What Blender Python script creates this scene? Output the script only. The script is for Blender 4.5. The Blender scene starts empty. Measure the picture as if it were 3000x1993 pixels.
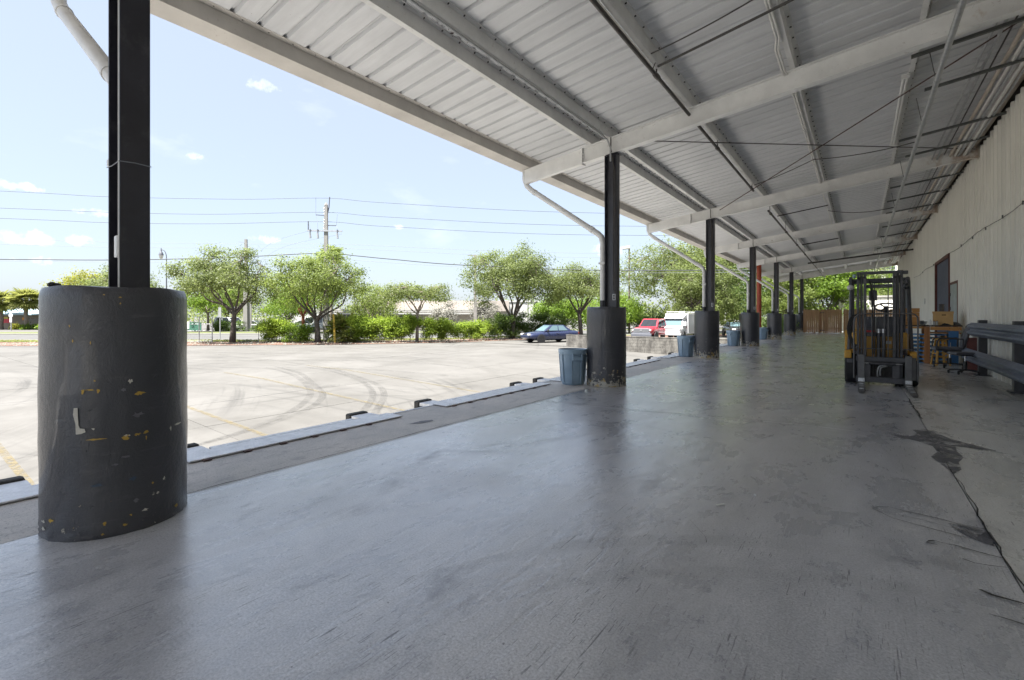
import bpy, bmesh, math, random
import numpy as np
from math import sin, cos, pi, radians, atan2, hypot, sqrt
from mathutils import Vector, Matrix

scene = bpy.context.scene
col = scene.collection

# ------------------------------------------------------------------ camera
YAW = 0.6344
CH = 1.3418
cam_d = bpy.data.cameras.new('camera')
cam = bpy.data.objects.new('camera', cam_d)
col.objects.link(cam)
cam.location = (0, 0, CH)
cam.rotation_euler = (pi / 2, 0, YAW)
cam_d.sensor_width = 36
cam_d.lens = 16.592
cam_d.shift_y = -0.02297
cam_d.clip_start = 0.05
cam_d.clip_end = 3000
scene.camera = cam

# ------------------------------------------------------------------ light
SUN_AZ = radians(192)          # clockwise from +Y
SUN_EL = radians(69)
SKY_STRENGTH = 0.0525
EXPOSURE = 2.08
sd = bpy.data.lights.new('sun', 'SUN')
sd.energy = 5.0
sd.angle = radians(0.5)
sd.color = (1.0, 0.968, 0.915)
sun = bpy.data.objects.new('sun', sd)
col.objects.link(sun)
to_sun = Vector((sin(SUN_AZ) * cos(SUN_EL), cos(SUN_AZ) * cos(SUN_EL), sin(SUN_EL)))
sun.rotation_euler = to_sun.to_track_quat('Z', 'Y').to_euler()
sun.location = (0, -30, 60)

world = bpy.data.worlds.new('World')
scene.world = world
world.use_nodes = True
wn = world.node_tree
wn.nodes.clear()
w_out = wn.nodes.new('ShaderNodeOutputWorld')
w_bg = wn.nodes.new('ShaderNodeBackground')
sky = wn.nodes.new('ShaderNodeTexSky')
sky.sky_type = 'NISHITA'
sky.sun_disc = False
sky.sun_elevation = SUN_EL
sky.sun_rotation = SUN_AZ
sky.altitude = 0
sky.air_density = 1.0
sky.dust_density = 2.0
sky.ozone_density = 3.0
w_bg.inputs['Strength'].default_value = SKY_STRENGTH
wtc = wn.nodes.new('ShaderNodeTexCoord')


def w_math(op, a, b=None, clamp=False):
    n = wn.nodes.new('ShaderNodeMath')
    n.operation = op
    n.use_clamp = clamp
    for i, v in enumerate((a, b)):
        if v is None:
            continue
        if isinstance(v, (int, float)):
            n.inputs[i].default_value = v
        else:
            wn.links.new(v, n.inputs[i])
    return n.outputs[0]


# clouds: noise over the dome, flattened towards the horizon, thin everywhere
w_map = wn.nodes.new('ShaderNodeMapping')
w_map.inputs['Scale'].default_value = (1.0, 1.0, 2.6)
wn.links.new(wtc.outputs['Generated'], w_map.inputs['Vector'])
w_n1 = wn.nodes.new('ShaderNodeTexNoise')
w_n1.inputs['Scale'].default_value = 5.2
w_n1.inputs['Detail'].default_value = 7
w_n1.inputs['Roughness'].default_value = 0.58
w_n1.inputs['Distortion'].default_value = 0.15
wn.links.new(w_map.outputs['Vector'], w_n1.inputs['Vector'])
cl = w_math('MULTIPLY', w_math('SUBTRACT', w_n1.outputs['Fac'], 0.60), 5.0, True)
w_sep = wn.nodes.new('ShaderNodeSeparateXYZ')
wn.links.new(wtc.outputs['Generated'], w_sep.inputs[0])


def cloud_puff(dvec, ax, az, seed):
    """one small cumulus at a fixed direction of the sky"""
    d = Vector(dvec).normalized()
    t = Vector((-d.y, d.x, 0)).normalized()
    u = d.cross(t) * -1
    dn = wn.nodes.new('ShaderNodeVectorMath'); dn.operation = 'DOT_PRODUCT'
    dn.inputs[1].default_value = t
    un = wn.nodes.new('ShaderNodeVectorMath'); un.operation = 'DOT_PRODUCT'
    un.inputs[1].default_value = u - d * (u.dot(d))
    fn = wn.nodes.new('ShaderNodeVectorMath'); fn.operation = 'DOT_PRODUCT'
    fn.inputs[1].default_value = d
    for n in (dn, un, fn):
        wn.links.new(wtc.outputs['Generated'], n.inputs[0])
    a = w_math('DIVIDE', dn.outputs['Value'], ax)
    b = w_math('DIVIDE', un.outputs['Value'], az)
    r2 = w_math('ADD', w_math('MULTIPLY', a, a), w_math('MULTIPLY', b, b))
    nz = wn.nodes.new('ShaderNodeTexNoise')
    nz.inputs['Scale'].default_value = 30 + seed
    nz.inputs['Detail'].default_value = 7
    nz.inputs['Roughness'].default_value = .62
    wn.links.new(wtc.outputs['Generated'], nz.inputs['Vector'])
    v = w_math('ADD', w_math('SUBTRACT', 1.0, r2), w_math('MULTIPLY', w_math('SUBTRACT', nz.outputs['Fac'], 0.60), 5.0))
    v = w_math('MULTIPLY', v, 0.5, True)
    return w_math('MULTIPLY', v, w_math('GREATER_THAN', fn.outputs['Value'], 0.2))


def pix_dir(u, v):
    a = (u - 1500) / 1382.67
    b = -(v - 927.6) / 1382.67
    return (a * cos(YAW) - sin(YAW), a * sin(YAW) + cos(YAW), b)


tot = w_math('MULTIPLY', cl, 0.16)
for (u, v, ax, az, sdd) in ((762, 252, .042, .012, 0), (568, 458, .022, .008, 3), (40, 695, .05, .014, 5),
                            (770, 700, .028, .010, 7), (1170, 664, .022, .006, 9), (228, 706, .022, .012, 11),
                            (270, 622, .028, .008, 12), (130, 767, .04, .008, 13), (1790, 735, .05, .02, 15), (40, 545, .04, .008, 17)):
    tot = w_math('MAXIMUM', tot, cloud_puff(pix_dir(u, v), ax, az, sdd))
w_mix = wn.nodes.new('ShaderNodeMix')
w_mix.data_type = 'RGBA'
w_white = wn.nodes.new('ShaderNodeMix')   # thin summer haze over the whole dome
w_white.data_type = 'RGBA'
w_white.inputs[0].default_value = 0.52
w_white.inputs[7].default_value = (4.7, 5.1, 5.7, 1)
wn.links.new(sky.outputs[0], w_white.inputs[6])
wn.links.new(w_math('MULTIPLY', tot, 0.75), w_mix.inputs[0])
wn.links.new(w_white.outputs[2], w_mix.inputs[6])
w_mix.inputs[7].default_value = (9.5, 9.5, 9.6, 1)
wn.links.new(w_mix.outputs[2], w_bg.inputs['Color'])
wn.links.new(w_bg.outputs[0], w_out.inputs['Surface'])

vs = scene.view_settings
vs.view_transform = 'Standard'
vs.look = 'None'
vs.exposure = EXPOSURE
vs.gamma = 1
vs.use_curve_mapping = False
cy = scene.cycles
cy.max_bounces = 10
cy.diffuse_bounces = 7
cy.glossy_bounces = 4
cy.transmission_bounces = 4
cy.transparent_max_bounces = 12
cy.sample_clamp_indirect = 6
cy.use_denoising = True
cy.caustics_reflective = False
cy.caustics_refractive = False

# ------------------------------------------------------------------ helpers


class MB:
    def __init__(self):
        self.v = []
        self.f = []

    def poly(self, pts):
        n = len(self.v)
        self.v += [tuple(p) for p in pts]
        self.f.append(tuple(range(n, n + len(pts))))
        return self

    def box(self, a, b, M=None):
        x0, y0, z0 = a
        x1, y1, z1 = b
        n = len(self.v)
        vs_ = [(x0, y0, z0), (x1, y0, z0), (x1, y1, z0), (x0, y1, z0), (x0, y0, z1), (x1, y0, z1), (x1, y1, z1), (x0, y1, z1)]
        if M is not None:
            vs_ = [tuple(M @ Vector(p)) for p in vs_]
        self.v += vs_
        self.f += [tuple(n + i for i in q) for q in ((0, 3, 2, 1), (4, 5, 6, 7), (0, 1, 5, 4), (1, 2, 6, 5), (2, 3, 7, 6), (3, 0, 4, 7))]
        return self

    def bar(self, p0, p1, w, h, up=(0, 0, 1)):
        """rectangular bar between two points, w sideways, h along up"""
        p0 = Vector(p0); p1 = Vector(p1)
        d = (p1 - p0)
        L = d.length
        d.normalize()
        up = Vector(up)
        if abs(d.dot(up)) > .98:
            up = Vector((1, 0, 0))
        s = d.cross(up).normalized()
        u = s.cross(d).normalized()
        M = Matrix(((d.x, s.x, u.x, p0.x), (d.y, s.y, u.y, p0.y), (d.z, s.z, u.z, p0.z), (0, 0, 0, 1)))
        return self.box((0, -w / 2, -h / 2), (L, w / 2, h / 2), M)

    def tube(self, pts, r, n=8, caps=True):
        pts = [Vector(p) for p in pts]
        rr = r if isinstance(r, (list, tuple)) else [r] * len(pts)
        base = len(self.v)
        prev = None
        for i, p in enumerate(pts):
            if i == 0:
                d = pts[1] - pts[0]
            elif i == len(pts) - 1:
                d = pts[-1] - pts[-2]
            else:
                d = (pts[i + 1] - p).normalized() + (p - pts[i - 1]).normalized()
            if d.length < 1e-9:
                d = Vector((0, 0, 1))
            d.normalize()
            if prev is None:
                ref = Vector((0, 0, 1)) if abs(d.z) < .9 else Vector((1, 0, 0))
                a = d.cross(ref).normalized()
            else:
                a = (prev - d * prev.dot(d))
                if a.length < 1e-6:
                    a = d.orthogonal()
                a.normalize()
            prev = a
            b = d.cross(a)
            for k in range(n):
                t = 2 * pi * k / n
                q = p + (a * cos(t) + b * sin(t)) * rr[i]
                self.v.append(tuple(q))
        for i in range(len(pts) - 1):
            for k in range(n):
                k2 = (k + 1) % n
                self.f.append((base + i * n + k, base + i * n + k2, base + (i + 1) * n + k2, base + (i + 1) * n + k))
        if caps:
            self.f.append(tuple(base + k for k in reversed(range(n))))
            self.f.append(tuple(base + (len(pts) - 1) * n + k for k in range(n)))
        return self

    def lathe(self, prof, n=24, c=(0, 0, 0), axis='Z', caps=True):
        base = len(self.v)
        for (r, z) in prof:
            for k in range(n):
                t = 2 * pi * k / n
                x, y = r * cos(t), r * sin(t)
                if axis == 'Z':
                    q = (c[0] + x, c[1] + y, c[2] + z)
                elif axis == 'Y':
                    q = (c[0] + x, c[1] + z, c[2] - y)
                else:
                    q = (c[0] + z, c[1] + x, c[2] + y)
                self.v.append(q)
        for i in range(len(prof) - 1):
            for k in range(n):
                k2 = (k + 1) % n
                self.f.append((base + i * n + k, base + i * n + k2, base + (i + 1) * n + k2, base + (i + 1) * n + k))
        if caps:
            self.f.append(tuple(base + k for k in reversed(range(n))))
            self.f.append(tuple(base + (len(prof) - 1) * n + k for k in range(n)))
        return self

    def prism(self, poly, z0, z1):
        n = len(poly)
        b = len(self.v)
        self.v += [(p[0], p[1], z0) for p in poly] + [(p[0], p[1], z1) for p in poly]
        self.f.append(tuple(b + i for i in reversed(range(n))))
        self.f.append(tuple(b + n + i for i in range(n)))
        for i in range(n):
            j = (i + 1) % n
            self.f.append((b + i, b + j, b + n + j, b + n + i))
        return self

    def extrude(self, prof, fn, t0, t1):
        """profile of 2-d points, fn(a,b,t)->3-d; solid between t0 and t1"""
        n = len(prof)
        b = len(self.v)
        for t in (t0, t1):
            self.v += [tuple(fn(p[0], p[1], t)) for p in prof]
        self.f.append(tuple(b + i for i in reversed(range(n))))
        self.f.append(tuple(b + n + i for i in range(n)))
        for i in range(n):
            j = (i + 1) % n
            self.f.append((b + i, b + j, b + n + j, b + n + i))
        return self

    def xf(self, M):
        self.v = [tuple(M @ Vector(p)) for p in self.v]
        return self


def mesh_of(name, mb, m=None, smooth=False, recalc=True):
    me = bpy.data.meshes.new(name)
    me.from_pydata(mb.v, [], mb.f)
    if recalc:
        bm = bmesh.new()
        bm.from_mesh(me)
        bmesh.ops.recalc_face_normals(bm, faces=bm.faces)
        bm.to_mesh(me)
        bm.free()
    if m is not None:
        me.materials.append(m)
    if smooth:
        for p in me.polygons:
            p.use_smooth = True
        if smooth != 'all':
            try:
                me.set_sharp_from_angle(angle=radians(40))
            except Exception:
                pass
    me.update()
    return me


def link(name, me, parent=None, loc=None, rot=None):
    o = bpy.data.objects.new(name, me)
    col.objects.link(o)
    if parent is not None:
        o.parent = parent
    if loc is not None:
        o.location = loc
    if rot is not None:
        o.rotation_euler = rot
    return o


def obj(name, mb, m, parent=None, smooth=False, bevel=0, loc=None, rot=None, seg=1):
    o = link(name, mesh_of(name, mb, m, smooth), parent, loc, rot)
    if bevel:
        bv = o.modifiers.new('bevel', 'BEVEL')
        bv.width = bevel
        bv.segments = seg
        bv.limit_method = 'ANGLE'
        bv.angle_limit = radians(35)
    return o


def tag(o, label=None, cat=None, group=None, kind=None):
    if label:
        o['label'] = label
    if cat:
        o['category'] = cat
    if group:
        o['group'] = group
    if kind:
        o['kind'] = kind
    return o


def thing(name, label, cat, loc=(0, 0, 0), rz=0, group=None):
    o = bpy.data.objects.new(name, None)
    o.empty_display_size = .2
    col.objects.link(o)
    o.location = loc
    o.rotation_euler = (0, 0, rz)
    return tag(o, label, cat, group)


def copy_tree(o, parent=None):
    c = o.copy()
    col.objects.link(c)
    if parent is not None:
        c.parent = parent
    for ch in list(o.children):
        copy_tree(ch, c)
    return c


def S(r, d, z=0.0):
    """survey frame (metres right of / in front of the tripod) -> world"""
    c, s = cos(YAW), sin(YAW)
    return (r * c - d * s, r * s + d * c, z)


# ------------------------------------------------------------------ materials


class NT:
    def __init__(self, name):
        self.m = bpy.data.materials.new(name)
        self.m.use_nodes = True
        self.t = self.m.node_tree
        self.t.nodes.clear()
        self.out = self.t.nodes.new('ShaderNodeOutputMaterial')
        self.b = self.t.nodes.new('ShaderNodeBsdfPrincipled')
        self.t.links.new(self.b.outputs[0], self.out.inputs[0])
        self._co = {}

    def n(self, t, **kw):
        nd = self.t.nodes.new(t)
        for k, v in kw.items():
            setattr(nd, k, v)
        return nd

    def set(self, sock, v):
        if v is None:
            return
        if hasattr(v, 'is_output') or hasattr(v, 'links') and not isinstance(v, (tuple, list)):
            self.t.links.new(v, sock)
        else:
            if isinstance(v, (tuple, list)) and len(v) == 3 and sock.type == 'RGBA':
                v = (*v, 1)
            sock.default_value = v

    def pos(self):
        if 'p' not in self._co:
            self._co['p'] = self.n('ShaderNodeNewGeometry').outputs['Position']
        return self._co['p']

    def objc(self):
        """object coordinates moved by a random amount for every object"""
        if 'o' not in self._co:
            tc = self.n('ShaderNodeTexCoord').outputs['Object']
            ri = self.n('ShaderNodeObjectInfo').outputs['Random']
            mu = self.math('MULTIPLY', ri, 83.0)
            va = self.n('ShaderNodeVectorMath', operation='ADD')
            self.set(va.inputs[0], tc)
            self.set(va.inputs[1], mu)
            self._co['o'] = va.outputs[0]
        return self._co['o']

    def map(self, vec, scale=(1, 1, 1), rot=(0, 0, 0), loc=(0, 0, 0)):
        mp = self.n('ShaderNodeMapping')
        mp.inputs['Scale'].default_value = scale
        mp.inputs['Rotation'].default_value = rot
        mp.inputs['Location'].default_value = loc
        self.set(mp.inputs['Vector'], vec)
        return mp.outputs[0]

    def noise(self, vec, scale, detail=4, rough=.6, dist=0.0):
        nz = self.n('ShaderNodeTexNoise')
        nz.inputs['Scale'].default_value = scale
        nz.inputs['Detail'].default_value = detail
        nz.inputs['Roughness'].default_value = rough
        nz.inputs['Distortion'].default_value = dist
        self.set(nz.inputs['Vector'], vec)
        return nz.outputs['Fac']

    def math(self, op, a, b=0.0, clamp=False):
        nd = self.n('ShaderNodeMath', operation=op, use_clamp=clamp)
        self.set(nd.inputs[0], a)
        self.set(nd.inputs[1], b)
        return nd.outputs[0]

    def step(self, v, lo, hi):
        nd = self.n('ShaderNodeMapRange', clamp=True)
        self.set(nd.inputs['Value'], v)
        nd.inputs['From Min'].default_value = lo
        nd.inputs['From Max'].default_value = hi
        return nd.outputs[0]

    def mix(self, f, a, b, blend='MIX'):
        nd = self.n('ShaderNodeMix', data_type='RGBA', blend_type=blend)
        self.set(nd.inputs[0], f)
        self.set(nd.inputs[6], a)
        self.set(nd.inputs[7], b)
        return nd.outputs[2]

    def bump(self, h, strength=.3, dist=.01, prev=None):
        nd = self.n('ShaderNodeBump')
        nd.inputs['Strength'].default_value = strength
        nd.inputs['Distance'].default_value = dist
        self.set(nd.inputs['Height'], h)
        if prev is not None:
            self.set(nd.inputs['Normal'], prev)
        return nd.outputs[0]

    def xyz(self, vec):
        nd = self.n('ShaderNodeSeparateXYZ')
        self.set(nd.inputs[0], vec)
        return nd.outputs

    def done(self, color=None, rough=None, metal=None, normal=None, spec=None, coat=None):
        self.set(self.b.inputs['Base Color'], color)
        self.set(self.b.inputs['Roughness'], rough)
        self.set(self.b.inputs['Metallic'], metal)
        self.set(self.b.inputs['Normal'], normal)
        self.set(self.b.inputs['Specular IOR Level'], spec)
        if coat:
            self.b.inputs['Coat Weight'].default_value = coat
            self.b.inputs['Coat Roughness'].default_value = .06
        return self.m


def simple(name, c, rough=.6, metal=0.0, var=.18, scale=6.0, bump=.08, dirt=None, coat=0, spec=None, rs=None):
    """painted / plain surface with mottling, faint grime and fine relief"""
    t = NT(name)
    v = t.objc()
    n1 = t.noise(v, scale, 5, .65)
    n2 = t.noise(v, scale * 7, 3, .6)
    lo = tuple(x * (1 - var) for x in c)
    hi = tuple(min(1, x * (1 + var * .7)) for x in c)
    cc = t.mix(t.step(n1, .3, .7), lo, hi)
    if dirt:
        cc = t.mix(t.math('MULTIPLY', t.step(t.noise(v, scale * 1.7, 7, .72), .54, .72), dirt[1]), cc, dirt[0])
    rg = t.math('ADD', t.math('MULTIPLY', n2, .22), rough - .11, True)
    nm = t.bump(n2, bump, .004) if bump else None
    return t.done(cc, rg, metal, nm, spec, coat)


def glass_mat(name, c=(.02, .025, .03), rough=.05):
    t = NT(name)
    return t.done(c, rough, 0.0, None, .7)


# sealed dock slab: scuffed grey concrete with a worn sealer
def dock_material(name='dock_concrete', c0=(.285, .292, .315), c1=(.475, .48, .505), c2=(.60, .60, .61), cb=(.13, .135, .17), seal=1.0):
    t = NT(name)
    p = t.pos()
    big = t.noise(t.map(p, (1, .45, 1)), .55, 6, .62, .4)
    mid = t.noise(t.map(p, (1, .5, 1), (0, 0, .12)), 2.4, 7, .68, .3)
    fine = t.noise(p, 90, 3, .7)
    base = t.mix(t.step(big, .32, .68), c0, c1)
    base = t.mix(t.math('MULTIPLY', t.step(mid, .42, .70), .8), base, c2)
    blot = t.step(t.noise(t.map(p, (1, .55, 1), (0, 0, -.1)), 1.5, 8, .74, .6), .57, .70)
    base = t.mix(t.math('MULTIPLY', blot, .72), base, cb)
    sc = None
    for (ang, sx, sy, lo, hi, k) in ((.05, 120, 6, .765, .80, 0), (-.25, 150, 9, .775, .81, 3), (.45, 130, 9, .78, .815, 9), (1.2, 130, 10, .785, .82, 13), (-.85, 140, 11, .785, .82, 21), (.12, 90, 2.2, .765, .81, 31), (-.06, 60, 6, .80, .82, 41), (.75, 120, 7, .785, .815, 57)):
        n = t.noise(t.map(p, (sx, sy, 1), (0, 0, ang), (k, k, 0)), 1.0, 0, .5)
        s_ = t.step(n, lo, hi)
        sc = s_ if sc is None else t.math('MAXIMUM', sc, s_)
    gate = t.step(t.noise(p, 1.3, 5, .65), .44, .58)
    sc = t.math('MULTIPLY', sc, t.math('ADD', t.math('MULTIPLY', gate, .88), .12))
    base = t.mix(t.math('MULTIPLY', sc, .85), base, (.05, .05, .058))
    lng = t.step(t.noise(t.map(p, (16, .5, 1), (0, 0, .1)), 1.0, 4, .6), .62, .74)
    base = t.mix(t.math('MULTIPLY', lng, .3), base, (.19, .19, .21))
    lane = t.step(t.noise(t.map(p, (1.5, .07, 1), (0, 0, .03)), 1.0, 4, .55), .40, .62)
    base = t.mix(t.math('MULTIPLY', lane, .30), base, (.20, .195, .20))
    pit = t.step(t.noise(p, 38, 2, .5), .735, .76)
    base = t.mix(t.math('MULTIPLY', pit, .8), base, (.05, .05, .055))
    base = t.mix(.8, base, t.mix(t.step(fine, .25, .75), (.22, .22, .23), (.76, .76, .76)), 'OVERLAY')
    rg = t.math('ADD', t.math('MULTIPLY', mid, .34), .12)
    rg = t.math('ADD', rg, t.math('MULTIPLY', t.math('ADD', sc, blot), .12), True)
    h = t.math('ADD', t.math('MULTIPLY', fine, .45), t.math('MULTIPLY', sc, -.5))
    nm = t.bump(h, .16, .003)
    nm = t.bump(t.noise(t.map(p, (5, 1.6, 1), (0, 0, .12)), 1.6, 6, .68, .8), .34, .012, nm)
    nm = t.bump(t.noise(t.map(p, (22, 5, 1), (0, 0, -.1)), 1.0, 4, .6, .3), .22, .005, nm)
    wear = t.step(t.noise(t.map(p, (1, .6, 1), (0, 0, .15)), .9, 8, .72, .5), .36, .60)
    t.set(t.b.inputs['Coat Weight'], t.math('MULTIPLY', t.math('SUBTRACT', t.math('ADD', t.math('MULTIPLY', wear, .62), .28), t.math('MULTIPLY', t.math('MAXIMUM', blot, sc), .5), True), seal))
    t.b.inputs['Coat IOR'].default_value = 1.5
    t.set(t.b.inputs['Coat Roughness'], t.math('ADD', t.math('MULTIPLY', mid, .25), .10, True))
    t.set(t.b.inputs['Coat Normal'], nm)
    return t.done(base, rg, 0.0, nm, 1.0)


def apron_material():
    t = NT('apron_concrete')
    p = t.pos()
    a = t.noise(p, 1.1, 7, .7, .5)
    f = t.noise(p, 60, 4, .75)
    g = t.noise(t.map(p, (1, .5, 1)), 6, 6, .7)
    c = t.mix(t.step(a, .35, .66), (.34, .325, .31), (.52, .49, .46))
    c = t.mix(t.math('MULTIPLY', t.step(f, .54, .64), .7), c, (.09, .085, .09))
    c = t.mix(t.math('MULTIPLY', t.step(g, .54, .70), .6), c, (.12, .115, .125))
    nm = t.bump(f, .5, .006)
    return t.done(c, t.math('ADD', t.math('MULTIPLY', a, .3), .38), 0.0, nm, .5)


def lot_material(name='lot_concrete', c0=(.092, .088, .081), c1=(.130, .125, .117)):
    t = NT(name)
    p = t.pos()
    a = t.noise(p, .35, 7, .66, .6)
    b = t.noise(p, 2.6, 6, .7)
    f = t.noise(p, 45, 3, .7)
    c = t.mix(t.step(a, .34, .66), c0, c1)
    c = t.mix(t.math('MULTIPLY', t.step(b, .5, .72), .35), c, (.078, .074, .068))
    # sweeping tyre wear: rings round far turning centres, broken up by noise
    for (cx, cy_, k, th, dk) in ((-24, -14, 2.6, .53, .62), (-30, 30, 1.9, .55, .55), (-8, -26, 2.2, .56, .5), (-60, 4, 2.8, .56, .5)):
        v = t.n('ShaderNodeVectorMath', operation='SUBTRACT')
        t.set(v.inputs[0], p)
        v.inputs[1].default_value = (cx, cy_, 0)
        L = t.n('ShaderNodeVectorMath', operation='LENGTH')
        t.set(L.inputs[0], v.outputs[0])
        x = t.xyz(v.outputs[0])
        an = t.math('ARCTAN2', x[1], x[0])
        cb = t.n('ShaderNodeCombineXYZ')
        t.set(cb.inputs[0], t.math('MULTIPLY', L.outputs['Value'], k))
        t.set(cb.inputs[1], t.math('MULTIPLY', an, 2.2))
        n = t.noise(cb.outputs[0], 1.0, 5, .62)
        gate = t.step(t.noise(p, .22, 3, .5), .42, .6)
        c = t.mix(t.math('MULTIPLY', t.math('MULTIPLY', t.step(n, th, th + .14), gate), dk), c, (.048, .046, .044))
    st = t.step(t.noise(p, .9, 6, .7, .4), .66, .74)
    c = t.mix(t.math('MULTIPLY', st, .6), c, (.055, .052, .049))
    nm = t.bump(f, .35, .006)
    return t.done(c, .78, 0.0, nm, .3)


def metal_deck(name, c, streak_axis):
    """painted steel sheet with run-off streaks along one axis and rust pin-points"""
    t = NT(name)
    p = t.pos()
    sc = (.5, 9, 9) if streak_axis == 'X' else (3, 3, .30)
    a = t.noise(t.map(p, sc), 1.0, 6, .65)
    b = t.noise(p, 1.2, 5, .6)
    ri = t.n('ShaderNodeObjectInfo').outputs['Random']
    lo = tuple(x * (.88 if streak_axis == 'X' else .93) for x in c)
    cc = t.mix(t.step(a, .36, .64), lo, c)
    cc = t.mix(t.math('MULTIPLY', t.step(b, .45, .75), .3), cc, tuple(x * .7 for x in c))
    cc = t.mix(t.math('MULTIPLY', ri, .16), cc, tuple(x * .72 for x in c))
    sp = t.step(t.noise(p, 34, 3, .6), .715, .75)
    cc = t.mix(t.math('MULTIPLY', sp, .55), cc, (.11, .06, .035))
    nm = t.bump(t.noise(t.map(p, (sc[0] * 3, sc[1], sc[2])), 1.0, 3), .12, .006)
    return t.done(cc, .5, 0.0, nm, .4)


def rusty_paint(name, c, amt=.5, scale=5, wall=False):
    t = NT(name)
    p = t.pos()
    a = t.noise(p, scale * .35, 5, .6)
    b = t.noise(p, scale * 2.2, 7, .75)
    cc = t.mix(t.step(a, .35, .65), tuple(x * .82 for x in c), c)
    gate = t.step(t.noise(p, .5, 3, .5), .48, .66)
    ru = t.math('MULTIPLY', t.step(b, .60, .68), t.math('MULTIPLY', gate, amt))
    cc = t.mix(ru, cc, (.16, .075, .03))
    if wall:   # leak stains where the rafters meet the building
        near = t.math('ADD', t.math('MULTIPLY', t.step(t.xyz(p)[0], .6, 2.4), .42), t.noise(t.map(p, (1, 1, .6)), 3.2, 6, .7))
        cc = t.mix(t.math('MULTIPLY', t.step(near, .72, .92), .7), cc, (.34, .19, .075))
    drk = t.step(t.noise(p, scale * 5, 4, .7), .64, .72)
    cc = t.mix(t.math('MULTIPLY', drk, .22), cc, (.12, .1, .09))
    return t.done(cc, .55, 0.0, t.bump(b, .12, .004), .4)


def guard_material(amount):
    """charcoal paint over trowelled concrete; chips low down show pale concrete and old yellow"""
    t = NT('guard_paint')
    v = t.objc()
    tc = t.n('ShaderNodeTexCoord').outputs['Object']
    z = t.xyz(tc)[2]
    n1 = t.noise(v, 1.6, 5, .6)
    tr = t.noise(t.map(v, (1.5, 1.5, .9)), 8, 7, .74, .7)
    f = t.noise(v, 55, 3, .65)
    c = t.mix(t.step(n1, .3, .7), (.023, .024, .031), (.040, .041, .050))
    scf = t.step(t.noise(t.map(v, (3, 3, 26)), 1.0, 5, .7), .60, .72)
    c = t.mix(t.math('MULTIPLY', scf, .45), c, (.09, .09, .095))
    low = t.step(z, 1.15, .0)                      # 0 high up ... 1 at the floor
    low = t.math('POWER', low, 3.0)
    big = t.noise(v, 3.2, 4, .6)
    ch = t.noise(v, 15, 5, .68)
    lvl = t.math('ADD', t.math('ADD', t.math('MULTIPLY', low, amount), t.math('MULTIPLY', big, .24)), ch)
    chip = t.step(lvl, .86, .875)
    tint = t.step(t.noise(v, 9, 2), .54, .6)
    c = t.mix(chip, c, t.mix(tint, (.40, .38, .33), (.36, .25, .075)))
    h = t.math('ADD', t.math('ADD', t.math('MULTIPLY', tr, .8), t.math('MULTIPLY', f, .25)), t.math('MULTIPLY', chip, -.4))
    pit = t.step(t.noise(v, 24, 3, .6), .68, .74)
    h = t.math('ADD', h, t.math('MULTIPLY', pit, -.7))
    nm = t.bump(h, .8, .016)
    return t.done(c, t.math('ADD', t.math('MULTIPLY', tr, .3), .22), 0.0, nm, .6, .35)


def leaf_material(name, dark, light, trans=.55):
    t = NT(name)
    p = t.pos()
    g = t.n('ShaderNodeNewGeometry')
    isl = g.outputs['Random Per Island']
    a = t.noise(p, .8, 3, .6)
    f = t.math('ADD', t.math('MULTIPLY', t.step(a, .3, .7), .7), t.math('MULTIPLY', isl, .3))
    c = t.mix(f, dark, light)
    t.set(t.b.inputs['Base Color'], c)
    t.b.inputs['Roughness'].default_value = .5
    t.b.inputs['Specular IOR Level'].default_value = .35
    tl = t.n('ShaderNodeBsdfTranslucent')
    t.set(tl.inputs['Color'], t.mix(.5, c, tuple(min(1, x * 1.6) for x in light)))
    mx = t.n('ShaderNodeMixShader')
    mx.inputs[0].default_value = trans
    t.t.links.new(t.b.outputs[0], mx.inputs[1])
    t.t.links.new(tl.outputs[0], mx.inputs[2])
    t.t.links.new(mx.outputs[0], t.out.inputs[0])
    return t.m


def bark_material(name, c):
    t = NT(name)
    p = t.pos()
    a = t.noise(t.map(p, (7, 7, 1.6)), 2.0, 6, .7, .4)
    cc = t.mix(t.step(a, .35, .66), tuple(x * .5 for x in c), c)
    return t.done(cc, .9, 0.0, t.bump(a, .7, .03), .2)


def wood_material(name, c, axis=2, var=.35):
    t = NT(name)
    v = t.objc()
    sc = [14, 14, 14]
    sc[axis] = .9
    a = t.noise(t.map(v, tuple(sc)), 1.2, 5, .6, .5)
    ri = t.n('ShaderNodeObjectInfo').outputs['Random']
    cc = t.mix(t.step(a, .33, .67), tuple(x * (1 - var) for x in c), c)
    cc = t.mix(t.math('MULTIPLY', ri, .45), cc, tuple(x * .55 for x in c))
    kn = t.step(t.noise(v, 9, 2), .7, .74)
    cc = t.mix(t.math('MULTIPLY', kn, .6), cc, tuple(x * .3 for x in c))
    return t.done(cc, .75, 0.0, t.bump(a, .25, .004), .3)


def diamond_plate():
    t = NT('diamond_plate')
    p = t.pos()
    x = t.xyz(t.map(p, (1, 1, 1), (0, 0, .785)))
    def lug(u, v, k):
        cu = t.math('SINE', t.math('MULTIPLY', u, k))
        cv = t.math('SINE', t.math('MULTIPLY', v, k * 2.2))
        return t.math('MULTIPLY', t.step(cu, .2, .8), t.step(cv, .0, .7))
    h = t.math('MAXIMUM', lug(x[0], x[1], 95), lug(x[1], x[0], 95))
    a = t.noise(p, 7, 6, .7)
    c = t.mix(t.step(a, .35, .7), (.52, .53, .56), (.74, .75, .78))
    c = t.mix(t.math('MULTIPLY', h, .35), c, (.74, .75, .77))
    return t.done(c, .42, .35, t.bump(h, .5, .005), .5)


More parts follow.
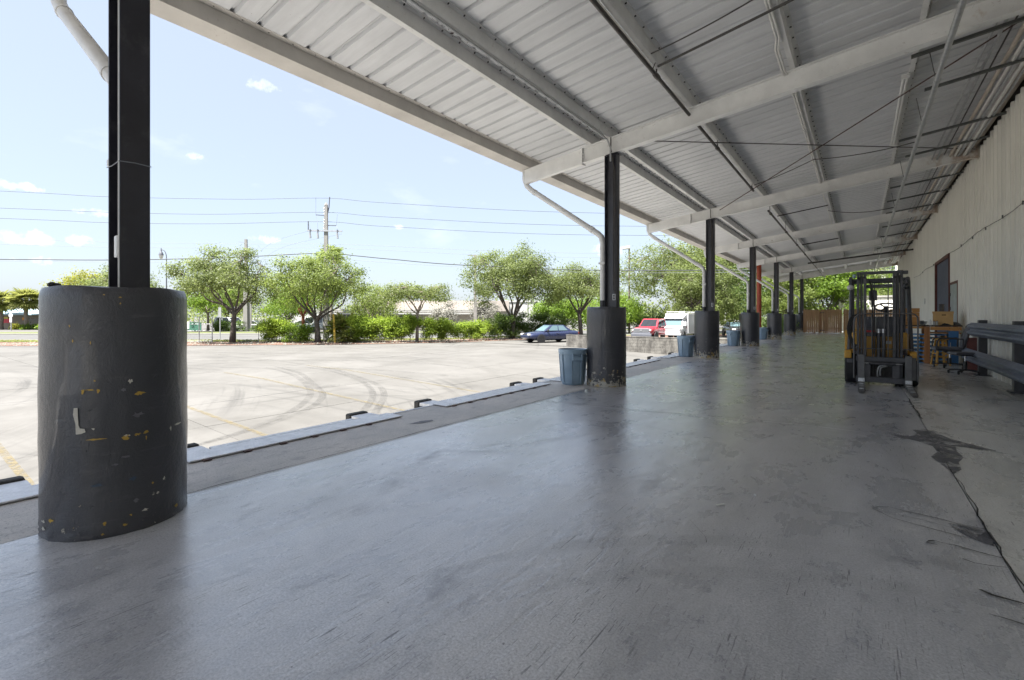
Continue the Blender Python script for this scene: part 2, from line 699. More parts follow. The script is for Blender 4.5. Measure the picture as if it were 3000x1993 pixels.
M = {}
M['dock'] = dock_material()
M['dock_bare'] = dock_material('bare_dock_concrete', (.43, .425, .405), (.60, .595, .565), (.70, .69, .66), (.26, .255, .25), .35)
M['apron'] = apron_material()
M['lot'] = lot_material()
M['road'] = lot_material('road_asphalt', (.088, .087, .084), (.112, .11, .105))
M['bounce_pad'] = lot_material('dock_bounce_concrete', (.44, .43, .40), (.52, .505, .48))  # pale strip added at the dock, out of view, to bounce sun under the canopy
M['pave'] = lot_material('pavement_concrete', (.165, .16, .148), (.21, .202, .188))
M['deck'] = metal_deck('roof_sheet_paint', (.68, .685, .70), 'X')
M['wall'] = metal_deck('wall_sheet_paint', (.89, .87, .795), 'Z')
M['beam'] = rusty_paint('beam_paint', (.84, .835, .82), .5, 5, True)
M['gutter'] = rusty_paint('gutter_paint', (.56, .53, .49), .6, 6)
M['purlin'] = rusty_paint('purlin_paint', (.74, .735, .72), .9, 7)
M['rustbeam'] = rusty_paint('rusted_steel', (.55, .48, .40), 1.0, 6)
M['column'] = simple('column_paint', (.027, .027, .036), .34, 0, .3, 3, .12, ((.12, .12, .12), .35))
M['guard'] = guard_material(.10)
M['guard_mid'] = guard_material(.33)
M['guard_worn'] = guard_material(.34)
M['guard_far'] = guard_material(.46)
M['chip_white'] = simple('old_white_paint', (.55, .53, .47), .7, 0, .2, 30, .2)
M['chip_yellow'] = simple('old_yellow_paint', (.45, .29, .05), .7, 0, .3, 30, .2)
M['chip_blue'] = simple('blue_scuff', (.035, .06, .10), .6, 0, .3, 30, .1)
M['pvc'] = simple('pipe_paint', (.62, .615, .60), .42, 0, .1, 4, .04, ((.32, .28, .24), .25))
M['galv'] = simple('galvanised_steel', (.42, .43, .44), .42, .55, .2, 12, .06)
M['conduit'] = simple('conduit_paint', (.66, .65, .62), .45, 0, .12, 6, .05)
M['darkpipe'] = simple('black_iron_pipe', (.06, .055, .05), .5, .2, .35, 10, .1, ((.14, .06, .03), .5))
M['rod'] = simple('rusted_rod', (.075, .035, .028), .7, 0, .4, 20, .1)
M['strut'] = simple('strut_steel', (.10, .105, .10), .5, .3, .25, 10, .1)
M['plate'] = diamond_plate()
M['rubber'] = simple('black_rubber', (.032, .030, .028), .75, 0, .5, 12, .3, ((.10, .09, .08), .7))
M['edge'] = simple('edge_steel', (.46, .48, .52), .4, .5, .2, 9, .1)
M['crack'] = simple('open_crack', (.018, .017, .016), .95, 0, .3, 30, .3)
M['patch'] = simple('asphalt_repair', (.13, .13, .15), .6, 0, .35, 9, .4)
M['can'] = simple('grey_blue_plastic', (.23, .325, .42), .42, 0, .12, 5, .05, ((.2, .22, .24), .25))
M['black'] = simple('black_steel', (.062, .062, .070), .42, .1, .3, 8, .08, ((.09, .085, .08), .35))
M['grey_steel'] = simple('dull_grey_steel', (.12, .118, .12), .42, .3, .25, 8, .08)
M['bright'] = simple('worn_bright_steel', (.55, .56, .58), .3, .8, .2, 12, .05)
M['yellow'] = simple('lift_truck_yellow', (.62, .33, .04), .42, 0, .15, 5, .05, ((.12, .08, .03), .45))
M['cream'] = simple('pale_panel', (.62, .60, .56), .5, 0, .08, 5, .05)
M['tyre'] = simple('tyre_rubber', (.022, .022, .023), .75, 0, .25, 9, .15)
M['rim'] = simple('wheel_alloy', (.42, .42, .43), .35, .6, .1, 9, .02)
M['rail'] = simple('guard_rail_paint', (.165, .19, .245), .45, .1, .22, 5, .1, ((.25, .26, .28), .5))
M['chair'] = simple('black_upholstery', (.08, .084, .10), .62, 0, .2, 9, .15)
M['chair_plastic'] = simple('black_plastic', (.022, .022, .024), .4, 0, .2, 9, .05)
M['chrome'] = simple('chrome', (.6, .6, .62), .2, .9, .05, 9, .02)
M['stool'] = wood_material('stool_wood', (.62, .36, .10), 2, .2)
M['post_wood'] = wood_material('post_wood', (.44, .21, .095), 2, .3)
M['orange_wood'] = wood_material('orange_wood', (.60, .31, .11), 0, .25)
M['dark_wood'] = wood_material('dark_wood', (.10, .075, .055), 0, .3)
M['pallet_blue'] = simple('pallet_blue_paint', (.10, .31, .62), .6, 0, .3, 7, .1, ((.25, .22, .18), .45))
M['blue'] = simple('blue_cabinet_paint', (.035, .14, .33), .45, 0, .15, 5, .05)
M['card'] = simple('cardboard', (.55, .35, .15), .8, 0, .12, 5, .08)
M['white'] = simple('white_plastic', (.72, .72, .70), .45, 0, .05, 9, .03)
M['clear'] = simple('cloudy_plastic', (.40, .39, .37), .3, 0, .2, 15, .03)
M['bag'] = simple('black_bag', (.016, .016, .018), .35, 0, .3, 9, .3)
M['redframe'] = simple('red_oxide_paint', (.125, .035, .028), .6, 0, .25, 4, .08)
M['bluedoor'] = simple('grey_blue_door', (.185, .20, .26), .45, 0, .15, 2, .05)
M['paledoor'] = simple('pale_worn_door', (.36, .39, .43), .45, .15, .3, 3, .06, ((.15, .13, .12), .4))
M['fence'] = wood_material('fence_wood', (.52, .30, .155), 2, .35)
M['block'] = None
M['dirt'] = simple('red_dirt', (.145, .082, .060), .95, 0, .35, 1.2, .6, ((.20, .155, .12), .6))
M['grass'] = simple('verge_grass', (.095, .11, .036), .95, 0, .35, 2.0, .8, ((.18, .155, .085), .5))
M['earth'] = simple('far_ground', (.15, .145, .125), .95, 0, .2, .05, .2)
M['pole'] = simple('concrete_pole', (.26, .25, .235), .8, 0, .12, 3, .15)
M['polewood'] = simple('weathered_wood_pole', (.27, .25, .23), .85, 0, .25, 3, .2)
M['wire'] = simple('power_wire', (.055, .06, .07), .6, 0, .1, 2, 0)
M['thinwire'] = simple('service_wire', (.22, .235, .26), .6, 0, .1, 2, 0)
M['guy'] = simple('guy_guard_yellow', (.62, .42, .05), .5, 0, .1, 4, .02)
M['redpole'] = simple('red_orange_paint', (.36, .062, .026), .55, 0, .3, 3, .1, ((.5, .3, .22), .5))
M['line'] = None
M['b_cream'] = simple('pink_cream_stucco', (.42, .37, .33), .85, 0, .06, 1.5, .1)
M['b_white'] = simple('white_stucco', (.50, .495, .48), .85, 0, .05, 1.5, .1)
M['b_tan'] = simple('tan_stucco', (.25, .215, .175), .85, 0, .08, 1.5, .1)
M['b_blue'] = simple('pale_blue_metal', (.30, .43, .50), .5, 0, .1, 1.5, .05)
M['b_trim'] = simple('grey_trim', (.34, .33, .31), .7, 0, .1, 2, .05)
M['win'] = glass_mat('window_glass', (.018, .024, .024), .08)
M['carglass'] = glass_mat('car_glass', (.10, .155, .175), .04)
M['darkglass'] = glass_mat('dark_car_glass', (.02, .022, .026), .04)
M['car_blue'] = simple('dark_blue_paint', (.026, .034, .082), .28, .25, .08, 2, 0, None, .8)
M['car_red'] = simple('red_paint', (.36, .012, .032), .28, 0, .06, 2, 0, None, .8)
M['car_white'] = simple('white_paint', (.55, .55, .555), .32, 0, .04, 2, 0, None, .6)
M['car_black'] = simple('black_paint', (.02, .021, .024), .25, 0, .1, 2, 0, None, .8)
M['car_grey'] = simple('grey_paint', (.14, .145, .16), .3, .3, .1, 2, 0, None, .7)
M['car_trim'] = simple('dark_trim', (.035, .035, .038), .5, 0, .1, 4, .03)
M['car_trim2'] = simple('grey_trim_paint', (.11, .115, .135), .45, 0, .1, 4, .03)
M['lamp'] = simple('lamp_lens', (.62, .60, .57), .15, 0, .1, 30, .05, None, .5)
M['redlamp'] = simple('tail_lens', (.35, .02, .02), .2, 0, .1, 9, .0)
M['sign_white'] = simple('sign_white', (.72, .72, .72), .5, 0, .04, 4, 0)
M['sign_grey'] = simple('sign_back', (.40, .41, .43), .5, .3, .1, 4, .02)
M['sign_red'] = simple('sign_red', (.55, .05, .07), .5, 0, .06, 4, 0)
M['sign_orange'] = simple('sign_orange', (.72, .30, .05), .5, 0, .06, 4, 0)
M['sign_yellow'] = simple('sign_yellow', (.55, .45, .06), .5, 0, .06, 4, 0)
M['mesh_green'] = simple('green_wind_screen', (.05, .16, .11), .8, 0, .15, 4, .1)
M['leaf_oak'] = leaf_material('oak_leaf', (.075, .10, .027), (.195, .235, .075))
M['leaf_oak2'] = leaf_material('oak_leaf_fresh', (.088, .125, .028), (.215, .265, .066))
M['leaf_dark'] = leaf_material('dark_leaf', (.065, .11, .025), (.15, .22, .055))
M['leaf_bright'] = leaf_material('bright_leaf', (.075, .135, .014), (.19, .28, .034), .55)
M['leaf_hedge'] = leaf_material('hedge_leaf', (.125, .20, .024), (.30, .385, .055))
M['leaf_yellow'] = leaf_material('yellow_leaf', (.13, .15, .02), (.25, .25, .03), .5)
M['leaf_grey'] = leaf_material('grey_leaf', (.19, .185, .155), (.30, .29, .25), .3)
M['leaf_palm'] = leaf_material('palm_leaf', (.105, .125, .03), (.24, .25, .07), .55)
M['leaf_sago'] = leaf_material('sago_leaf', (.02, .045, .014), (.07, .12, .03), .3)
M['bark'] = bark_material('oak_bark', (.135, .115, .10))
M['bark_red'] = bark_material('red_bark', (.26, .10, .055))
M['bark_pale'] = bark_material('pale_bark', (.27, .225, .19))


def line_material():
    """road paint worn through in places (flat print on the slab below)"""
    t = NT('worn_yellow_line')
    p = t.pos()
    a = t.noise(p, 9, 6, .72)
    t.done(t.mix(t.step(a, .3, .7), (.175, .130, .050), (.18, .145, .07)), .8)
    tr = t.n('ShaderNodeBsdfTransparent')
    mx = t.n('ShaderNodeMixShader')
    t.set(mx.inputs[0], t.math('ADD', t.math('MULTIPLY', t.step(a, .42, .58), .5), .08))
    t.t.links.new(tr.outputs[0], mx.inputs[1])
    t.t.links.new(t.b.outputs[0], mx.inputs[2])
    t.t.links.new(mx.outputs[0], t.out.inputs[0])
    return t.m


def tyre_mark_material(k=1.0):
    t = NT('tyre_mark_rubber')
    p = t.pos()
    a = t.noise(p, 5, 6, .7)
    b = t.noise(p, .8, 3, .6)
    t.done((.036, .034, .033), .8)
    tr = t.n('ShaderNodeBsdfTransparent')
    mx = t.n('ShaderNodeMixShader')
    t.set(mx.inputs[0], t.math('MULTIPLY', t.math('MULTIPLY', t.step(a, .30, .72), k), t.math('ADD', t.math('MULTIPLY', t.step(b, .3, .7), .28), .12)))
    t.t.links.new(tr.outputs[0], mx.inputs[1])
    t.t.links.new(t.b.outputs[0], mx.inputs[2])
    t.t.links.new(mx.outputs[0], t.out.inputs[0])
    return t.m


def block_material():
    t = NT('mildewed_block')
    p = t.pos()
    a = t.noise(t.map(p, (1, 1, .5)), 2.4, 7, .72)
    b = t.noise(t.map(p, (6, 6, 1.2)), 1.0, 5, .7)
    ri = t.n('ShaderNodeObjectInfo').outputs['Random']
    c = t.mix(t.step(a, .36, .62), (.055, .051, .047), (.215, .205, .185))
    c = t.mix(t.math('MULTIPLY', t.step(b, .52, .66), .55), c, (.032, .030, .027))
    c = t.mix(t.math('MULTIPLY', ri, .35), c, (.11, .104, .095))
    return t.done(c, .92, 0.0, t.bump(t.noise(p, 22, 4, .7), .5, .012), .2)




def patch_material():
    t = NT('asphalt_repair')
    p = t.pos()
    a = t.noise(p, 14, 7, .75, .4)
    b = t.noise(p, 60, 3, .7)
    t.done(t.mix(t.step(a, .35, .65), (.065, .065, .078), (.13, .13, .145)), t.math('ADD', t.math('MULTIPLY', a, .4), .3), 0.0, t.bump(b, .5, .006))
    tr = t.n('ShaderNodeBsdfTransparent')
    mx = t.n('ShaderNodeMixShader')
    t.set(mx.inputs[0], t.math('ADD', t.math('MULTIPLY', t.step(t.noise(p, 7, 6, .7, .5), .36, .54), .75), .08))
    t.t.links.new(tr.outputs[0], mx.inputs[1])
    t.t.links.new(t.b.outputs[0], mx.inputs[2])
    t.t.links.new(mx.outputs[0], t.out.inputs[0])
    return t.m


M['floor_patch'] = patch_material()
M['line'] = line_material()
M['mark'] = tyre_mark_material()
M['scuff'] = tyre_mark_material(.38)
M['block'] = block_material()

rnd = random.Random(5)
BAY = 7.62
Y1 = 0.9902


def BY(i):
    return Y1 + (i - 1) * BAY


def RZ(x, off=0.0):
    return 4.504 + .1211 * (x + 4.0245) + off


def lot_z(x):
    return min(-.8, -1.17 + .033 * (-5.4 - x))


# ================================================================== SETTING
# far ground, one sheet to the horizon (kept out from under the dock and the lot)
g = MB().poly([(-900, -900, -1.5), (900, -900, -1.5), (900, 900, -1.5), (-900, 900, -1.5)])
tag(obj('ground', g, M['earth']), kind='structure')

# ---- parking lot: slabs with open joints, draining down towards the dock
lot = thing('parking_lot', None, None)
tag(lot, kind='structure')
xs = [-5.25, -8.2, -11.1, -13.55, -16.6, -20, -23.5, -27, -30.5, -34, -37.5, -41]
ys = [-22 + 0.2 + i * 3.72 - .05 for i in range(0, 24)]
b = MB()
b.poly([(-5.2, -30, -1.22), (-5.2, 70, -1.22), (-16.6, 70, -.83), (-16.6, -30, -.83)])
b.poly([(-16.6, -30, -.83), (-16.6, 70, -.83), (-75, 70, -.83), (-75, -30, -.83)])
obj('joint_bed', b, M['lot'], lot)


def behind_curb(x, y):
    """distance past the front edge of the dirt strip (positive = beyond the lot)"""
    c, s = cos(YAW), sin(YAW)
    r, d = x * c + y * s, -x * s + y * c
    pts = [(-120, 30), (-60, 33.2), (-23.7, 34.4), (-12.9, 35.8), (-5.1, 38.6), (.3, 42.6), (4, 44.5), (60, 62)]
    for (r0, d0), (r1, d1) in zip(pts, pts[1:]):
        if r0 <= r <= r1:
            return d - (d0 + (d1 - d0) * (r - r0) / (r1 - r0))
    return -1


G = .006
for i in range(len(xs) - 1):
    for j in range(len(ys) - 1):
        x1, x0 = xs[i], xs[i + 1]
        y0, y1 = ys[j], ys[j + 1]
        if y0 > 28.9 or min(behind_curb(x, y) for x in (x0, x1) for y in (y0, y1)) > 0:
            continue
        y1 = min(y1, 29.3)
        dz = rnd.uniform(-.002, .002)
        zz = [lot_z(x0) + dz, lot_z(x1) + dz]
        sl = MB()
        P = [(x0 + G, y0 + G), (x1 - G, y0 + G), (x1 - G, y1 - G), (x0 + G, y1 - G)]
        Z = [zz[0], zz[1], zz[1], zz[0]]
        sl.v = [(p[0], p[1], z - .045) for p, z in zip(P, Z)] + [(p[0], p[1], z) for p, z in zip(P, Z)]
        sl.f = [(4, 5, 6, 7), (0, 1, 5, 4), (1, 2, 6, 5), (2, 3, 7, 6), (3, 0, 4, 7)]
        link('slab', mesh_of('slab', sl, M['bounce_pad'] if x1 > -6 else M['lot']), lot)
# the rest of the lot: level yard beyond the retaining wall and the far apron
b = MB().poly([(-5.2, 29.55, -.795), (-5.2, 70, -.795), (-75, 70, -.795), (-75, 29.55, -.795)])
obj('upper_yard', b, M['lot'], lot)
b = MB().poly([(-41, -22, -.797), (-41, 29.5, -.797), (-110, 29.5, -.797), (-110, -40, -.797), (-41, -40, -.797)])
obj('far_apron', b, M['lot'], lot)
for yc in (-1.98, 1.33, 4.66, 8.0, 11.3):
    b = MB()
    b.poly([(-5.4, yc - .055, lot_z(-5.4) + .008), (-16.6, yc - .055, lot_z(-16.6) + .008), (-16.6, yc + .055, lot_z(-16.6) + .008), (-5.4, yc + .055, lot_z(-5.4) + .008)])
    if yc > 3:
        b.poly([(-16.6, yc - .055, -.792), (-19.5, yc - .055, -.792), (-19.5, yc + .055, -.792), (-16.6, yc + .055, -.792)])
    obj('painted_line', b, M['line'], lot)


def ribbon(pts, w, up=.009):
    b = MB()
    L, R = [], []
    n = len(pts)
    for i, p in enumerate(pts):
        a = pts[max(0, i - 1)]
        c = pts[min(n - 1, i + 1)]
        d = Vector((c[0] - a[0], c[1] - a[1])).normalized()
        tap = min(1, (i + .15) / 7, (n - 1 - i + .15) / 7)
        nrm = Vector((-d.y, d.x)) * w / 2 * tap
        L.append((p[0] + nrm.x, p[1] + nrm.y, lot_z(p[0] + nrm.x) + up))
        R.append((p[0] - nrm.x, p[1] - nrm.y, lot_z(p[0] - nrm.x) + up))
    for i in range(n - 1):
        b.poly([L[i], L[i + 1], R[i + 1], R[i]])
    return b


def smooth_path(pts, n=8):
    out = []
    P = [Vector(p) for p in pts]
    for i in range(len(P) - 1):
        p0 = P[max(0, i - 1)]; p1 = P[i]; p2 = P[i + 1]; p3 = P[min(len(P) - 1, i + 2)]
        for k in range(n):
            t = k / n
            out.append(.5 * ((2 * p1) + (-p0 + p2) * t + (2 * p0 - 5 * p1 + 4 * p2 - p3) * t * t + (-p0 + 3 * p1 - 3 * p2 + p3) * t ** 3))
    out.append(P[-1])
    return out


k = 0
for pts in ([(-20.5, 9.9), (-17, 9.26), (-14.14, 8.25), (-12.46, 7.3), (-11.16, 6.08), (-10.4, 4.94), (-9.9, 3.9), (-9.5, 2.4)],
            [(-21, 10.4), (-17.4, 9.7), (-14.34, 8.56), (-12.7, 7.87), (-11.61, 7.04), (-10.91, 6.17), (-10.44, 5.34), (-10.05, 4.4), (-9.7, 3.3)],
            [(-22, 11), (-17.6, 10.8), (-14.44, 10.2), (-12.84, 9.57), (-11.44, 8.69), (-10.3, 7.64), (-9.5, 6.7), (-8.7, 5.4)],
            [(-22, 11.5), (-17.5, 11.1), (-14.26, 10.38), (-12.6, 9.82), (-11.21, 8.91), (-10.17, 7.93), (-9.42, 7.15), (-8.4, 5.9)],
            [(-34, 12), (-28, 16), (-22, 18.5), (-15, 19.5)], [(-34, 9), (-27, 14), (-21, 16.4), (-14, 17.2)],
            [(-26, 3), (-22, 8), (-17, 11.5), (-11, 13.6)], [(-30, 4), (-25, 10), (-19, 14), (-12, 16)]):
    o = obj('tyre_mark', ribbon(smooth_path(pts), (.2 if k < 4 else .22), .011 + .0022 * k), M['mark'], lot)
    k += 1


def crack_strip(pts, w, z, seed=1, jag=.02):
    """thin dark crack as a flat jagged strip; z is a function or number"""
    r = random.Random(seed)
    b = MB()
    P = []
    for (a, c) in zip(pts, pts[1:]):
        n = max(2, int(hypot(c[0] - a[0], c[1] - a[1]) / .12))
        for i in range(n):
            t = i / n
            P.append((a[0] + (c[0] - a[0]) * t + r.uniform(-jag, jag), a[1] + (c[1] - a[1]) * t + r.uniform(-jag, jag)))
    P.append(pts[-1])
    q = None
    for i in range(len(P) - 1):
        d = Vector((P[i + 1][0] - P[i][0], P[i + 1][1] - P[i][1]))
        if d.length < 1e-6:
            continue
        d.normalize()
        ww = w * r.uniform(.35, 1.2) / 2
        nrm = Vector((-d.y, d.x)) * ww
        l = (P[i][0] + nrm.x, P[i][1] + nrm.y)
        rr_ = (P[i][0] - nrm.x, P[i][1] - nrm.y)
        if q:
            f = (lambda x: z(x)) if callable(z) else (lambda x: z)
            b.poly([(q[0][0], q[0][1], f(q[0][0])), (l[0], l[1], f(l[0])), (rr_[0], rr_[1], f(rr_[0])), (q[1][0], q[1][1], f(q[1][0]))])
        q = (l, rr_)
    return b


lz = lambda x: lot_z(x) + .035
for i, pts in enumerate(([(-13.6, 8.2), (-13.5, 8.9), (-13.56, 9.5), (-13.4, 10.1)], [(-13.6, 11.3), (-13.45, 12.2)], [(-13.5, 14), (-13.7, 15.5)], [(-13.75, 17.5), (-13.6, 19), (-13.77, 21)])):
    obj('crack', crack_strip(pts, .10 if i == 0 else .06, lz, 20 + i, .05), M['mark'], lot)
pts = [(-13.62 + .16 * cos(t) * (1 + .2 * sin(3 * t)), 8.55 + .36 * sin(t), lot_z(-13.6) + .04) for t in [2 * pi * k / 18 for k in range(18)]]
obj('pothole', MB().poly(pts), M['mark'], lot)

# ---- dirt strip, verge, road, far verge (survey frame: right, forward)
front = [(-120, 30), (-60, 33.2), (-23.7, 34.4), (-12.9, 35.8), (-5.1, 38.6), (.3, 42.6), (4, 44.5), (60, 62)]


def band(name, off0, off1, z, m, step=None):
    b = MB()
    for (r0, d0), (r1, d1) in zip(front, front[1:]):
        b.poly([S(r0, d0 + off0, z), S(r1, d1 + off0, z), S(r1, d1 + off1, z), S(r0, d0 + off1, z)])
        if step:
            b.poly([S(r0, d0 + off0, z - step), S(r1, d1 + off0, z - step), S(r1, d1 + off0, z), S(r0, d0 + off0, z)])
    o = obj(name, b, m)
    return tag(o, kind='structure')


band('dirt_strip', 0, 6.2, -.772, M['dirt'])
band('grass_verge', 4.9, 7.4, -.765, M['grass'])
band('pavement', 7.3, 8.9, -.752, M['pave'])
band('road', 8.6, 22.5, -.79, M['road'])
band('road_shoulder', 22.4, 24.0, -.72, M['pave'], .1)
band('far_verge', 23.9, 29.5, -.715, M['grass'])
b = MB()
for (r0, d0), (r1, d1) in zip(front, front[1:]):
    b.poly([S(r0, d0 + 29.4, -.73), S(r1, d1 + 29.4, -.73), S(r1 * 4, d1 + 400, -.73), S(r0 * 4, d0 + 400, -.73)])
tag(obj('far_car_park', b, M['lot']), kind='structure')


# bits of ground litter on the dirt strip: clods and dead leaves
def litter(name, n, rr, dd, z, size, m, seed):
    r = random.Random(seed)
    b = MB()
    for _ in range(n):
        ri = r.uniform(*rr)
        c = None
        for (r0, d0), (r1, d1) in zip(front, front[1:]):
            if r0 <= ri <= r1:
                c = d0 + (d1 - d0) * (ri - r0) / (r1 - r0)
        p = Vector(S(ri, c + r.uniform(*dd), z))
        s_ = size * r.uniform(.4, 1.3)
        a = r.uniform(0, pi)
        u = Vector((cos(a), sin(a), r.uniform(-.2, .4))) * s_
        w = Vector((-sin(a), cos(a), r.uniform(-.2, .6))) * s_ * .7
        b.poly([p - u, p - w, p + u + Vector((0, 0, s_ * .4)), p + w])
    o = obj(name, b, m)
    return tag(o, kind='stuff')


litter('dead_leaf_litter', 2600, (-40, 8), (.05, 4.8), -.75, .07, M['leaf_grey'], 3)
litter('dirt_clods', 1800, (-40, 8), (-.2, 4.6), -.76, .06, M['dirt'], 4)
litter('verge_grass_blades', 7000, (-45, 6), (4.6, 7.3), -.72, .10, M['leaf_palm'], 6)

# ---- raised dock floor: slabs over a bed, coarse apron strip, steel edge
dock = thing('dock_floor', None, None)
tag(dock, kind='structure')
b = MB().box((-5.2, -16, -1.6), (2.4, 52, -.03))
obj('dock_body', b, M['apron'], dock)
JX, JR = -4.08, .645
crackline = [(-4.08, 6.34), (-3.2, 6.42), (-2.39, 6.5), (-1.62, 6.65), (-.59, 6.85), (.34, 6.83), (.645, 6.74), (1.27, 6.56), (2.42, 6.45)]


def cl_y(x):
    for (a, c) in zip(crackline, crackline[1:]):
        if a[0] <= x <= c[0]:
            return a[1] + (c[1] - a[1]) * (x - a[0]) / (c[0] - a[0])
    return 6.6


def seg_x(x0, x1):
    xs_ = [x0] + [c[0] for c in crackline if x0 + .03 < c[0] < x1 - .03] + [x1]
    return xs_


g = .004
for (x0, x1) in ((JX + g, JR - g), (JR + g, 2.42)):
    prev = None
    stops = [-16, -1.0, 'c', 14.2, 21.85, 29.4, 37.1, 44.7, 52]
    for a, c in zip(stops, stops[1:]):
        lo = [(x, cl_y(x) + g) for x in seg_x(x0, x1)] if a == 'c' else [(x0, a + g), (x1, a + g)]
        hi = [(x, cl_y(x) - g) for x in seg_x(x0, x1)] if c == 'c' else [(x0, c - g), (x1, c - g)]
        poly = lo + hi[::-1]
        obj('slab', MB().prism(poly, -.028, 0), M['dock'] if x0 < 0 else M['dock_bare'], dock)
for a, c in ((-16, -6.7), (-6.7, .99), (.99, 8.6), (8.6, 16.2), (16.2, 23.9), (23.9, 31.5), (31.5, 39.1), (39.1, 52)):
    obj('apron_slab', MB().prism([(-5.16, a + .003), (JX - g, a + .003), (JX - g, c - .003), (-5.16, c - .003)], -.028, -.001), M['apron'], dock)
b = MB().box((-5.215, -16, -.12), (-5.163, 52, .005))
obj('edge_angle', b, M['edge'], dock, bevel=.004)
# worn repairs and cracks on the slabs
pp = [(.63, 7.45), (.72, 7.25), (.80, 7.02), (.92, 6.86), (1.12, 6.64), (.95, 6.62), (.80, 6.64), (.78, 6.4), (.80, 6.15), (.735, 5.92), (.72, 5.65), (.645, 5.45), (.60, 5.75), (.55, 6.0), (.62, 6.25), (.61, 6.5), (.50, 6.66), (.28, 6.84), (.46, 6.9), (.54, 7.1), (.50, 7.3)]
obj('repair_patch', MB().poly([(x, y, .004) for x, y in pp]), M['floor_patch'], dock)
obj('repair_patch', MB().poly([(x, y, .004) for x, y in [(.655, 4.12), (.66, 3.86), (.56, 3.92), (.50, 4.0), (.46, 4.14), (.52, 4.16)]]), M['floor_patch'], dock)
for i, (pts, w) in enumerate((([(.645, 4.14), (.4, 4.19), (.16, 4.24), (.08, 4.14), (.16, 4.03), (.4, 3.96), (.645, 3.88)], .016),
                              ([(.645, 4.0), (.3, 4.1), (.12, 4.13)], .006), ([(.645, 3.72), (.45, 3.75), (.36, 3.77), (.33, 3.71), (.4, 3.69)], .02),
                              ([(.645, 3.58), (.5, 3.54), (.42, 3.6)], .016), ([(.645, 3.18), (.52, 3.2), (.45, 3.26)], .03),
                              ([(1.4, 2.75), (.9, 2.88), (.52, 2.98), (.4, 2.96)], .014), ([(.6, 2.98), (.56, 3.05)], .01),
                              ([(-.9, 3.2), (-.75, 3.0), (-.68, 2.85)], .006), ([(.1, 9.0), (.42, 8.93)], .02), ([(.3, 8.4), (.6, 8.37)], .02),
                              ([(.645, 10.0), (.645, 9.0), (.66, 8.0)], .03), ([(.645, 5.6), (.65, 4.8), (.645, 4.0), (.65, 3.2), (.645, 2.4)], .014),
                              ([(-4.0, 6.36), (-3, 6.44), (-2.39, 6.5), (-1.62, 6.65)], .022), ([(-1.62, 6.65), (-.59, 6.85), (.34, 6.83)], .012),
                              ([(-4.08, 1.2), (-4.082, 3.8), (-4.078, 6.3), (-4.08, 9)], .022))):
    obj('crack', crack_strip(pts, w * .6, .0055 + .0004 * i, 40 + i, .012), M['crack'], dock)
for i, (pts, w) in enumerate((([(-1.9, 1.6), (-1.2, 2.6), (-.1, 3.3), (1.6, 3.7)], .13), ([(-1.5, 1.6), (-.9, 2.4), (.1, 3.0), (1.7, 3.35)], .11), ([(-.6, 1.4), (-.1, 2.0), (.7, 2.5)], .12),
                              ([(-3.4, 3.0), (-2.6, 4.6), (-2.2, 7.0), (-2.0, 10.5)], .14), ([(-1.6, 3.6), (-1.0, 5.2), (-.7, 8), (-.6, 13)], .15), ([(-3.8, 5.0), (-2.4, 5.6), (-1.0, 5.4)], .10),
                              ([(1.0, 5.0), (1.5, 7.2), (1.3, 10)], .12), ([(-3.0, 9), (-2.6, 14), (-2.7, 22)], .18))):
    P_ = smooth_path(pts)
    rb_ = ribbon(P_, w)
    rb_.v = [(x, y, .0016 + .0004 * i) for x, y, z in rb_.v]
    obj('tyre_scuff', rb_, M['scuff'], dock)
gp = [(-4.52, 3.98), (-4.43, 4.1), (-4.40, 4.28), (-4.46, 4.32), (-4.53, 4.2)]
obj('spalled_gouge', MB().poly([(x, y, .003) for x, y in gp]), M['patch'], dock)

# ================================================================== DOCK EDGE
def make_leveler(y0, y1, label):
    t = thing('dock_leveler', label, 'dock leveler', (-5.2, y0, 0), 0, 'edge dock levelers along the loading dock')
    L = y1 - y0
    hp = obj('hinge_plate', MB().box((-.015, 0, .006), (.295, L, .022)), M['plate'], t, bevel=.004)
    for i in range(int(L / .36)):                       # weld lumps along the inner edge
        obj('weld_lump', MB().box((.296, .1 + i * .36, .003), (.335, .17 + i * .36, .014)), M['rod'], hp)
    b = MB().box((-.24, .36, -.035), (-.019, L - .42, -.012))
    obj('lip', b, M['plate'], t, bevel=.004)
    for i in range(6):
        yy = .45 + i * (L - 1.1) / 5
        obj('hinge', MB().box((-.03, yy, -.03), (-.0155, yy + .22, .0225)), M['galv'], t)
    for yy in (.02, L - .36):
        bo = obj('bumper', MB().box((-.46, yy, -.36), (-.34, yy + .30, .015)), M['rubber'], t, bevel=.025, seg=2)
        obj('bumper_plate', MB().box((-.338, yy + .015, -.06), (-.018, yy + .305, -.006)), M['plate'], bo, bevel=.003)
        for y2 in (yy, yy + .29):
            obj('bumper_bracket', MB().box((-.338, y2, -.34), (-.018, y2 + .03, -.062)), M['rubber'], bo)
    return t


for y0, y1, lb in ((-1.65, .82, 'grey diamond plate dock leveler behind the nearest bollard, mostly out of frame'),
                   (1.72, 4.2, 'nearest full dock leveler, bright diamond plate beside the nearest bollard'),
                   (5.05, 7.95, 'dock leveler with two rubber bumpers in front of the nearest trash can'),
                   (8.4, 10.9, 'dock leveler behind the second bollard and its trash can'),
                   (11.8, 14.4, 'dock leveler between the second and third bollards'),
                   (15.2, 17.7, 'dock leveler beside the third bollard and its trash can'),
                   (18.8, 21.3, 'dock leveler between the third and fourth bollards'),
                   (22.6, 25.1, 'farthest dock leveler, beside the fourth bollard')):
    make_leveler(y0, y1, lb)

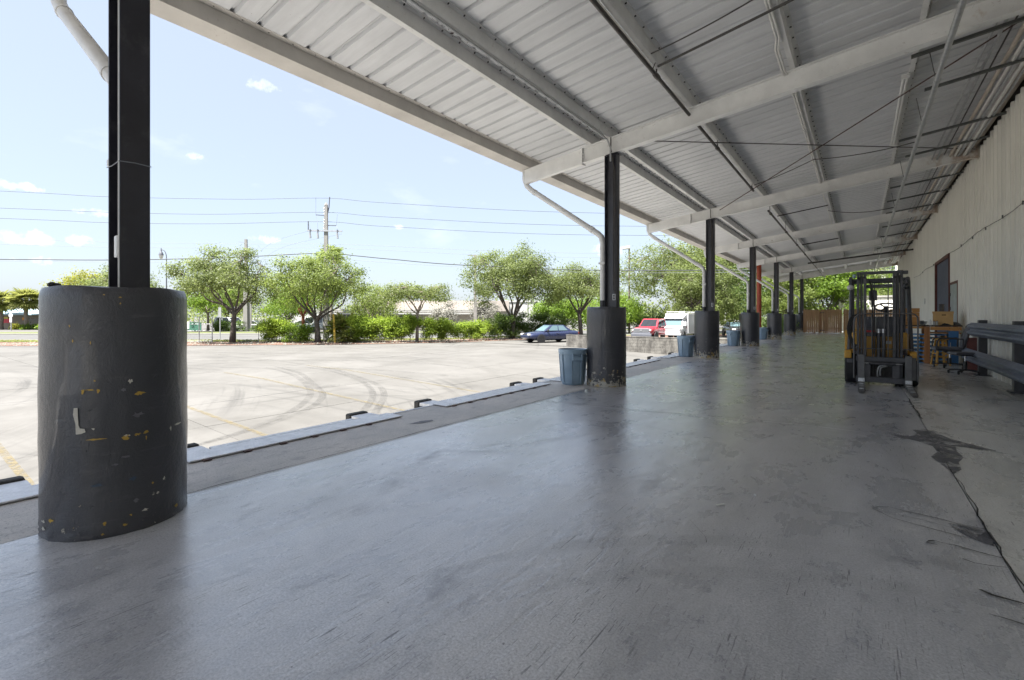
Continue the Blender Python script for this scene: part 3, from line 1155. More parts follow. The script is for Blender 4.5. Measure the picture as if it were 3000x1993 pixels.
# ---- concrete column guards (bollards)
R, HG = .3827, 1.5237
ordn = ['', 'nearest', 'second', 'third', 'fourth', 'fifth', 'sixth', 'seventh']
glabel = {1: 'huge nearest dark round concrete bollard with yellow and white paint chips',
          2: 'second dark concrete bollard from the camera, beside the closest grey blue trash can',
          3: 'third dark concrete bollard, right of a grey blue can in front of the block wall',
          4: 'fourth dark concrete bollard, right of the black coupe',
          5: 'fifth dark concrete bollard, chipped pale round its foot',
          6: 'sixth dark concrete bollard with many white chips down its side',
          7: 'last dark concrete bollard, heavily chipped, against the wooden fence'}
prof = [(R * .995, 0), (R * 1.004, .012), (R, .025), (R * 1.003, .04), (R, .055), (R * 1.002, .075)] + [(R * (1 + .004 * sin(i * 1.7)), .1 + i * .095) for i in range(14)] + [(R, HG - .06), (R * .985, HG - .02), (R * .955, HG)]
prof = sorted(prof, key=lambda p: p[1])
for i in range(1, 8):
    r = random.Random(i)
    b = MB()
    n = 72
    b.lathe(prof, n, (0, 0, 0))
    b.v = [(x * (1 + .006 * sin(3 * atan2(y, x) + 7 * z + i)), y * (1 + .006 * cos(2 * atan2(y, x) - 5 * z + i)), z + (.006 * sin(5 * atan2(y, x)) if z > HG - .03 else 0)) for x, y, z in b.v]
    b.v = [(x * q, y * q, z) for (x, y, z), q in ((v_, 1 + (r.uniform(-.016, .012) if v_[2] < .08 else r.uniform(-.002, .002))) for v_ in b.v)]
    o = obj('concrete_bollard', b, M['guard'] if i == 1 else M['guard_mid'] if i == 2 else (M['guard_worn'] if i < 5 else M['guard_far']), None, smooth=True, loc=(-4.0245, BY(i), 0))
    tag(o, glabel[i], 'bollard', 'concrete bollards round the dock columns')
    if i == 1:
        def chip(az, z, w, h, mat, seed, nm='paint_chip', shape=None):
            rr_ = random.Random(seed)
            bb = MB()
            pts = []
            base = shape or [(cos(t) * rr_.uniform(.35, 1.25), sin(t) * rr_.uniform(.3, 1.25)) for t in [2 * pi * k / 15 for k in range(15)]]
            for (a, c) in base:
                th = az + a * w / 2 / R
                pts.append((cos(th) * (R * 1.009 + .001), sin(th) * (R * 1.009 + .001), z + c * h / 2))
            bb.poly(pts)
            return obj(nm, bb, M[mat], o)
        # azimuths run from the left limb (-1.95) to the right limb (.75) as seen from the camera
        Ls = [(-.8, 1), (-.25, 1.02), (-.2, .7), (-.12, -.3), (.1, -.55), (.75, -.6), (.9, -.85), (.3, -.98), (-.5, -1), (-.55, -.2), (-.92, .5)]
        chip(-.722, .719, .069, .156, 'chip_white', 1, 'paint_chip', Ls)
        for k, (az, z, w, h, mt) in enumerate(((-.677, .894, .017, .030, 'chip_yellow'), (-.581, .903, .057, .009, 'chip_yellow'), (-.489, .897, .017, .029, 'chip_yellow'), (-.092, .940, .025, .030, 'chip_white'), (.029, .860, .060, .023, 'chip_yellow'), (-.172, .891, .035, .021, 'patch'), (-.001, .727, .063, .037, 'patch'), (-.143, .596, .040, .038, 'chip_yellow'), (-.137, .607, .036, .014, 'chip_white'), (.001, .605, .033, .021, 'chip_yellow'), (.115, .610, .045, .021, 'chip_yellow'), (.118, .576, .008, .029, 'chip_yellow'), (-.537, .604, .106, .011, 'chip_yellow'), (.695, .615, .068, .015, 'chip_white'), (.518, .598, .019, .037, 'chip_white'), (-.066, .335, .046, .028, 'chip_blue'), (-.495, .329, .074, .018, 'chip_blue'), (.390, .282, .019, .029, 'chip_white'), (-.154, .478, .040, .017, 'patch'), (.212, .276, .018, .014, 'chip_yellow'), (-.024, .195, .033, .029, 'patch'), (-.085, .112, .016, .014, 'chip_yellow'), (.102, .118, .035, .019, 'chip_white'), (-.406, .094, .020, .029, 'chip_yellow'), (-.166, .061, .031, .016, 'chip_yellow'), (-.431, .028, .018, .013, 'chip_yellow'), (-1.350, .113, .047, .021, 'chip_white'), (-1.355, .068, .044, .028, 'chip_white'), (-1.169, .127, .040, .028, 'chip_yellow'), (.658, .065, .040, .040, 'chip_yellow'), (-.216, 1.458, .019, .011, 'chip_yellow'), (-.217, 1.422, .010, .011, 'chip_yellow'), (-.417, 1.473, .017, .009, 'chip_yellow'), (-.855, 1.287, .009, .020, 'chip_yellow'), (-.810, 1.196, .009, .022, 'chip_yellow'), (-.579, 1.184, .008, .022, 'chip_yellow'), (-.528, .956, .012, .011, 'chip_yellow'), (-.546, .668, .018, .016, 'chip_white'), (-.286, .439, .035, .011, 'patch'), (.289, .202, .023, .018, 'chip_white'))):
            chip(az, z, w, h, mt, 50 + k)

b = MB()
rr = random.Random(4)
for k in range(7):
    a, q = rr.uniform(0, 6.28), rr.uniform(0, .03)
    b.lathe([(.012, 0), (.024, .008), (.02, .022), (.006, .03)], 7, (q * cos(a), q * sin(a), rr.uniform(0, .008)))
o = obj('dirt_clump', b, M['rubber'], None, smooth=True, loc=(-4.0245 - .10, Y1 - .30, HG))
tag(o, 'small dark clump of dirt lying on top of the nearest bollard', 'dirt clump', None, 'stuff')

# ---- steel columns with conduit and outlet box
clabel = {1: 'tall black steel column rising from the huge nearest bollard',
          2: 'black steel column standing in the second bollard, beside the closest trash can',
          3: 'black steel column standing in the third bollard, right of the white van',
          4: 'black steel column standing in the fourth bollard, left of the red pole',
          5: 'black steel column standing in the fifth bollard',
          6: 'black steel column standing in the sixth bollard',
          7: 'last black steel column, in front of the wooden fence'}
CX = -3.915
for i in range(1, 8):
    y = BY(i) + .03
    t = thing('steel_column', clabel[i], 'column', (CX, y, 0), 0, 'black columns along the dock edge')
    top = RZ(CX) - .012
    hx, hy = .125, .08
    b = MB()
    b.box((-hx, -hy, 1.3), (-hx + .014, hy, top))
    obj('outer_flange', b, M['column'], t, bevel=.003)
    b = MB().box((hx - .014, -hy, 1.3), (hx, hy, top))
    obj('inner_flange', b, M['column'], t, bevel=.003)
    b = MB().box((-hx + .014, -.005, 1.3), (hx - .014, .005, top))
    obj('web', b, M['column'], t)
    b = MB().box((-hx - .03, -hy - .02, top), (hx + .03, hy + .02, top + .012))
    obj('cap_plate', b, M['column'], t)
    if i == 1:
        obj('switch_box', MB().box((hx - .075, -hy - .012, 1.72), (hx - .018, -.02, 1.86)), M['white'], t, bevel=.004)
        obj('conduit', MB().tube([(hx - .002, -hy - .006, 1.52), (hx - .002, -hy - .006, top)], .004, 6), M['white'], t)
        obj('cord', MB().tube([(-hx, -hy - .006, 2.335), (-.02, -hy - .007, 2.325), (hx + .004, -hy - .006, 2.33), (hx + .006, 0, 2.337), (hx + .006, hy + .004, 2.333)], .0035, 5), M['thinwire'], t)
    else:
        obj('conduit', MB().tube([(hx - .05, -.035, 1.78), (hx - .05, -.035, top - .35), (hx - .085, -.06, top - .12), (hx - .10, -hy - .03, top + .1), (hx - .10, -hy - .03, top + .32)], .012, 8), M['darkpipe'], t, smooth=True)
        obj('conduit', MB().tube([(hx - .085, -.03, 1.85), (hx - .085, -.03, top - .05)], .009, 8), M['darkpipe'], t, smooth=True)
        ob = obj('outlet_box', MB().box((hx - .085, -.075, 1.66), (hx - .02, -.02, 1.78)), M['galv'], t, bevel=.004)
        obj('outlet', MB().box((hx - .07, -.079, 1.675), (hx - .035, -.0745, 1.715)).box((hx - .07, -.079, 1.725), (hx - .035, -.0745, 1.765)), M['darkpipe'], ob)

# ---- downspouts
for i in range(1, 8):
    y = BY(i) + .04
    t = thing('downspout', ['', 'pale grey downspout at upper left, slanting behind the nearest black column', 'pale grey downspout left of the second column', 'pale grey downspout left of the third column, over the white van',
                            'pale grey downspout left of the fourth column', 'pale grey downspout left of the fifth column', 'pale grey downspout left of the sixth column', 'farthest pale downspout, beside the last column'][i],
              'downspout', (0, y, 0), 0, 'downspouts from the canopy gutter')
    pr_ = .058
    xo = -6.0
    path = [(-4.115, 0, 1.50), (-4.115, 0, 2.80), (-4.15, 0, 2.93), (-4.22, 0, 3.0), (-5.82, 0, 4.12), (-5.95, 0, 4.24), (xo, 0, 4.36), (xo - .01, 0, 4.6)]
    obj('pipe', MB().tube(path, pr_, 16), M['pvc'], t, smooth=True)
    for a, c in (((-4.115, 0, 2.66), (-4.115, 0, 2.72)), ((-4.33, 0, 3.077), (-4.39, 0, 3.119)), ((-5.72, 0, 4.05), (-5.77, 0, 4.085)), ((xo, 0, 4.38), (xo - .005, 0, 4.46))):
        obj('coupling', MB().tube([a, c], pr_ + .007, 16), M['pvc'], t, smooth=True)
    obj('foot_sleeve', MB().tube([(-4.115, 0, 1.51), (-4.115, 0, 1.66)], pr_ + .004, 16), M['column'], t, smooth=True)
    obj('strap', MB().box((-4.18, -.066, 2.38), (-4.03, .066, 2.42)), M['pvc'], t)

# ================================================================== CANOPY
can = thing('canopy_roof', 'long pale ribbed steel canopy roof over the loading dock', 'canopy')
Y0R, Y1R = -7.6, 46.9  # near end, out of view, cut short so sunlit floor bounces light inside
# ribbed deck sheets, rib every 0.305 m
def deck_sheet(x0, x1, w):
    prof = []
    k = 3
    for j in range(k):
        y0 = j * .305
        prof += [(y0, 0), (y0 + .008, 0), (y0 + .026, .042), (y0 + .062, .042), (y0 + .080, 0)]
    prof.append((k * .305 - .006, 0))
    b = MB()
    n = len(prof)
    for x in (x0, x1):
        b.v += [(x, p[0], RZ(x, .524 + p[1])) for p in prof]
    for x in (x0, x1):
        b.v += [(x, p[0], RZ(x, .530 + p[1])) for p in prof]
    for j in range(n - 1):
        b.f.append((j, j + 1, n + j + 1, n + j))
        b.f.append((2 * n + j, 3 * n + j, 3 * n + j + 1, 2 * n + j + 1))
    b.f += [(0, n, 3 * n, 2 * n), (n - 1, 3 * n - 1, 4 * n - 1, 2 * n - 1)]
    return mesh_of('roof_panel', b, M['deck'])


m_a = deck_sheet(-6.06, -4.19, .915)
m_b = deck_sheet(-4.24, 2.42, .915)
k0 = int(round(Y0R / .915))
for k in range(k0, int(Y1R / .915)):
    for me, dz in ((m_a, -.006), (m_b, 0)):
        link('roof_panel', me, can, (0, k * .915 - .04, dz + rnd.uniform(-.001, .001)))
# solid weather skin above the sheets
b = MB()
b.poly([(-6.05, Y0R, RZ(-6.05, .575)), (2.5, Y0R, RZ(2.5, .575)), (2.5, Y1R, RZ(2.5, .575)), (-6.05, Y1R, RZ(-6.05, .575))])
obj('roof_membrane', b, M['b_white'], can)

# zed purlins, one length per bay, lapped at the rafters
def purlin_mesh(w_b=.066, w_t=.06, h=.2, L=BAY):
    b = MB()
    t_ = .004
    pr = [(-w_b, .016), (-w_b, 0), (0, 0), (0, h), (w_t, h), (w_t, h - .016)]
    pr2 = [(w_t - t_, h - .016), (w_t - t_, h - t_), (t_ * 0 - t_, h - t_), (-t_, t_), (-w_b + t_, t_), (-w_b + t_, .016)]
    n = len(pr)
    for y in (0, L):
        b.v += [(p[0], y, p[1] + .1211 * p[0]) for p in pr + pr2]
    N = 2 * n
    for j in range(N):
        j2 = (j + 1) % N
        b.f.append((j, j2, N + j2, N + j))
    for off in (0, N):
        for j in range(n - 1):
            b.f.append((off + j, off + j + 1, off + N - 2 - j, off + N - 1 - j))
    return b


pm = mesh_of('purlin', purlin_mesh(), M['purlin'])
lapm = mesh_of('purlin', purlin_mesh(.07, .064, .2, .9), M['purlin'])
PX = [-4.31, -3.93, -2.36, -.81, .73, 2.2]
for x in PX:
    for i in range(0, 7):
        p = link('purlin', pm, can, (x, BY(i), RZ(x, .322)))
        link('lap_splice', lapm, p, (.0045, -.45, -.002))
# eave member: zed with a deep light lower flange (box gutter underside) and dark web
b = MB()
epr = [(-.27, 0), (0, 0), (0, .20), (.075, .20), (.075, .188), (-.006, .188), (-.006, .006), (-.264, .006), (-.264, .20), (-.27, .20)]
b.extrude(epr, lambda a, c, t: (-5.83 + a, t, RZ(-5.83 + a, .325 + c)), Y0R, Y1R)
obj('eave_gutter', b, M['gutter'], can)
b = MB()
for k in range(int((Y1R - Y0R) / .305)):
    y = Y0R + .1 + k * .305
    b.box((-5.80, y, RZ(-5.8, .507)), (-5.79, y + .012, RZ(-5.8, .521)))
sc_ = obj('sheet_screws', b, M['darkpipe'], can)
sc_['kind'] = 'stuff'
b = MB()
for x in PX:
    for k in range(int((Y1R - Y0R) / .305)):
        y = Y0R + .02 + k * .305 + rnd.uniform(-.02, .02)
        b.box((x + .02, y, RZ(x + .02, .500)), (x + .045, y + .006, RZ(x + .03, .5185)))
sc_ = obj('purlin_screws', b, M['darkpipe'], can)
sc_['kind'] = 'stuff'
# crud caught between the doubled purlins
b = MB()
rr = random.Random(9)
for k in range(620):
    y = rr.uniform(Y0R, 30)
    x = rr.uniform(-4.26, -4.0)
    z = RZ(x, .5 + rr.uniform(0, .02))
    a = rr.uniform(0, pi)
    s_ = rr.uniform(.01, .05)
    b.poly([(x - s_ * cos(a), y - s_ * sin(a), z), (x + .01, y - .01, z - rr.uniform(.005, .03)), (x + s_ * cos(a), y + s_ * sin(a), z), (x - .01, y + .01, z)])
cr = obj('rust_crud', b, M['rod'], can)
cr['kind'] = 'stuff'


def ibeam(x0, x1, w, d, tw=.012, tf=.014, shift=0):
    b = MB()
    for (h0, h1, ww) in ((0, tf, w), (tf, d - tf, tw), (d - tf, d, w)):
        b.v += [(x, yy, RZ(x, hh)) for x in (x0, x1) for yy, hh in ((-ww / 2 + shift, h0), (ww / 2 + shift, h0), (ww / 2 + shift, h1), (-ww / 2 + shift, h1))]
        n = len(b.v) - 8
        b.f += [tuple(n + i for i in q) for q in ((0, 1, 2, 3), (7, 6, 5, 4), (0, 4, 5, 1), (1, 5, 6, 2), (2, 6, 7, 3), (3, 7, 4, 0))]
    return b


rm = mesh_of('rafter', ibeam(-4.52, 2.36, .15, .318), M['beam'])
tm_b = MB().extrude([(-.05, .004), (.05, .004), (.05, .31), (-.05, .31)], lambda a, c, t: (t, a, RZ(t, c)), -5.95, -4.535)
tm = mesh_of('tip', tm_b, M['beam'])
spm = MB()
for x in (-4.535, -4.519):
    spm.v += [(x, yy, RZ(x, hh)) for yy, hh in ((-.078, -.02), (.078, -.02), (.078, .325), (-.078, .325))]
spm.f = [(0, 1, 2, 3), (7, 6, 5, 4), (0, 4, 5, 1), (1, 5, 6, 2), (2, 6, 7, 3), (3, 7, 4, 0)]
spm = mesh_of('splice_plate', spm, M['beam'])
bm_ = MB()
for k in range(5):
    for yy in (-.05, .05):
        bm_.lathe([(.011, 0), (.011, .012)], 6, (-4.519, yy, RZ(-4.52, .03 + k * .065)), 'X')
bm_ = mesh_of('bolts', bm_, M['galv'])
em = MB()
for x in (2.362, 2.38):
    em.v += [(x, yy, RZ(x, hh)) for yy, hh in ((-.1, -.03), (.1, -.03), (.1, .34), (-.1, .34))]
em.f = [(0, 1, 2, 3), (7, 6, 5, 4), (0, 4, 5, 1), (1, 5, 6, 2), (2, 6, 7, 3), (3, 7, 4, 0)]
em = mesh_of('end_plate', em, M['rustbeam'])
for i in range(0, 8):
    r_ = link('rafter', rm, can, (0, BY(i), 0))
    link('tip', tm, r_)
    link('splice_plate', spm, r_)
    link('bolts', bm_, r_)
    link('end_plate', em, r_)
# rusted ledger along the wall head
b = MB().extrude([(2.22, .30), (2.36, .30), (2.36, .46), (2.22, .46)], lambda a, c, t: (a, t, RZ(a, c)), Y0R, Y1R)
obj('wall_ledger', b, M['rustbeam'], can)
b = MB().extrude([(-6.06, .33), (-6.05, .33), (-6.05, .56), (-6.06, .56)], lambda a, c, t: (a, t, RZ(a, c)), Y0R - .1, Y1R + .1)
b.extrude([(-6.0, .2), (2.3, .2), (2.3, .57), (-6.0, .57)], lambda a, c, t: (a, t, RZ(a, c)), Y1R - .003, Y1R + .012)
obj('fascia', b, M['beam'], can)

# ---- services under the canopy
def service(name, label, cat, mb, m, group=None, smooth=True):
    o = obj(name, mb, m, None, smooth=smooth)
    return tag(o, label, cat, group)


t = thing('sprinkler_pipe', 'near dark sprinkler pipe hung along the canopy from the top of the photo', 'pipe')
obj('pipe', MB().tube([(-2.43, -7, 4.92), (-2.43, 14.9, 4.92)], .028, 12), M['darkpipe'], t, smooth=True)
for y in (-.5, 3.2, 6.75, 10.5, 14.5):
    obj('hanger', MB().tube([(-2.38, y, RZ(-2.38, .33)), (-2.43, y, 4.93)], .006, 6), M['darkpipe'], t)
    h_ = obj('sprinkler_head', MB().lathe([(.036, -.08), (.040, 0), (.036, .08)], 12, (-2.43, y + .18, 4.92), 'Y'), M['darkpipe'], t, smooth=True)
    obj('deflector', MB().tube([(-2.43, y + .18, 4.95), (-2.43, y + .18, 5.03)], .012, 8), M['darkpipe'], h_)
t = thing('sprinkler_pipe', 'far dark sprinkler pipe hung lower, running on above the forklift mast to the fence', 'pipe')
obj('pipe', MB().tube([(-2.30, 16.7, 4.66), (-2.30, 46, 4.56)], .03, 10), M['darkpipe'], t, smooth=True)
for y in (17, 21, 25, 29, 33, 37, 41):
    obj('hanger', MB().tube([(-2.30, y, RZ(-2.3, .33)), (-2.30, y, 4.64)], .007, 6), M['darkpipe'], t)
    obj('sprinkler_head', MB().lathe([(.042, -.08), (.048, 0), (.042, .08)], 10, (-2.30, y + .2, 4.655 - .0034 * (y - 16.7)), 'Y'), M['darkpipe'], t, smooth=True)

b = MB().tube([(-2.47, -7, RZ(-2.47, .30)), (-2.47, 7.6, RZ(-2.47, .30)), (-2.45, 7.8, RZ(-2.45, .31)), (-2.45, 8.4, RZ(-2.45, .31))], .017, 8)
b.tube([(-2.44, -7, RZ(-2.44, .298)), (-2.44, 6.9, RZ(-2.44, .298))], .012, 8)
service('conduit_run', 'bright conduit clipped under the purlin beside the near sprinkler pipe', 'conduit', b, M['conduit'], 'conduits under the canopy')
b = MB().tube([(-3.96, -7, RZ(-3.96, .295)), (-3.96, 8.3, RZ(-3.96, .295)), (-3.94, 8.48, RZ(-3.94, .26)), (-3.915 + .03, 8.5, RZ(-3.9, .1)), (-3.885, 8.5, 4.35)], .017, 8)
service('conduit_run', 'grey conduit along the doubled purlins, bending down onto the second column', 'conduit', b, M['galv'], 'conduits under the canopy')
b = MB()
for dx, y1 in ((-.92, 46), (-.885, 17.5)):
    b.tube([(dx, -7, RZ(dx, .30)), (dx, 7.4, RZ(dx, .30)), (dx - .05, 7.7, RZ(dx, .29)), (dx - .05, 8.5, RZ(dx, .29)), (dx, 8.8, RZ(dx, .30)), (dx, y1, RZ(dx, .30))], .016, 8)
for y in (9.4, 10.4, 11.4, 12.6, 13.8, 17, 18.4):
    b.lathe([(.03, -.03), (.03, .03)], 8, (-.92, y, RZ(-.92, .30)), 'Y')
service('conduit_run', 'white twin conduit clipped under the middle purlin of the canopy', 'conduit', b, M['conduit'], 'conduits under the canopy')
b = MB()
for dx in (.60, .645):
    b.tube([(dx, 10.2, RZ(dx, .29)), (dx, 14.2, RZ(dx, .29))], .021, 10)
for y in (10.25, 14.15):
    b.box((.57, y - .03, RZ(.6, .26)), (.68, y + .03, RZ(.6, .32)))
service('strip_light', 'two white fluorescent style tubes under the purlin nearest the wall', 'light', b, M['white'])
b = MB().tube([(.95, -7, 4.93), (.95, 9.4, 4.93), (.955, 10.2, 4.93), (.955, 46, 4.90)], .038, 12)
for y in (3.5, 9.6, 11.6, 16, 20, 24, 30, 36):
    b.lathe([(.045, -.03), (.045, .03)], 10, (.953, y, 4.93), 'Y')
service('drain_pipe', 'thick pale grey pipe hung below the rafters near the wall', 'pipe', b, M['galv'])
b = MB()
for y in (3.5, 9.6, 11.6, 16, 20, 24, 30, 36):
    b.tube([(.86, y, RZ(.86, .33)), (.94, y, 4.93)], .006, 5)
service('pipe_hangers', 'dark hanger rods holding the thick grey pipe', 'hanger', b, M['strut'])
# conduit bundle along the wall head
for k, (x, off, rad, m, lb) in enumerate(((1.52, .22, .018, 'galv', 'slim grey conduit farthest from the wall in the bundle under the canopy'),
                                          (1.62, .20, .022, 'galv', 'second grey conduit of the bundle out from the wall'),
                                          (1.86, .20, .03, 'rustbeam', 'rust spotted pipe in the bundle along the wall'),
                                          (1.95, .17, .026, 'conduit', 'pale conduit in the middle of the bundle along the wall'),
                                          (2.02, .16, .03, 'galv', 'thick grey conduit in the bundle along the wall'),
                                          (2.10, .15, .03, 'conduit', 'thick pale conduit close to the wall head'),
                                          (2.17, .14, .022, 'galv', 'grey conduit nearest the wall in the bundle'),
                                          (1.75, .26, .012, 'darkpipe', 'thin dark cable conduit in the bundle along the wall'))):
    pts = [(x, -7, RZ(x, off))] + [(x + rnd.uniform(-.015, .015), y, RZ(x, off) + rnd.uniform(-.01, .01)) for y in range(-4, 44, 4)] + [(x, 46, RZ(x, off))]
    service('wall_conduit', lb, 'conduit', MB().tube(pts, rad, 10), M[m], 'conduit bundle along the wall head')
def bar_at(x0, x1, y, label, w=.05):
    b = MB()
    b.v = []
    for x in (x0, x1):
        b.v += [(x, y - w / 2, RZ(x, .10)), (x, y + w / 2, RZ(x, .10)), (x, y + w / 2, RZ(x, .145)), (x, y - w / 2, RZ(x, .145))]
    b.f = [(0, 1, 2, 3), (7, 6, 5, 4), (0, 4, 5, 1), (1, 5, 6, 2), (2, 6, 7, 3), (3, 7, 4, 0)]
    service('trapeze_bar', label, 'support bar', b, M['strut'], 'trapeze bars carrying the conduits', False)
for y, x0, lb in ((3.2, .6, 'dark trapeze bar above the camera, out of the frame'), (9.15, .62, 'dark trapeze bar just past the first big rafter, under the conduits'),
                  (10.7, .9, 'second dark trapeze bar past the first big rafter'), (13.4, .7, 'third dark trapeze bar before the second rafter'), (14.9, .9, 'dark trapeze bar right before the second rafter, at the wall'),
                  (18.2, .75, 'first dark trapeze bar past the second rafter'), (20.3, .75, 'second dark trapeze bar past the second rafter'), (22.6, .8, 'dark trapeze bar before the third rafter'),
                  (26, .8, 'first dark trapeze bar past the third rafter'), (29.2, .8, 'second dark trapeze bar past the third rafter'), (34, .8, 'dark trapeze bar past the fourth rafter'), (37, .8, 'farthest dark trapeze bar, near the forklift mast top')):
    bar_at(x0, 2.36, y, lb)
# bracing rods and slack cables
def rod(label, pts, r, m, name='brace_rod', cat='brace rod'):
    service(name, label, cat, MB().tube(pts, r, 6), M[m], None)
rod('dark brace rod running nearly level from the second column to the wall', [(-3.6, BY(2) + .1, RZ(-3.6, .2)), (2.3, BY(3) - .1, RZ(2.3, .2))], .011, 'darkpipe')
rod('rusty red brace rod rising from the third column to the wall, crossing the dark rod', [(-3.6, BY(3) - .1, RZ(-3.6, .2)), (2.3, BY(2) + .1, RZ(2.3, .2))], .011, 'rod')
rod('dark pipe strut crossing under the canopy above the forklift', [(-2.5, 33.5, 4.55), (2.36, 33.5, 4.98)], .05, 'darkpipe', 'cross_pipe', 'pipe')
def sag(a, c, s_, n=10):
    return [(a[0] + (c[0] - a[0]) * k / n, a[1] + (c[1] - a[1]) * k / n, a[2] + (c[2] - a[2]) * k / n - s_ * 4 * (k / n) * (1 - k / n)) for k in range(n + 1)]
rod('thin dark cable drooping between purlins above the second rafter', sag((-2.36, 6.5, RZ(-2.36, .33)), (-.85, 6.3, RZ(-.85, .32)), .03), .009, 'darkpipe', 'slack_cable', 'cable')
rod('black pipe and cable crossing the canopy top, above the near sprinkler pipe', sag((-2.36, 6.78, RZ(-2.36, .27)), (1.0, 6.4, RZ(1.0, .27)), .02), .017, 'darkpipe', 'slack_cable', 'cable')
rod('dark cable sweeping from the middle purlin to the thick grey pipe', sag((-.9, 13.6, RZ(-.9, .28)), (.95, 12.8, 4.95), .06), .01, 'darkpipe', 'slack_cable', 'cable')
rod('dark cable from the third purlin to the middle purlin, beyond the crossing rods', sag((-2.36, 14.6, RZ(-2.36, .3)), (-.9, 13.6, RZ(-.9, .28)), .03), .01, 'darkpipe', 'slack_cable', 'cable')
rod('thin cable drooping to the wall conduits past the second rafter', sag((-.9, 20.5, RZ(-.9, .28)), (.95, 20.0, 4.95), .12), .012, 'darkpipe', 'slack_cable', 'cable')
rod('dark pipe stub between purlins past the second rafter', [(-2.36, 19.2, RZ(-2.36, .22)), (-.85, 19.2, RZ(-.85, .22))], .02, 'darkpipe', 'cross_pipe', 'pipe')
rod('dark pipe stub between purlins past the third rafter', [(-2.3, 27.5, RZ(-2.3, .2)), (-.8, 27.5, RZ(-.8, .2))], .03, 'darkpipe', 'cross_pipe', 'pipe')

# ================================================================== WAREHOUSE WALL
wh = thing('warehouse', 'long warehouse with cream ribbed metal wall, red framed doors, right of the dock', 'building')
WX, WTOP = 2.42, 5.52


def wall_panel(y0, y1, z0, z1):
    b = MB()
    pr = [(y0, 0)]
    pitch = .355
    n = max(1, int(round((y1 - y0) / pitch)))
    pitch = (y1 - y0) / n
    for k in range(n):
        a = y0 + k * pitch
        c = a + pitch * .5
        pr += [(c - .055, 0), (c - .032, -.042), (c + .032, -.042), (c + .055, 0)]
        if k < n - 1:
            q = a + pitch
            pr += [(q - .012, 0), (q - .006, -.006), (q + .006, -.006), (q + .012, 0)]
    pr.append((y1, 0))
    N = len(pr)
    for z in (z0, z1):
        b.v += [(WX + p[1], p[0], z) for p in pr]
    for j in range(N - 1):
        b.f.append((j, N + j, N + j + 1, j + 1))
    return b


pmesh = {}
def wall_run(y0, y1, z0):
    n = max(1, int(round((y1 - y0) / 1.065)))
    w = (y1 - y0) / n
    key = (round(w, 3), z0)
    if key not in pmesh:
        b = wall_panel(0, w - .003, z0, WTOP)
        me = bpy.data.meshes.new('wall_panel')
        me.from_pydata(b.v, [], b.f)
        me.materials.append(M['wall'])
        pmesh[key] = me
    for k in range(n):
        link('wall_panel', pmesh[key], wh, (rnd.uniform(-.002, .002), y0 + k * w, 0))


for a, c, z0 in ((-16, 19.45, .0), (19.45, 21.0, 2.44), (21.0, 24.55, 3.42), (24.55, 36.95, 0), (36.95, 41.65, 3.42), (41.65, 50.0, 0)):
    wall_run(a, c, z0)
b = MB().box((2.5, -16, -.5), (30, 50, 6.2))
obj('building_body', b, M['b_tan'], wh)
b = MB().box((WX - .005, -16, WTOP), (WX + .06, 50, WTOP + .03))
obj('head_flashing', b, M['strut'], wh)
b = MB().box((WX + .035, 49.99, 0), (2.5, 50.02, 6.2))
obj('end_flashing', b, M['wall'], wh)


def doorway(y0, y1, zt, nm):
    d = obj('door', MB().box((WX + .02, y0 + .14, 0), (WX + .05, y1 - .02, zt - .1)), M['bluedoor'], wh)
    d['label'] = nm
    b = MB()
    k = 0
    y = y0 + .2
    while y < y1 - .15:
        b.box((WX + .004, y, 0), (WX + .02, y + .05, zt - .1))
        y += .2
    obj('rib', b, M['bluedoor'], d)
    f = obj('door_frame', MB().box((WX - .06, y1 - .14, 0), (WX + .019, y1, zt)).box((WX - .06, y0, 0), (WX + .019, y0 + .05, zt)).box((WX - .06, y0 + .05, zt - .1), (WX + .019, y1 - .14, zt)), M['redframe'], wh)
    return d


doorway(21.0, 24.55, 3.42, 'grey blue sliding door in the nearer red frame')
doorway(36.95, 41.65, 3.42, 'grey blue sliding door in the farther red frame')
d = obj('door', MB().box((WX - .03, 19.55, .02), (WX + .02, 20.9, 2.36)), M['paledoor'], wh)
d['label'] = 'pale scuffed hinged door beside the nearer red frame'
b = MB()
for z in (1.55, 2.0, 1.0):
    b.box((WX - .055, 20.78, z), (WX - .031, 20.9, z + .1))
obj('hinge', b, M['rod'], d)
obj('handle', MB().tube([(WX - .032, 19.75, 1.02), (WX - .08, 19.75, 1.02), (WX - .08, 19.85, 1.02)], .014, 8), M['galv'], d)
obj('door_frame', MB().box((WX - .035, 19.44, 0), (WX + .02, 19.54, 2.44)).box((WX - .035, 19.54, 2.37), (WX + .02, 21.0, 2.44)), M['redframe'], wh)
d = obj('door', MB().box((WX - .03, 35.6, .02), (WX - .012, 36.6, 2.3)), M['paledoor'], wh)
obj('handle', MB().tube([(WX - .032, 35.75, 1.02), (WX - .08, 35.75, 1.02)], .014, 8), M['galv'], d)
pts = [(WX - .045, y, 3.40 - .035 * sin((y - 12) * 1.1) + .012 * ((y * 7) % 1)) for y in [10 + k * .5 for k in range(48)]]
obj('wall_cable', MB().tube(pts, .006, 6), M['darkpipe'], wh)
b = MB()
for y in (12.3, 13.8, 15.4, 17, 18.7, 21, 25, 29):
    b.box((WX - .055, y, 3.36), (WX - .034, y + .03, 3.43))
obj('cable_clip', b, M['strut'], wh)
obj('outlet_box', MB().box((WX - .08, 28.0, 1.9), (WX - .034, 28.18, 2.15)), M['white'], wh, bevel=.006)

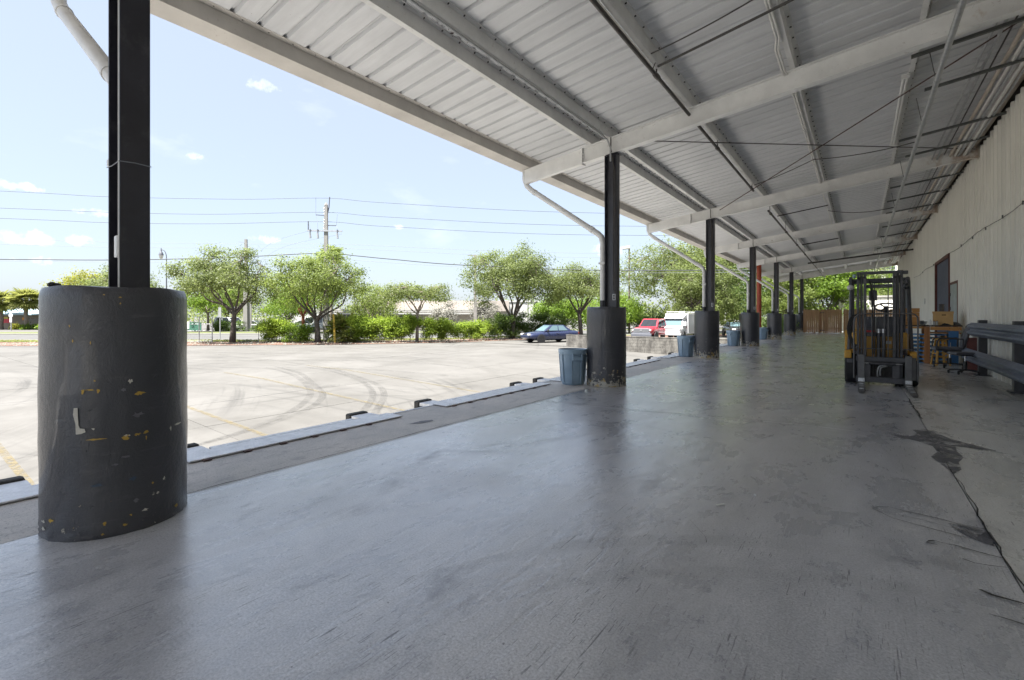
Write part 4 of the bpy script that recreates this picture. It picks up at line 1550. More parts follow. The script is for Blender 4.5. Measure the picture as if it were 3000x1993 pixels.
# ================================================================== THINGS ON THE DOCK
# ---- trash cans
def make_can():
    t = thing('trash_can', None, 'trash can', group='grey blue trash cans along the dock')
    prof = [(.205, 0), (.215, .012), (.222, .05), (.262, .60), (.265, .61)]
    b = MB()
    n = 48
    for (r, z) in prof:
        for k in range(n):
            a = 2 * pi * k / n
            rib = -.008 if (k % 6) in (0,) and .05 <= z < .60 else 0
            b.v.append(((r + rib) * cos(a), (r + rib) * sin(a), z))
    for i in range(len(prof) - 1):
        for k in range(n):
            k2 = (k + 1) % n
            b.f.append((i * n + k, i * n + k2, (i + 1) * n + k2, (i + 1) * n + k))
    b.f.append(tuple(reversed(range(n))))
    obj('body', b, M['can'], t, smooth=True)
    b = MB().lathe([(.263, .60), (.285, .605), (.288, .665), (.293, .69), (.286, .697), (.277, .69), (.262, .60), (.215, .10), (.0, .09)], n, caps=False)
    obj('rim', b, M['can'], t, smooth=True)
    for s_ in (0, pi):
        Mx = Matrix.Rotation(s_, 4, 'Z')
        b = MB().box((.27, -.10, .50), (.30, -.075, .62)).box((.27, .075, .50), (.30, .10, .62)).box((.27, -.10, .49), (.318, .10, .525)).box((.295, -.10, .525), (.318, .10, .56))
        b.xf(Mx)
        obj('handle', b, M['can'], t, bevel=.006)
    b = MB()
    for k in range(8):
        a = 2 * pi * (k + .5) / 8
        for z0, z1, r0, r1 in ((.05, .59, .224, .2625),):
            Mx = Matrix.Rotation(a, 4, 'Z')
            q = MB()
            q.v = [(r0 - .004, -.013, z0), (r0 + .018, -.009, z0), (r0 + .018, .009, z0), (r0 - .004, .013, z0), (r1 - .004, -.013, z1), (r1 + .018, -.009, z1), (r1 + .018, .009, z1), (r1 - .004, .013, z1)]
            q.f = [(0, 1, 2, 3), (7, 6, 5, 4), (0, 4, 5, 1), (1, 5, 6, 2), (2, 6, 7, 3), (3, 7, 4, 0)]
            q.xf(Mx)
            nn = len(b.v)
            b.v += q.v
            b.f += [tuple(nn + i for i in f) for f in q.f]
    obj('side_rib', b, M['can'], t)
    return t


can0 = make_can()
for i, (x, y, a, lb) in enumerate(((-4.60, 8.30, -.75, 'closest grey blue ribbed trash can, half hidden behind the second bollard'),
                                   (-4.68, 16.2, -.6, 'grey blue trash can left of the third bollard, in front of the block wall'),
                                   (-4.66, 23.45, 1.1, 'grey blue trash can left of the fourth bollard, in front of the black coupe'),
                                   (-4.58, 31.0, -.4, 'farthest grey blue trash can, half hidden behind the fifth bollard'))):
    o = can0 if i == 0 else copy_tree(can0)
    o.location = (x, y, 0)
    o.rotation_euler = (0, 0, a)
    o['label'] = lb

# ---- forklift, nose towards the camera (local -Y), origin under the mast
fk = thing('forklift', 'yellow and black forklift with raised-post mast parked facing the camera', 'forklift', (.315, 11.6, 0))
K, KG = M['black'], M['grey_steel']
for x0, nm in ((-.355, 0), (.20, 1)):
    for j, (dx, w, y0, dark) in enumerate(((0, .045, .02, 0), (.052, .045, .06, 1), (.104, .05, -.01, 0))):
        if nm:
            dx = .155 - dx - w + .0
        b = MB().box((x0 + dx, y0, .10), (x0 + dx + w, y0 + .10, 2.21 - .02 * j))
        obj('mast_channel', b, K, fk, bevel=.006)
    for dx in (.035, .105):
        obj('roller', MB().lathe([(.028, 0), (.028, .035)], 14, (x0 + dx, -.012, 2.10), 'Y'), M['rubber'], fk, smooth=True)
obj('mast_cross_bar', MB().box((-.36, .03, 2.17), (.36, .10, 2.225)).box((.355, .03, 2.15), (.43, .10, 2.215)), K, fk, bevel=.006)
obj('mast_cross_bar', MB().box((-.2, .09, .95), (.2, .13, 1.03)), K, fk, bevel=.006)
obj('mast_cross_bar', MB().box((-.2, .09, 1.9), (.2, .13, 1.97)), K, fk, bevel=.006)
for x in (-.03, .045):
    obj('lift_cylinder', MB().tube([(x + .02, .06, .1), (x + .02, .06, 1.02)], .034, 14), K, fk, smooth=True)
    obj('piston_rod', MB().tube([(x + .02, .06, 1.02), (x + .02, .06, 1.10)], .027, 12), M['bright'], fk, smooth=True)
for x in (-.115, -.085, .125):
    obj('lift_chain', MB().box((x, .04, .5), (x + .018, .05, 2.0)), K, fk)
for k in range(2):
    obj('mast_hose', MB().tube([(-.10 + .03 * k, .0, .6), (-.105 + .03 * k, .0, 1.4), (-.13 + .02 * k, .03, 1.9), (-.15, .06, 2.05)], .011, 8), M['rubber'], fk, smooth=True)
# carriage
obj('carriage_bar', MB().box((-.37, -.07, .47), (.47, .0, .56)), K, fk, bevel=.006)
obj('carriage_bar', MB().box((-.37, -.07, .06), (.47, .0, .17)), K, fk, bevel=.006)
obj('carriage_plate', MB().box((-.235, -.05, .17), (-.14, -.01, .47)).box((.19, -.05, .17), (.31, -.01, .47)), K, fk, bevel=.004)
obj('carriage_back', MB().box((-.14, .02, .12), (.19, .03, .47)), M['rubber'], fk)
obj('side_shift_cylinder', MB().tube([(-.17, -.085, .435), (.24, -.085, .435)], .028, 14), K, fk, smooth=True)
obj('side_shift_rod', MB().tube([(-.25, -.085, .435), (.34, -.085, .435)], .009, 8), M['bright'], fk, smooth=True)
for k, pth in enumerate(([(-.03, -.02, .18), (-.03, -.05, .30), (0, -.06, .38), (.08, -.05, .40), (.18, -.03, .40)], [(.01, -.02, .20), (.01, -.05, .30), (.03, -.06, .36), (.12, -.03, .385)],
                         [(-.09, -.02, .2), (-.09, -.03, .44)], [(.07, -.01, .16), (.07, -.03, .3), (.05, -.03, .42)])):
    obj('hose', MB().tube(smooth_path(pth, 5), .013, 8), M['galv'] if k < 2 else M['rubber'], fk, smooth=True)
# forks: shank, heel and tapering blade, tip polished by the floor
def fork(x):
    w = .105
    f_ = obj('fork', MB().box((x, -.125, .06), (x + w, -.075, .60)), KG, fk, bevel=.006)
    b = MB()
    prof_ = [(-.075, .06), (-.125, .105), (-.2, .055), (-1.30, .022), (-1.40, .012), (-1.40, .006), (-.2, .010), (-.10, .015), (-.075, .03)]
    prof_ = [(-.075, .13), (-.125, .13), (-.135, .075), (-.2, .056), (-.9, .04), (-1.3, .024), (-1.40, .012), (-1.40, .006), (-.2, .008), (-.11, .018), (-.08, .05)]
    n = len(prof_)
    for xx in (0, w):
        b.v += [(x + xx + ((.02 if xx == 0 else -.02) if p[0] < -1.35 else 0), p[0], p[1]) for p in prof_]
    b.f = [tuple(range(n)), tuple(reversed(range(n, 2 * n)))] + [(i, n + i, n + (i + 1) % n, (i + 1) % n) for i in range(n)]
    obj('blade', b, KG, f_)
    obj('worn_heel', MB().box((x + .001, -.142, .07), (x + w - .001, -.1265, .145)), M['bright'], f_, bevel=.006)
    b = MB()
    for y in (-.27, -.31, -.55, -.62, -1.02):
        b.box((x + .02, y, .05 + .02 * (y + 1.0) * 0), (x + w - .02, y + .02, .0585 - .021 * (-y - .2)))
    obj('worn_mark', b, M['bright'], f_)
    obj('hook', MB().box((x + .015, -.075, .56), (x + w - .015, .01, .60)), KG, f_)


fork(-.335)
fork(.375)
# load backrest: tube frame with thin bars
def rtube(pts, r, nm='backrest_tube'):
    return obj(nm, MB().tube(pts, r, 8), KG, fk, smooth=True)
rtube([(-.40, -.09, .13), (-.40, -.10, 1.22), (-.385, -.10, 1.31), (-.335, -.10, 1.375), (-.27, -.10, 1.395), (.46, -.10, 1.395), (.52, -.10, 1.38), (.555, -.10, 1.33), (.56, -.10, 1.25), (.56, -.09, .13)], .0135)
rtube([(-.40, -.10, .72), (.56, -.10, .72)], .009)
for x in (-.12, .07, .13, .42):
    rtube([(x, -.10, .72), (x, -.10, 1.395)], .0075)
# body
obj('chassis', MB().box((-.44, .35, .16), (.46, 2.05, .62)), K, fk, bevel=.03, seg=2)
obj('cowl', MB().box((-.44, .28, .52), (.46, .62, 1.02)), M['yellow'], fk, bevel=.03, seg=2)
obj('dash', MB().box((-.05, .30, .96), (.36, .58, 1.34)), K, fk, bevel=.03, seg=2)
obj('fender', MB().box((-.56, .08, .50), (-.44, .95, .66)).box((-.56, .42, .66), (-.44, .62, 1.06)), M['yellow'], fk, bevel=.02, seg=2)
obj('fender', MB().box((.46, .08, .50), (.58, .95, .66)), M['yellow'], fk, bevel=.02, seg=2)
obj('fender_flap', MB().box((.44, -.02, .14), (.545, .02, .56)), KG, fk, bevel=.004)
obj('fender_flap', MB().box((-.52, .02, .42), (-.42, .10, .50)), K, fk, bevel=.004)
obj('sticker', MB().box((.11, .262, .80), (.19, .279, .86)), M['white'], fk)
obj('counterweight', MB().box((-.50, 1.75, .30), (.52, 2.35, 1.06)), M['yellow'], fk, bevel=.09, seg=3)
obj('engine_cover', MB().box((-.42, 1.05, .6), (.44, 1.78, 1.0)), M['black'], fk, bevel=.04, seg=2)
obj('seat', MB().box((-.24, 1.1, 1.0), (.26, 1.55, 1.12)), M['chair'], fk, bevel=.05, seg=3)
obj('seat_back', MB().box((-.24, 1.5, 1.05), (.26, 1.62, 1.34)), M['chair'], fk, bevel=.05, seg=3)
obj('red_lever', MB().box((-.23, .42, 1.02), (-.05, .47, 1.06)), M['sign_red'], fk, bevel=.006)
b = MB()
rim_ = [(cos(a) * .185, sin(a) * .185, 0) for a in [2 * pi * k / 28 for k in range(29)]]
b.tube(rim_, .017, 8, False)
b.tube([(0, 0, -.01), (.18, 0, 0)], .014, 6).tube([(0, 0, -.01), (-.1, .15, 0)], .014, 6).tube([(0, 0, -.01), (-.1, -.15, 0)], .014, 6).lathe([(.045, -.03), (.045, .01)], 12)
sw = obj('steering_wheel', b, M['chair_plastic'], fk, smooth=True, loc=(.13, .78, 1.53), rot=(radians(28), 0, 0))
obj('steering_column', MB().tube([(.13, .55, 1.15), (.13, .775, 1.52)], .035, 10), K, fk, smooth=True)
# overhead guard
for s_, nm in ((-1, 0), (1, 1)):
    x = .01 + s_ * .45
    obj('guard_post', MB().tube([(x + .05 * s_, .42, .58), (x + .02 * s_, .42, 1.2), (x, .55, 2.04), (x, .66, 2.10)], .036, 12), K, fk, smooth=True)
    obj('guard_post', MB().tube([(x, 1.75, .95), (x, 1.72, 2.10)], .036, 12), K, fk, smooth=True)
    obj('guard_side_rail', MB().tube([(x, .62, 2.10), (x, 1.75, 2.10)], .036, 12), K, fk, smooth=True)
for y in (.64, .84, 1.04, 1.24, 1.44, 1.64):
    obj('guard_bar', MB().bar((-.44, y, 2.10), (.46, y, 2.10), .03, .045), K, fk)
lm = obj('headlamp', MB().lathe([(.02, -.03), (.055, .0), (.062, .06), (.03, .1)], 16, (-.465, .44, 1.94), 'Y'), K, fk, smooth=True)
obj('lens', MB().lathe([(.001, -.036), (.03, -.034), (.055, -.012), (.057, .0)], 16, (-.465, .435, 1.94), 'Y'), M['lamp'], lm, smooth=True)
lm = obj('headlamp', MB().lathe([(.02, -.03), (.055, .0), (.062, .06), (.03, .1)], 16, (.43, .50, 1.94), 'Y'), K, fk, smooth=True)
obj('lens', MB().lathe([(.001, -.036), (.03, -.034), (.055, -.012), (.057, .0)], 16, (.43, .495, 1.94), 'Y'), M['darkglass'], lm, smooth=True)
obj('lamp_bracket', MB().box((-.49, .46, 2.0), (-.44, .56, 2.16)), K, fk)
obj('beacon', MB().lathe([(.03, 0), (.03, .06), (.02, .075)], 12, (-.40, .5, 2.14)), M['b_blue'], fk, smooth=True)
obj('horn_box', MB().box((-.16, .2, 1.66), (-.03, .3, 1.86)), K, fk, bevel=.01)
obj('valve_box', MB().box((-.37, .2, 1.52), (-.31, .28, 1.68)), KG, fk, bevel=.01)
# hoses looping out beside the mast
for k in range(3):
    off = .022 * k
    obj('hose', MB().tube(smooth_path([(-.34, -.03, 1.40 - off), (-.40 - off, -.03, 1.34), (-.455 - off, -.02, 1.16), (-.45 - off, -.02, .98), (-.39 - off, -.01, .80), (-.37, .02, .70)], 6), .011, 8), M['rubber'], fk, smooth=True)
obj('tilt_cylinder', MB().tube([(-.37, .12, .62), (-.40, .6, .80)], .035, 12), K, fk, smooth=True)
obj('tilt_cylinder', MB().tube([(.39, .12, .62), (.42, .6, .80)], .035, 12), K, fk, smooth=True)
obj('side_motor', MB().lathe([(.05, 0), (.05, .1)], 14, (-.45, .05, .74), 'X'), K, fk, smooth=True)
def wheel(parent, x, y, r, w, name='wheel'):
    wl = obj(name, MB().lathe([(r * .62, 0), (r * .93, 0), (r, w * .12), (r, w * .88), (r * .93, w), (r * .62, w)], 28, (x, y, r), 'X'), M['tyre'], parent, smooth=True)
    obj('hub', MB().lathe([(r * .63, w * .12), (r * .5, w * .2), (r * .5, w * .8), (r * .63, w * .88)], 20, (x, y, r), 'X'), K, wl, smooth=True)
wheel(fk, -.555, .30, .30, .20)
wheel(fk, .385, .30, .30, .20)
wheel(fk, -.45, 1.80, .24, .16)
wheel(fk, .31, 1.80, .24, .16)
obj('axle', MB().box((-.36, .16, .16), (.385, .34, .40)), M['rubber'], fk, bevel=.03)
obj('drive_housing', MB().lathe([(.13, 0), (.13, .2)], 18, (-.05, .2, .22), 'X').lathe([(.10, 0), (.10, .12)], 16, (.16, .2, .22), 'X'), K, fk, smooth=True)

# ---- guard rail
gr = thing('guard_rail', 'double dark grey corrugated guard rail standing along the warehouse wall', 'guard rail')
def wbeam(z0, y0, y1, x=2.10):
    h = .31
    pr = [(.0, 0), (-.035, .03), (-.08, .065), (-.08, .10), (-.02, .14), (-.02, .17), (-.08, .21), (-.08, .245), (-.035, .28), (0, .31)]
    b = MB()
    n = len(pr)
    for y in (y0, y1):
        b.v += [(x + .08 + p[0], y, z0 + p[1]) for p in pr] + [(x + .085 + p[0], y, z0 + p[1] + (.004 if i > n / 2 else -.004)) for i, p in enumerate(pr)]
    for j in range(n - 1):
        b.f.append((j, j + 1, 2 * n + j + 1, 2 * n + j))
        b.f.append((n + j, 3 * n + j, 3 * n + j + 1, n + j + 1))
    for o_ in (0, 2 * n):
        for j in range(n - 1):
            b.f.append((o_ + j, o_ + n + j, o_ + n + j + 1, o_ + j + 1))
    b.f += [(0, 2 * n, 3 * n, n), (n - 1, 2 * n - 1, 4 * n - 1, 3 * n - 1)]
    return b
for y0, y1 in ((12.05, 15.8), (8.2, 12.10), (4.4, 8.25)):
    obj('upper_rail', wbeam(.88, y0, y1), M['rail'], gr, smooth=True)
for y0, y1 in ((12.05, 16.5), (8.2, 12.10), (4.4, 8.25)):
    obj('lower_rail', wbeam(.23, y0, y1), M['rail'], gr, smooth=True)
for y in (15.0, 11.95, 8.9, 5.85):
    p_ = obj('post', MB().box((2.186, y - .075, 0), (2.33, y + .075, 1.26)), M['black'], gr, bevel=.006)
    obj('base_plate', MB().box((2.13, y - .14, 0), (2.39, y + .14, .018)), M['black'], p_)
    for z in (.38, 1.03):
        obj('bolt', MB().lathe([(.02, 0), (.02, .015), (.01, .02)], 8, (2.148, y, z), 'X'), M['galv'], p_)
# ---- chairs
def star_base(t, m, zc=.07, rad=.30, rot=0, legs=5):
    for k in range(legs):
        a = rot + 2 * pi * k / legs
        ex, ey = cos(a) * rad, sin(a) * rad
        lg = obj('leg', MB().bar((0, 0, zc + .03), (ex, ey, zc), .045, .03), m, t, bevel=.008)
        obj('caster', MB().lathe([(.02, 0), (.027, .008), (.027, .03), (.02, .038)], 12, (ex - .019, ey, .028), 'X').box((ex - .02, ey - .012, .03), (ex + .02, ey + .012, zc)), M['chair_plastic'], lg)
ch = thing('office_chair', 'black high backed office armchair facing the workbench, backrest against the guard rail', 'chair', (1.91, 16.75, 0), radians(4))
star_base(ch, M['chair_plastic'], .09, .31, .4)
obj('gas_lift', MB().tube([(0, 0, .1), (0, 0, .26)], .035, 12), M['chair_plastic'], ch, smooth=True)
obj('gas_rod', MB().tube([(0, 0, .26), (0, 0, .43)], .018, 10), M['chrome'], ch, smooth=True)
obj('tilt_box', MB().box((-.12, -.09, .40), (.14, .09, .45)), M['chair_plastic'], ch, bevel=.01)
obj('seat', MB().box((-.34, -.25, .44), (.24, .25, .545)), M['chair'], ch, bevel=.045, seg=3)
b = MB()
sec = [(.19, .50, .22), (.22, .70, .235), (.27, .9, .235), (.335, 1.08, .21), (.36, 1.16, .14)]
n = len(sec)
for (x, z, hw) in sec:
    b.v += [(x, -hw, z), (x - .02, 0, z), (x, hw, z), (x + .09, hw * .95, z + .01), (x + .11, 0, z + .01), (x + .09, -hw * .95, z + .01)]
for i in range(n - 1):
    for k in range(6):
        b.f.append((i * 6 + k, i * 6 + (k + 1) % 6, (i + 1) * 6 + (k + 1) % 6, (i + 1) * 6 + k))
b.f += [(5, 4, 3, 2, 1, 0), tuple((n - 1) * 6 + k for k in range(6))]
o = obj('backrest', b, M['chair'], ch, smooth=True)
sm = o.modifiers.new('sub', 'SUBSURF'); sm.levels = 2; sm.render_levels = 2
obj('back_bar', MB().bar((.12, 0, .43), (.35, 0, .78), .05, .012), M['bright'], ch)
for s_ in (-1, 1):
    y = s_ * .28
    obj('armrest', MB().tube(smooth_path([(.22, y, .48), (.20, y, .60), (.20, y, .755), (.12, y, .765), (-.20, y, .765), (-.27, y, .74), (-.30, y, .65), (-.30, y, .55), (-.27, y, .485), (.1, y, .455), (.22, y, .48)], 4), .017, 8), M['chair_plastic'], ch, smooth=True)
ch2 = thing('work_stool', 'low black swivel stool seat on a five star base, beside the guard rail', 'swivel stool', (1.99, 15.12, 0), radians(15))
star_base(ch2, M['chair_plastic'], .075, .29, .15)
obj('gas_lift', MB().tube([(0, 0, .08), (0, 0, .30)], .033, 12), M['chair_plastic'], ch2, smooth=True)
obj('gas_rod', MB().tube([(0, 0, .30), (0, 0, .44)], .017, 10), M['chrome'], ch2, smooth=True)
obj('seat', MB().box((-.26, -.24, .44), (.26, .24, .51)), M['chair'], ch2, bevel=.034, seg=3)
obj('seat_pan', MB().box((-.15, -.15, .425), (.15, .15, .439)), M['chair_plastic'], ch2)
obj('lever', MB().tube([(.08, -.1, .42), (.14, -.24, .40), (.14, -.26, .30)], .007, 6), M['chair_plastic'], ch2)
# ---- wooden stool
st = thing('wooden_stool', 'yellow varnished round wooden stool beside the workbench', 'stool', (1.80, 17.45, 0), .3)
obj('seat', MB().lathe([(.16, .70), (.175, .71), (.175, .735), (.165, .745)], 24), M['stool'], st, smooth=True)
for k in range(4):
    a = pi / 4 + k * pi / 2
    obj('leg', MB().bar((cos(a) * .11, sin(a) * .11, .70), (cos(a) * .215, sin(a) * .215, 0), .055, .032, (cos(a), sin(a), 0)), M['stool'], st, bevel=.005)
    a2 = a + pi / 2
    z = .24 + .08 * (k % 2)
    obj('rung', MB().bar((cos(a) * .18, sin(a) * .18, z), (cos(a2) * .18, sin(a2) * .18, z), .025, .03), M['stool'], st)
# ---- workbench, pallets under it and clutter on it
wb = thing('workbench', 'rough wooden workbench stacked over blue pallets against the warehouse wall', 'workbench', (0, 17.88, 0))
obj('top', MB().box((.95, 0, 1.055), (2.30, 1.1, 1.09)), M['dark_wood'], wb, bevel=.004)
obj('post', MB().box((1.50, -.03, 0), (1.62, .06, 1.052)), M['post_wood'], wb, bevel=.004)
obj('post', MB().box((1.52, 1.0, 0), (1.62, 1.08, 1.052)), M['post_wood'], wb)
obj('post', MB().box((2.22, .9, 0), (2.3, 1.0, 1.052)), M['post_wood'], wb)
obj('apron_board', MB().box((1.63, -.005, .955), (2.28, .03, 1.05)), M['orange_wood'], wb)
obj('apron_board', MB().box((1.0, -.005, .995), (1.49, .03, 1.05)), M['orange_wood'], wb)
obj('shelf_board', MB().box((1.63, .02, .86), (2.28, 1.0, .885)), M['orange_wood'], wb)
obj('end_board', MB().box((2.02, -.012, .885), (2.24, .0, .952)), M['orange_wood'], wb)


def make_pallet(m, w=1.0, d=1.0, h=.115, thick=.017):
    t = thing('pallet', None, 'pallet')
    nb = 7
    bw = d / nb * .82
    bmesh_ = mesh_of('deck_board', MB().box((0, 0, 0), (w, bw, thick)), m)
    for k in range(nb):
        link('deck_board', bmesh_, t, (0, k * (d - bw) / (nb - 1), h - thick))
    for k in (0, 3, 6):
        link('base_board', bmesh_, t, (0, k * (d - bw) / (nb - 1), 0))
    sm_ = MB()
    prf = [(0, thick), (d, thick), (d, h - thick), (0, h - thick)]
    sm_.box((0, 0, thick), (.038, d, h - thick))
    sme = mesh_of('stringer', sm_, M['orange_wood'])
    for x in (0, w / 2 - .019, w - .038):
        link('stringer', sme, t, (x, .001, 0))
    return t


p0 = make_pallet(M['pallet_blue'], .98, .95)
words = ['lowest', 'second', 'third', 'fourth', 'fifth', 'sixth', 'seventh']
for k in range(7):
    o = p0 if k == 0 else copy_tree(p0)
    o.location = (1.0 + rnd.uniform(-.015, .015), 17.97 + rnd.uniform(-.02, .02), .002 + k * .118)
    o['label'] = ('blue pallet at the bottom of the stack under the workbench' if k == 0 else
                  'topmost blue pallet of the stack under the workbench' if k == 6 else f'blue pallet {words[k]} from the floor in the stack under the workbench')
    o['group'] = 'blue pallets stacked under the workbench'
p1 = make_pallet(M['orange_wood'], .50, .8, .118, .02)
for x_ in (0, .335):
    obj('side_board', MB().box((x_, -.012, .0), (x_ + .165, -.001, .098)), M['orange_wood'], p1)
obj('notch_board', MB().box((.165, -.012, .045), (.335, -.001, .098)), M['orange_wood'], p1)
for y_ in (.12, .34, .56):
    obj('end_board', MB().box((.5005, y_, .015), (.511, y_ + .15, .098)), M['orange_wood'], p1)
for k in range(4):
    o = p1 if k == 0 else copy_tree(p1)
    o.location = (.90 + rnd.uniform(-.02, .02), 18.0 + rnd.uniform(-.02, .02), 1.092 + k * .124)
    o.rotation_euler = (0, 0, rnd.uniform(-.03, .03))
    o['label'] = ['orange wooden pallet crate resting directly on the workbench top', 'second orange wooden pallet crate up on the workbench', 'third orange wooden pallet crate up on the workbench', 'topmost orange wooden pallet crate of the pile on the workbench'][k]
    o['group'] = 'small wooden pallets piled on the workbench'
cb = thing('cardboard_box', 'brown cardboard box with a hand hole standing on the workbench', 'box', (1.69, 17.98, 1.091), radians(-6))
b = MB().box((0, 0, 0), (.43, .34, .385))
obj('carton', b, M['card'], cb, bevel=.004)
obj('hand_hole', MB().box((.19, -.003, .28), (.28, .004, .305)), M['crack'], cb)
obj('lid_flap', MB().box((-.01, -.012, .335), (.44, -.002, .392)).box((-.012, -.012, .386), (.44, .35, .393)), M['card'], cb)
bk = thing('paint_bucket', 'dark grey bucket standing on the cardboard box', 'bucket', (1.895, 18.13, 1.487))
obj('pail', MB().lathe([(.048, 0), (.052, .01), (.055, .19), (.058, .195), (.058, .21), (.05, .212)], 20), M['grey_steel'], bk, smooth=True)
obj('bail', MB().tube([(cos(a) * .06, .0, .17 - sin(a) * .05) for a in [pi * k / 10 for k in range(11)]], .003, 5), M['galv'], bk)
bt = thing('spray_bottle', 'white plastic bottle with a cap on the workbench edge', 'bottle', (1.63, 17.93, 1.091))
obj('bottle', MB().lathe([(.032, 0), (.034, .006), (.034, .115), (.014, .14)], 16), M['white'], bt, smooth=True)
obj('cap', MB().lathe([(.014, .139), (.014, .165), (.010, .168)], 12), M['white'], bt, smooth=True)
for i, (x, lb) in enumerate(((1.715, 'cloudy jar with a red lid next to the white bottle'), (1.775, 'cloudy jar with a red lid next to the cardboard box'))):
    jr = thing('jar', lb, 'jar', (x, 17.94, 1.091), 0, 'cloudy jars on the workbench')
    obj('glass', MB().lathe([(.025, 0), (.027, .006), (.027, .10), (.02, .115)], 14), M['clear'], jr, smooth=True)
    obj('lid', MB().lathe([(.021, .114), (.021, .13), (.018, .132)], 12), M['redframe'], jr, smooth=True)
b = MB()
rr = random.Random(3)
N1, N2 = 14, 8
for j in range(N2):
    for i in range(N1):
        u, v = i / (N1 - 1), j / (N2 - 1)
        h = max(0, sin(pi * u) ** .5 * sin(pi * v) ** .6) * (.09 + .10 * math.exp(-((u - .28) / .22) ** 2)) + rr.uniform(-.018, .018) * (0 if j in (0, N2 - 1) or i in (0, N1 - 1) else 1)
        b.v.append((1.84 + u * .46, 17.93 + v * .28, 1.092 + max(0, h)))
for j in range(N2 - 1):
    for i in range(N1 - 1):
        b.f.append((j * N1 + i, j * N1 + i + 1, (j + 1) * N1 + i + 1, (j + 1) * N1 + i))
tag(obj('crumpled_bag', b, M['bag'], None, smooth='all'), 'crumpled black plastic bag lying on the workbench before the box', 'bag')
b = MB()
b.tube([(1.47 + .075 * cos(a) * (1 + .04 * a), 18.12 + .075 * sin(a), 1.108 + .006 * a) for a in [k * .45 for k in range(40)]], .011, 6)
tag(obj('hose_coil', b, M['rail'], None, smooth=True), 'dark coiled hose lying on the workbench beside the orange crates', 'hose')
b = MB()
for j in range(5):
    for i in range(8):
        b.v.append((1.40 + i * .02, 17.91 + j * .03, 1.094 + .02 * abs(sin(i * 1.3 + j)) * (0 if i in (0, 7) else 1)))
for j in range(4):
    for i in range(7):
        b.f.append((j * 8 + i, j * 8 + i + 1, (j + 1) * 8 + i + 1, (j + 1) * 8 + i))
tag(obj('white_rag', b, M['white'], None, smooth='all'), 'white rag lying on the workbench by the coiled hose', 'rag')
bc = thing('blue_cabinet', 'blue metal cabinet standing at the right end of the workbench', 'cabinet', (2.015, 17.82, 0))
obj('body', MB().box((0, 0, .0), (.20, .5, .94)), M['blue'], bc, bevel=.008)
obj('drawer', MB().box((.01, -.012, .03), (.19, -.001, .28)), M['blue'], bc, bevel=.004)
obj('door', MB().box((.01, -.012, .30), (.19, -.001, .91)), M['blue'], bc, bevel=.004)
obj('handle', MB().box((.02, -.03, .5), (.035, -.013, .62)), M['galv'], bc)
sp = thing('leaning_plank', 'dark wooden plank leaning between the office chair and the guard rail', 'plank', (2.27, 16.35, 0))
obj('plank', MB().bar((0, 0, 0), (.06, .25, .8), .22, .03), M['redframe'], sp)
rdp = MB().tube([(-4.42, BY(4) - .25, .0), (-4.40, BY(4) - .1, 1.50)], .018, 8).tube([(-4.50, BY(4) - .25, .0), (-4.46, BY(4) - .05, 1.45)], .014, 8)
tag(obj('steel_rods', rdp, M['darkpipe'], None, smooth=True), 'thin dark steel rods leaning on the left side of the fourth bollard', 'rod')
# floor scraps
for i, (x, y, a, L, m, lb) in enumerate(((-.82, 3.55, .9, .075, 'white', 'white splinter lying on the open floor at centre right'), (-.62, 3.9, 1.9, .04, 'white', 'tiny white splinter beyond the larger splinter on the floor'))):
    b = MB().bar((x, y, .006), (x + cos(a) * L, y + sin(a) * L, .006), .009, .006)
    tag(obj('splinter', b, M[m]), lb, 'splinter')

# ---- wooden fence and gate across the far end of the dock
fe = thing('wooden_fence', 'brown board fence with a gate closing the far end of the dock', 'fence')
fy = 46.0
bmeshes = []
for w in (.135, .145, .15):
    bmeshes.append((w, mesh_of('board', MB().box((0, 0, 0), (w - .006, .019, 1.88)), M['fence'])))
x = -3.75
gate = None
while x < 2.3:
    w, me = bmeshes[rnd.randrange(3)]
    if -2.62 < x < -2.5:
        x += .05
    if -1.12 < x < -1.03:
        x = -1.03 + .03
    par = fe
    lk = link('board', me, par, (x, fy + rnd.uniform(-.004, .004), .02 + rnd.uniform(-.03, .015)))
    x += w
for z in (.35, 1.45):
    obj('fence_rail', MB().box((-3.75, fy + .025, z), (-2.60, fy + .065, z + .09)).box((-2.52, fy + .025, z), (-1.12, fy + .065, z + .09)).box((-1.0, fy + .025, z), (2.3, fy + .065, z + .09)), M['fence'], fe)
for x in (-3.7, -2.64, -1.02, 1.2):
    obj('fence_post', MB().box((x, fy + .07, 0), (x + .09, fy + .16, 1.75)), M['fence'], fe)
for z in (1.62, .2):
    obj('hinge', MB().box((-2.6, fy - .012, z), (-2.28, fy - .005, z + .05)).tube([(-2.56, fy - .01, z - .03), (-2.56, fy - .01, z + .08)], .02, 8), M['black'], fe)

# ---- block retaining wall
bwl = thing('block_wall', 'low mildewed grey concrete block wall across the yard behind the trash cans', 'block wall')
by0 = 29.3
bl = mesh_of('block', MB().box((.006, 0, .006), (.394, .19, .194)), M['block'])
half = mesh_of('block', MB().box((.006, 0, .006), (.194, .19, .194)), M['block'])
x0w, x1w = -16.78, -5.25
for cse in range(7):
    z = -.19 - (cse + 1) * .2 + .19 - .0
    x = x0w + (.0 if cse % 2 == 0 else -.2)
    while x < x1w:
        if z + .2 > lot_z(x + .2) - .05:
            if x < x0w - .01:
                link('block', half, bwl, (x0w, by0 + rnd.uniform(-.004, .004), z))
            else:
                link('block', bl, bwl, (x, by0 + rnd.uniform(-.005, .005), z))
        x += .4
b = MB()
b.v = [(x0w + .01, by0 + .01, -1.3), (x1w, by0 + .01, -1.3), (x1w, by0 + .18, -1.3), (x0w + .01, by0 + .18, -1.3)]
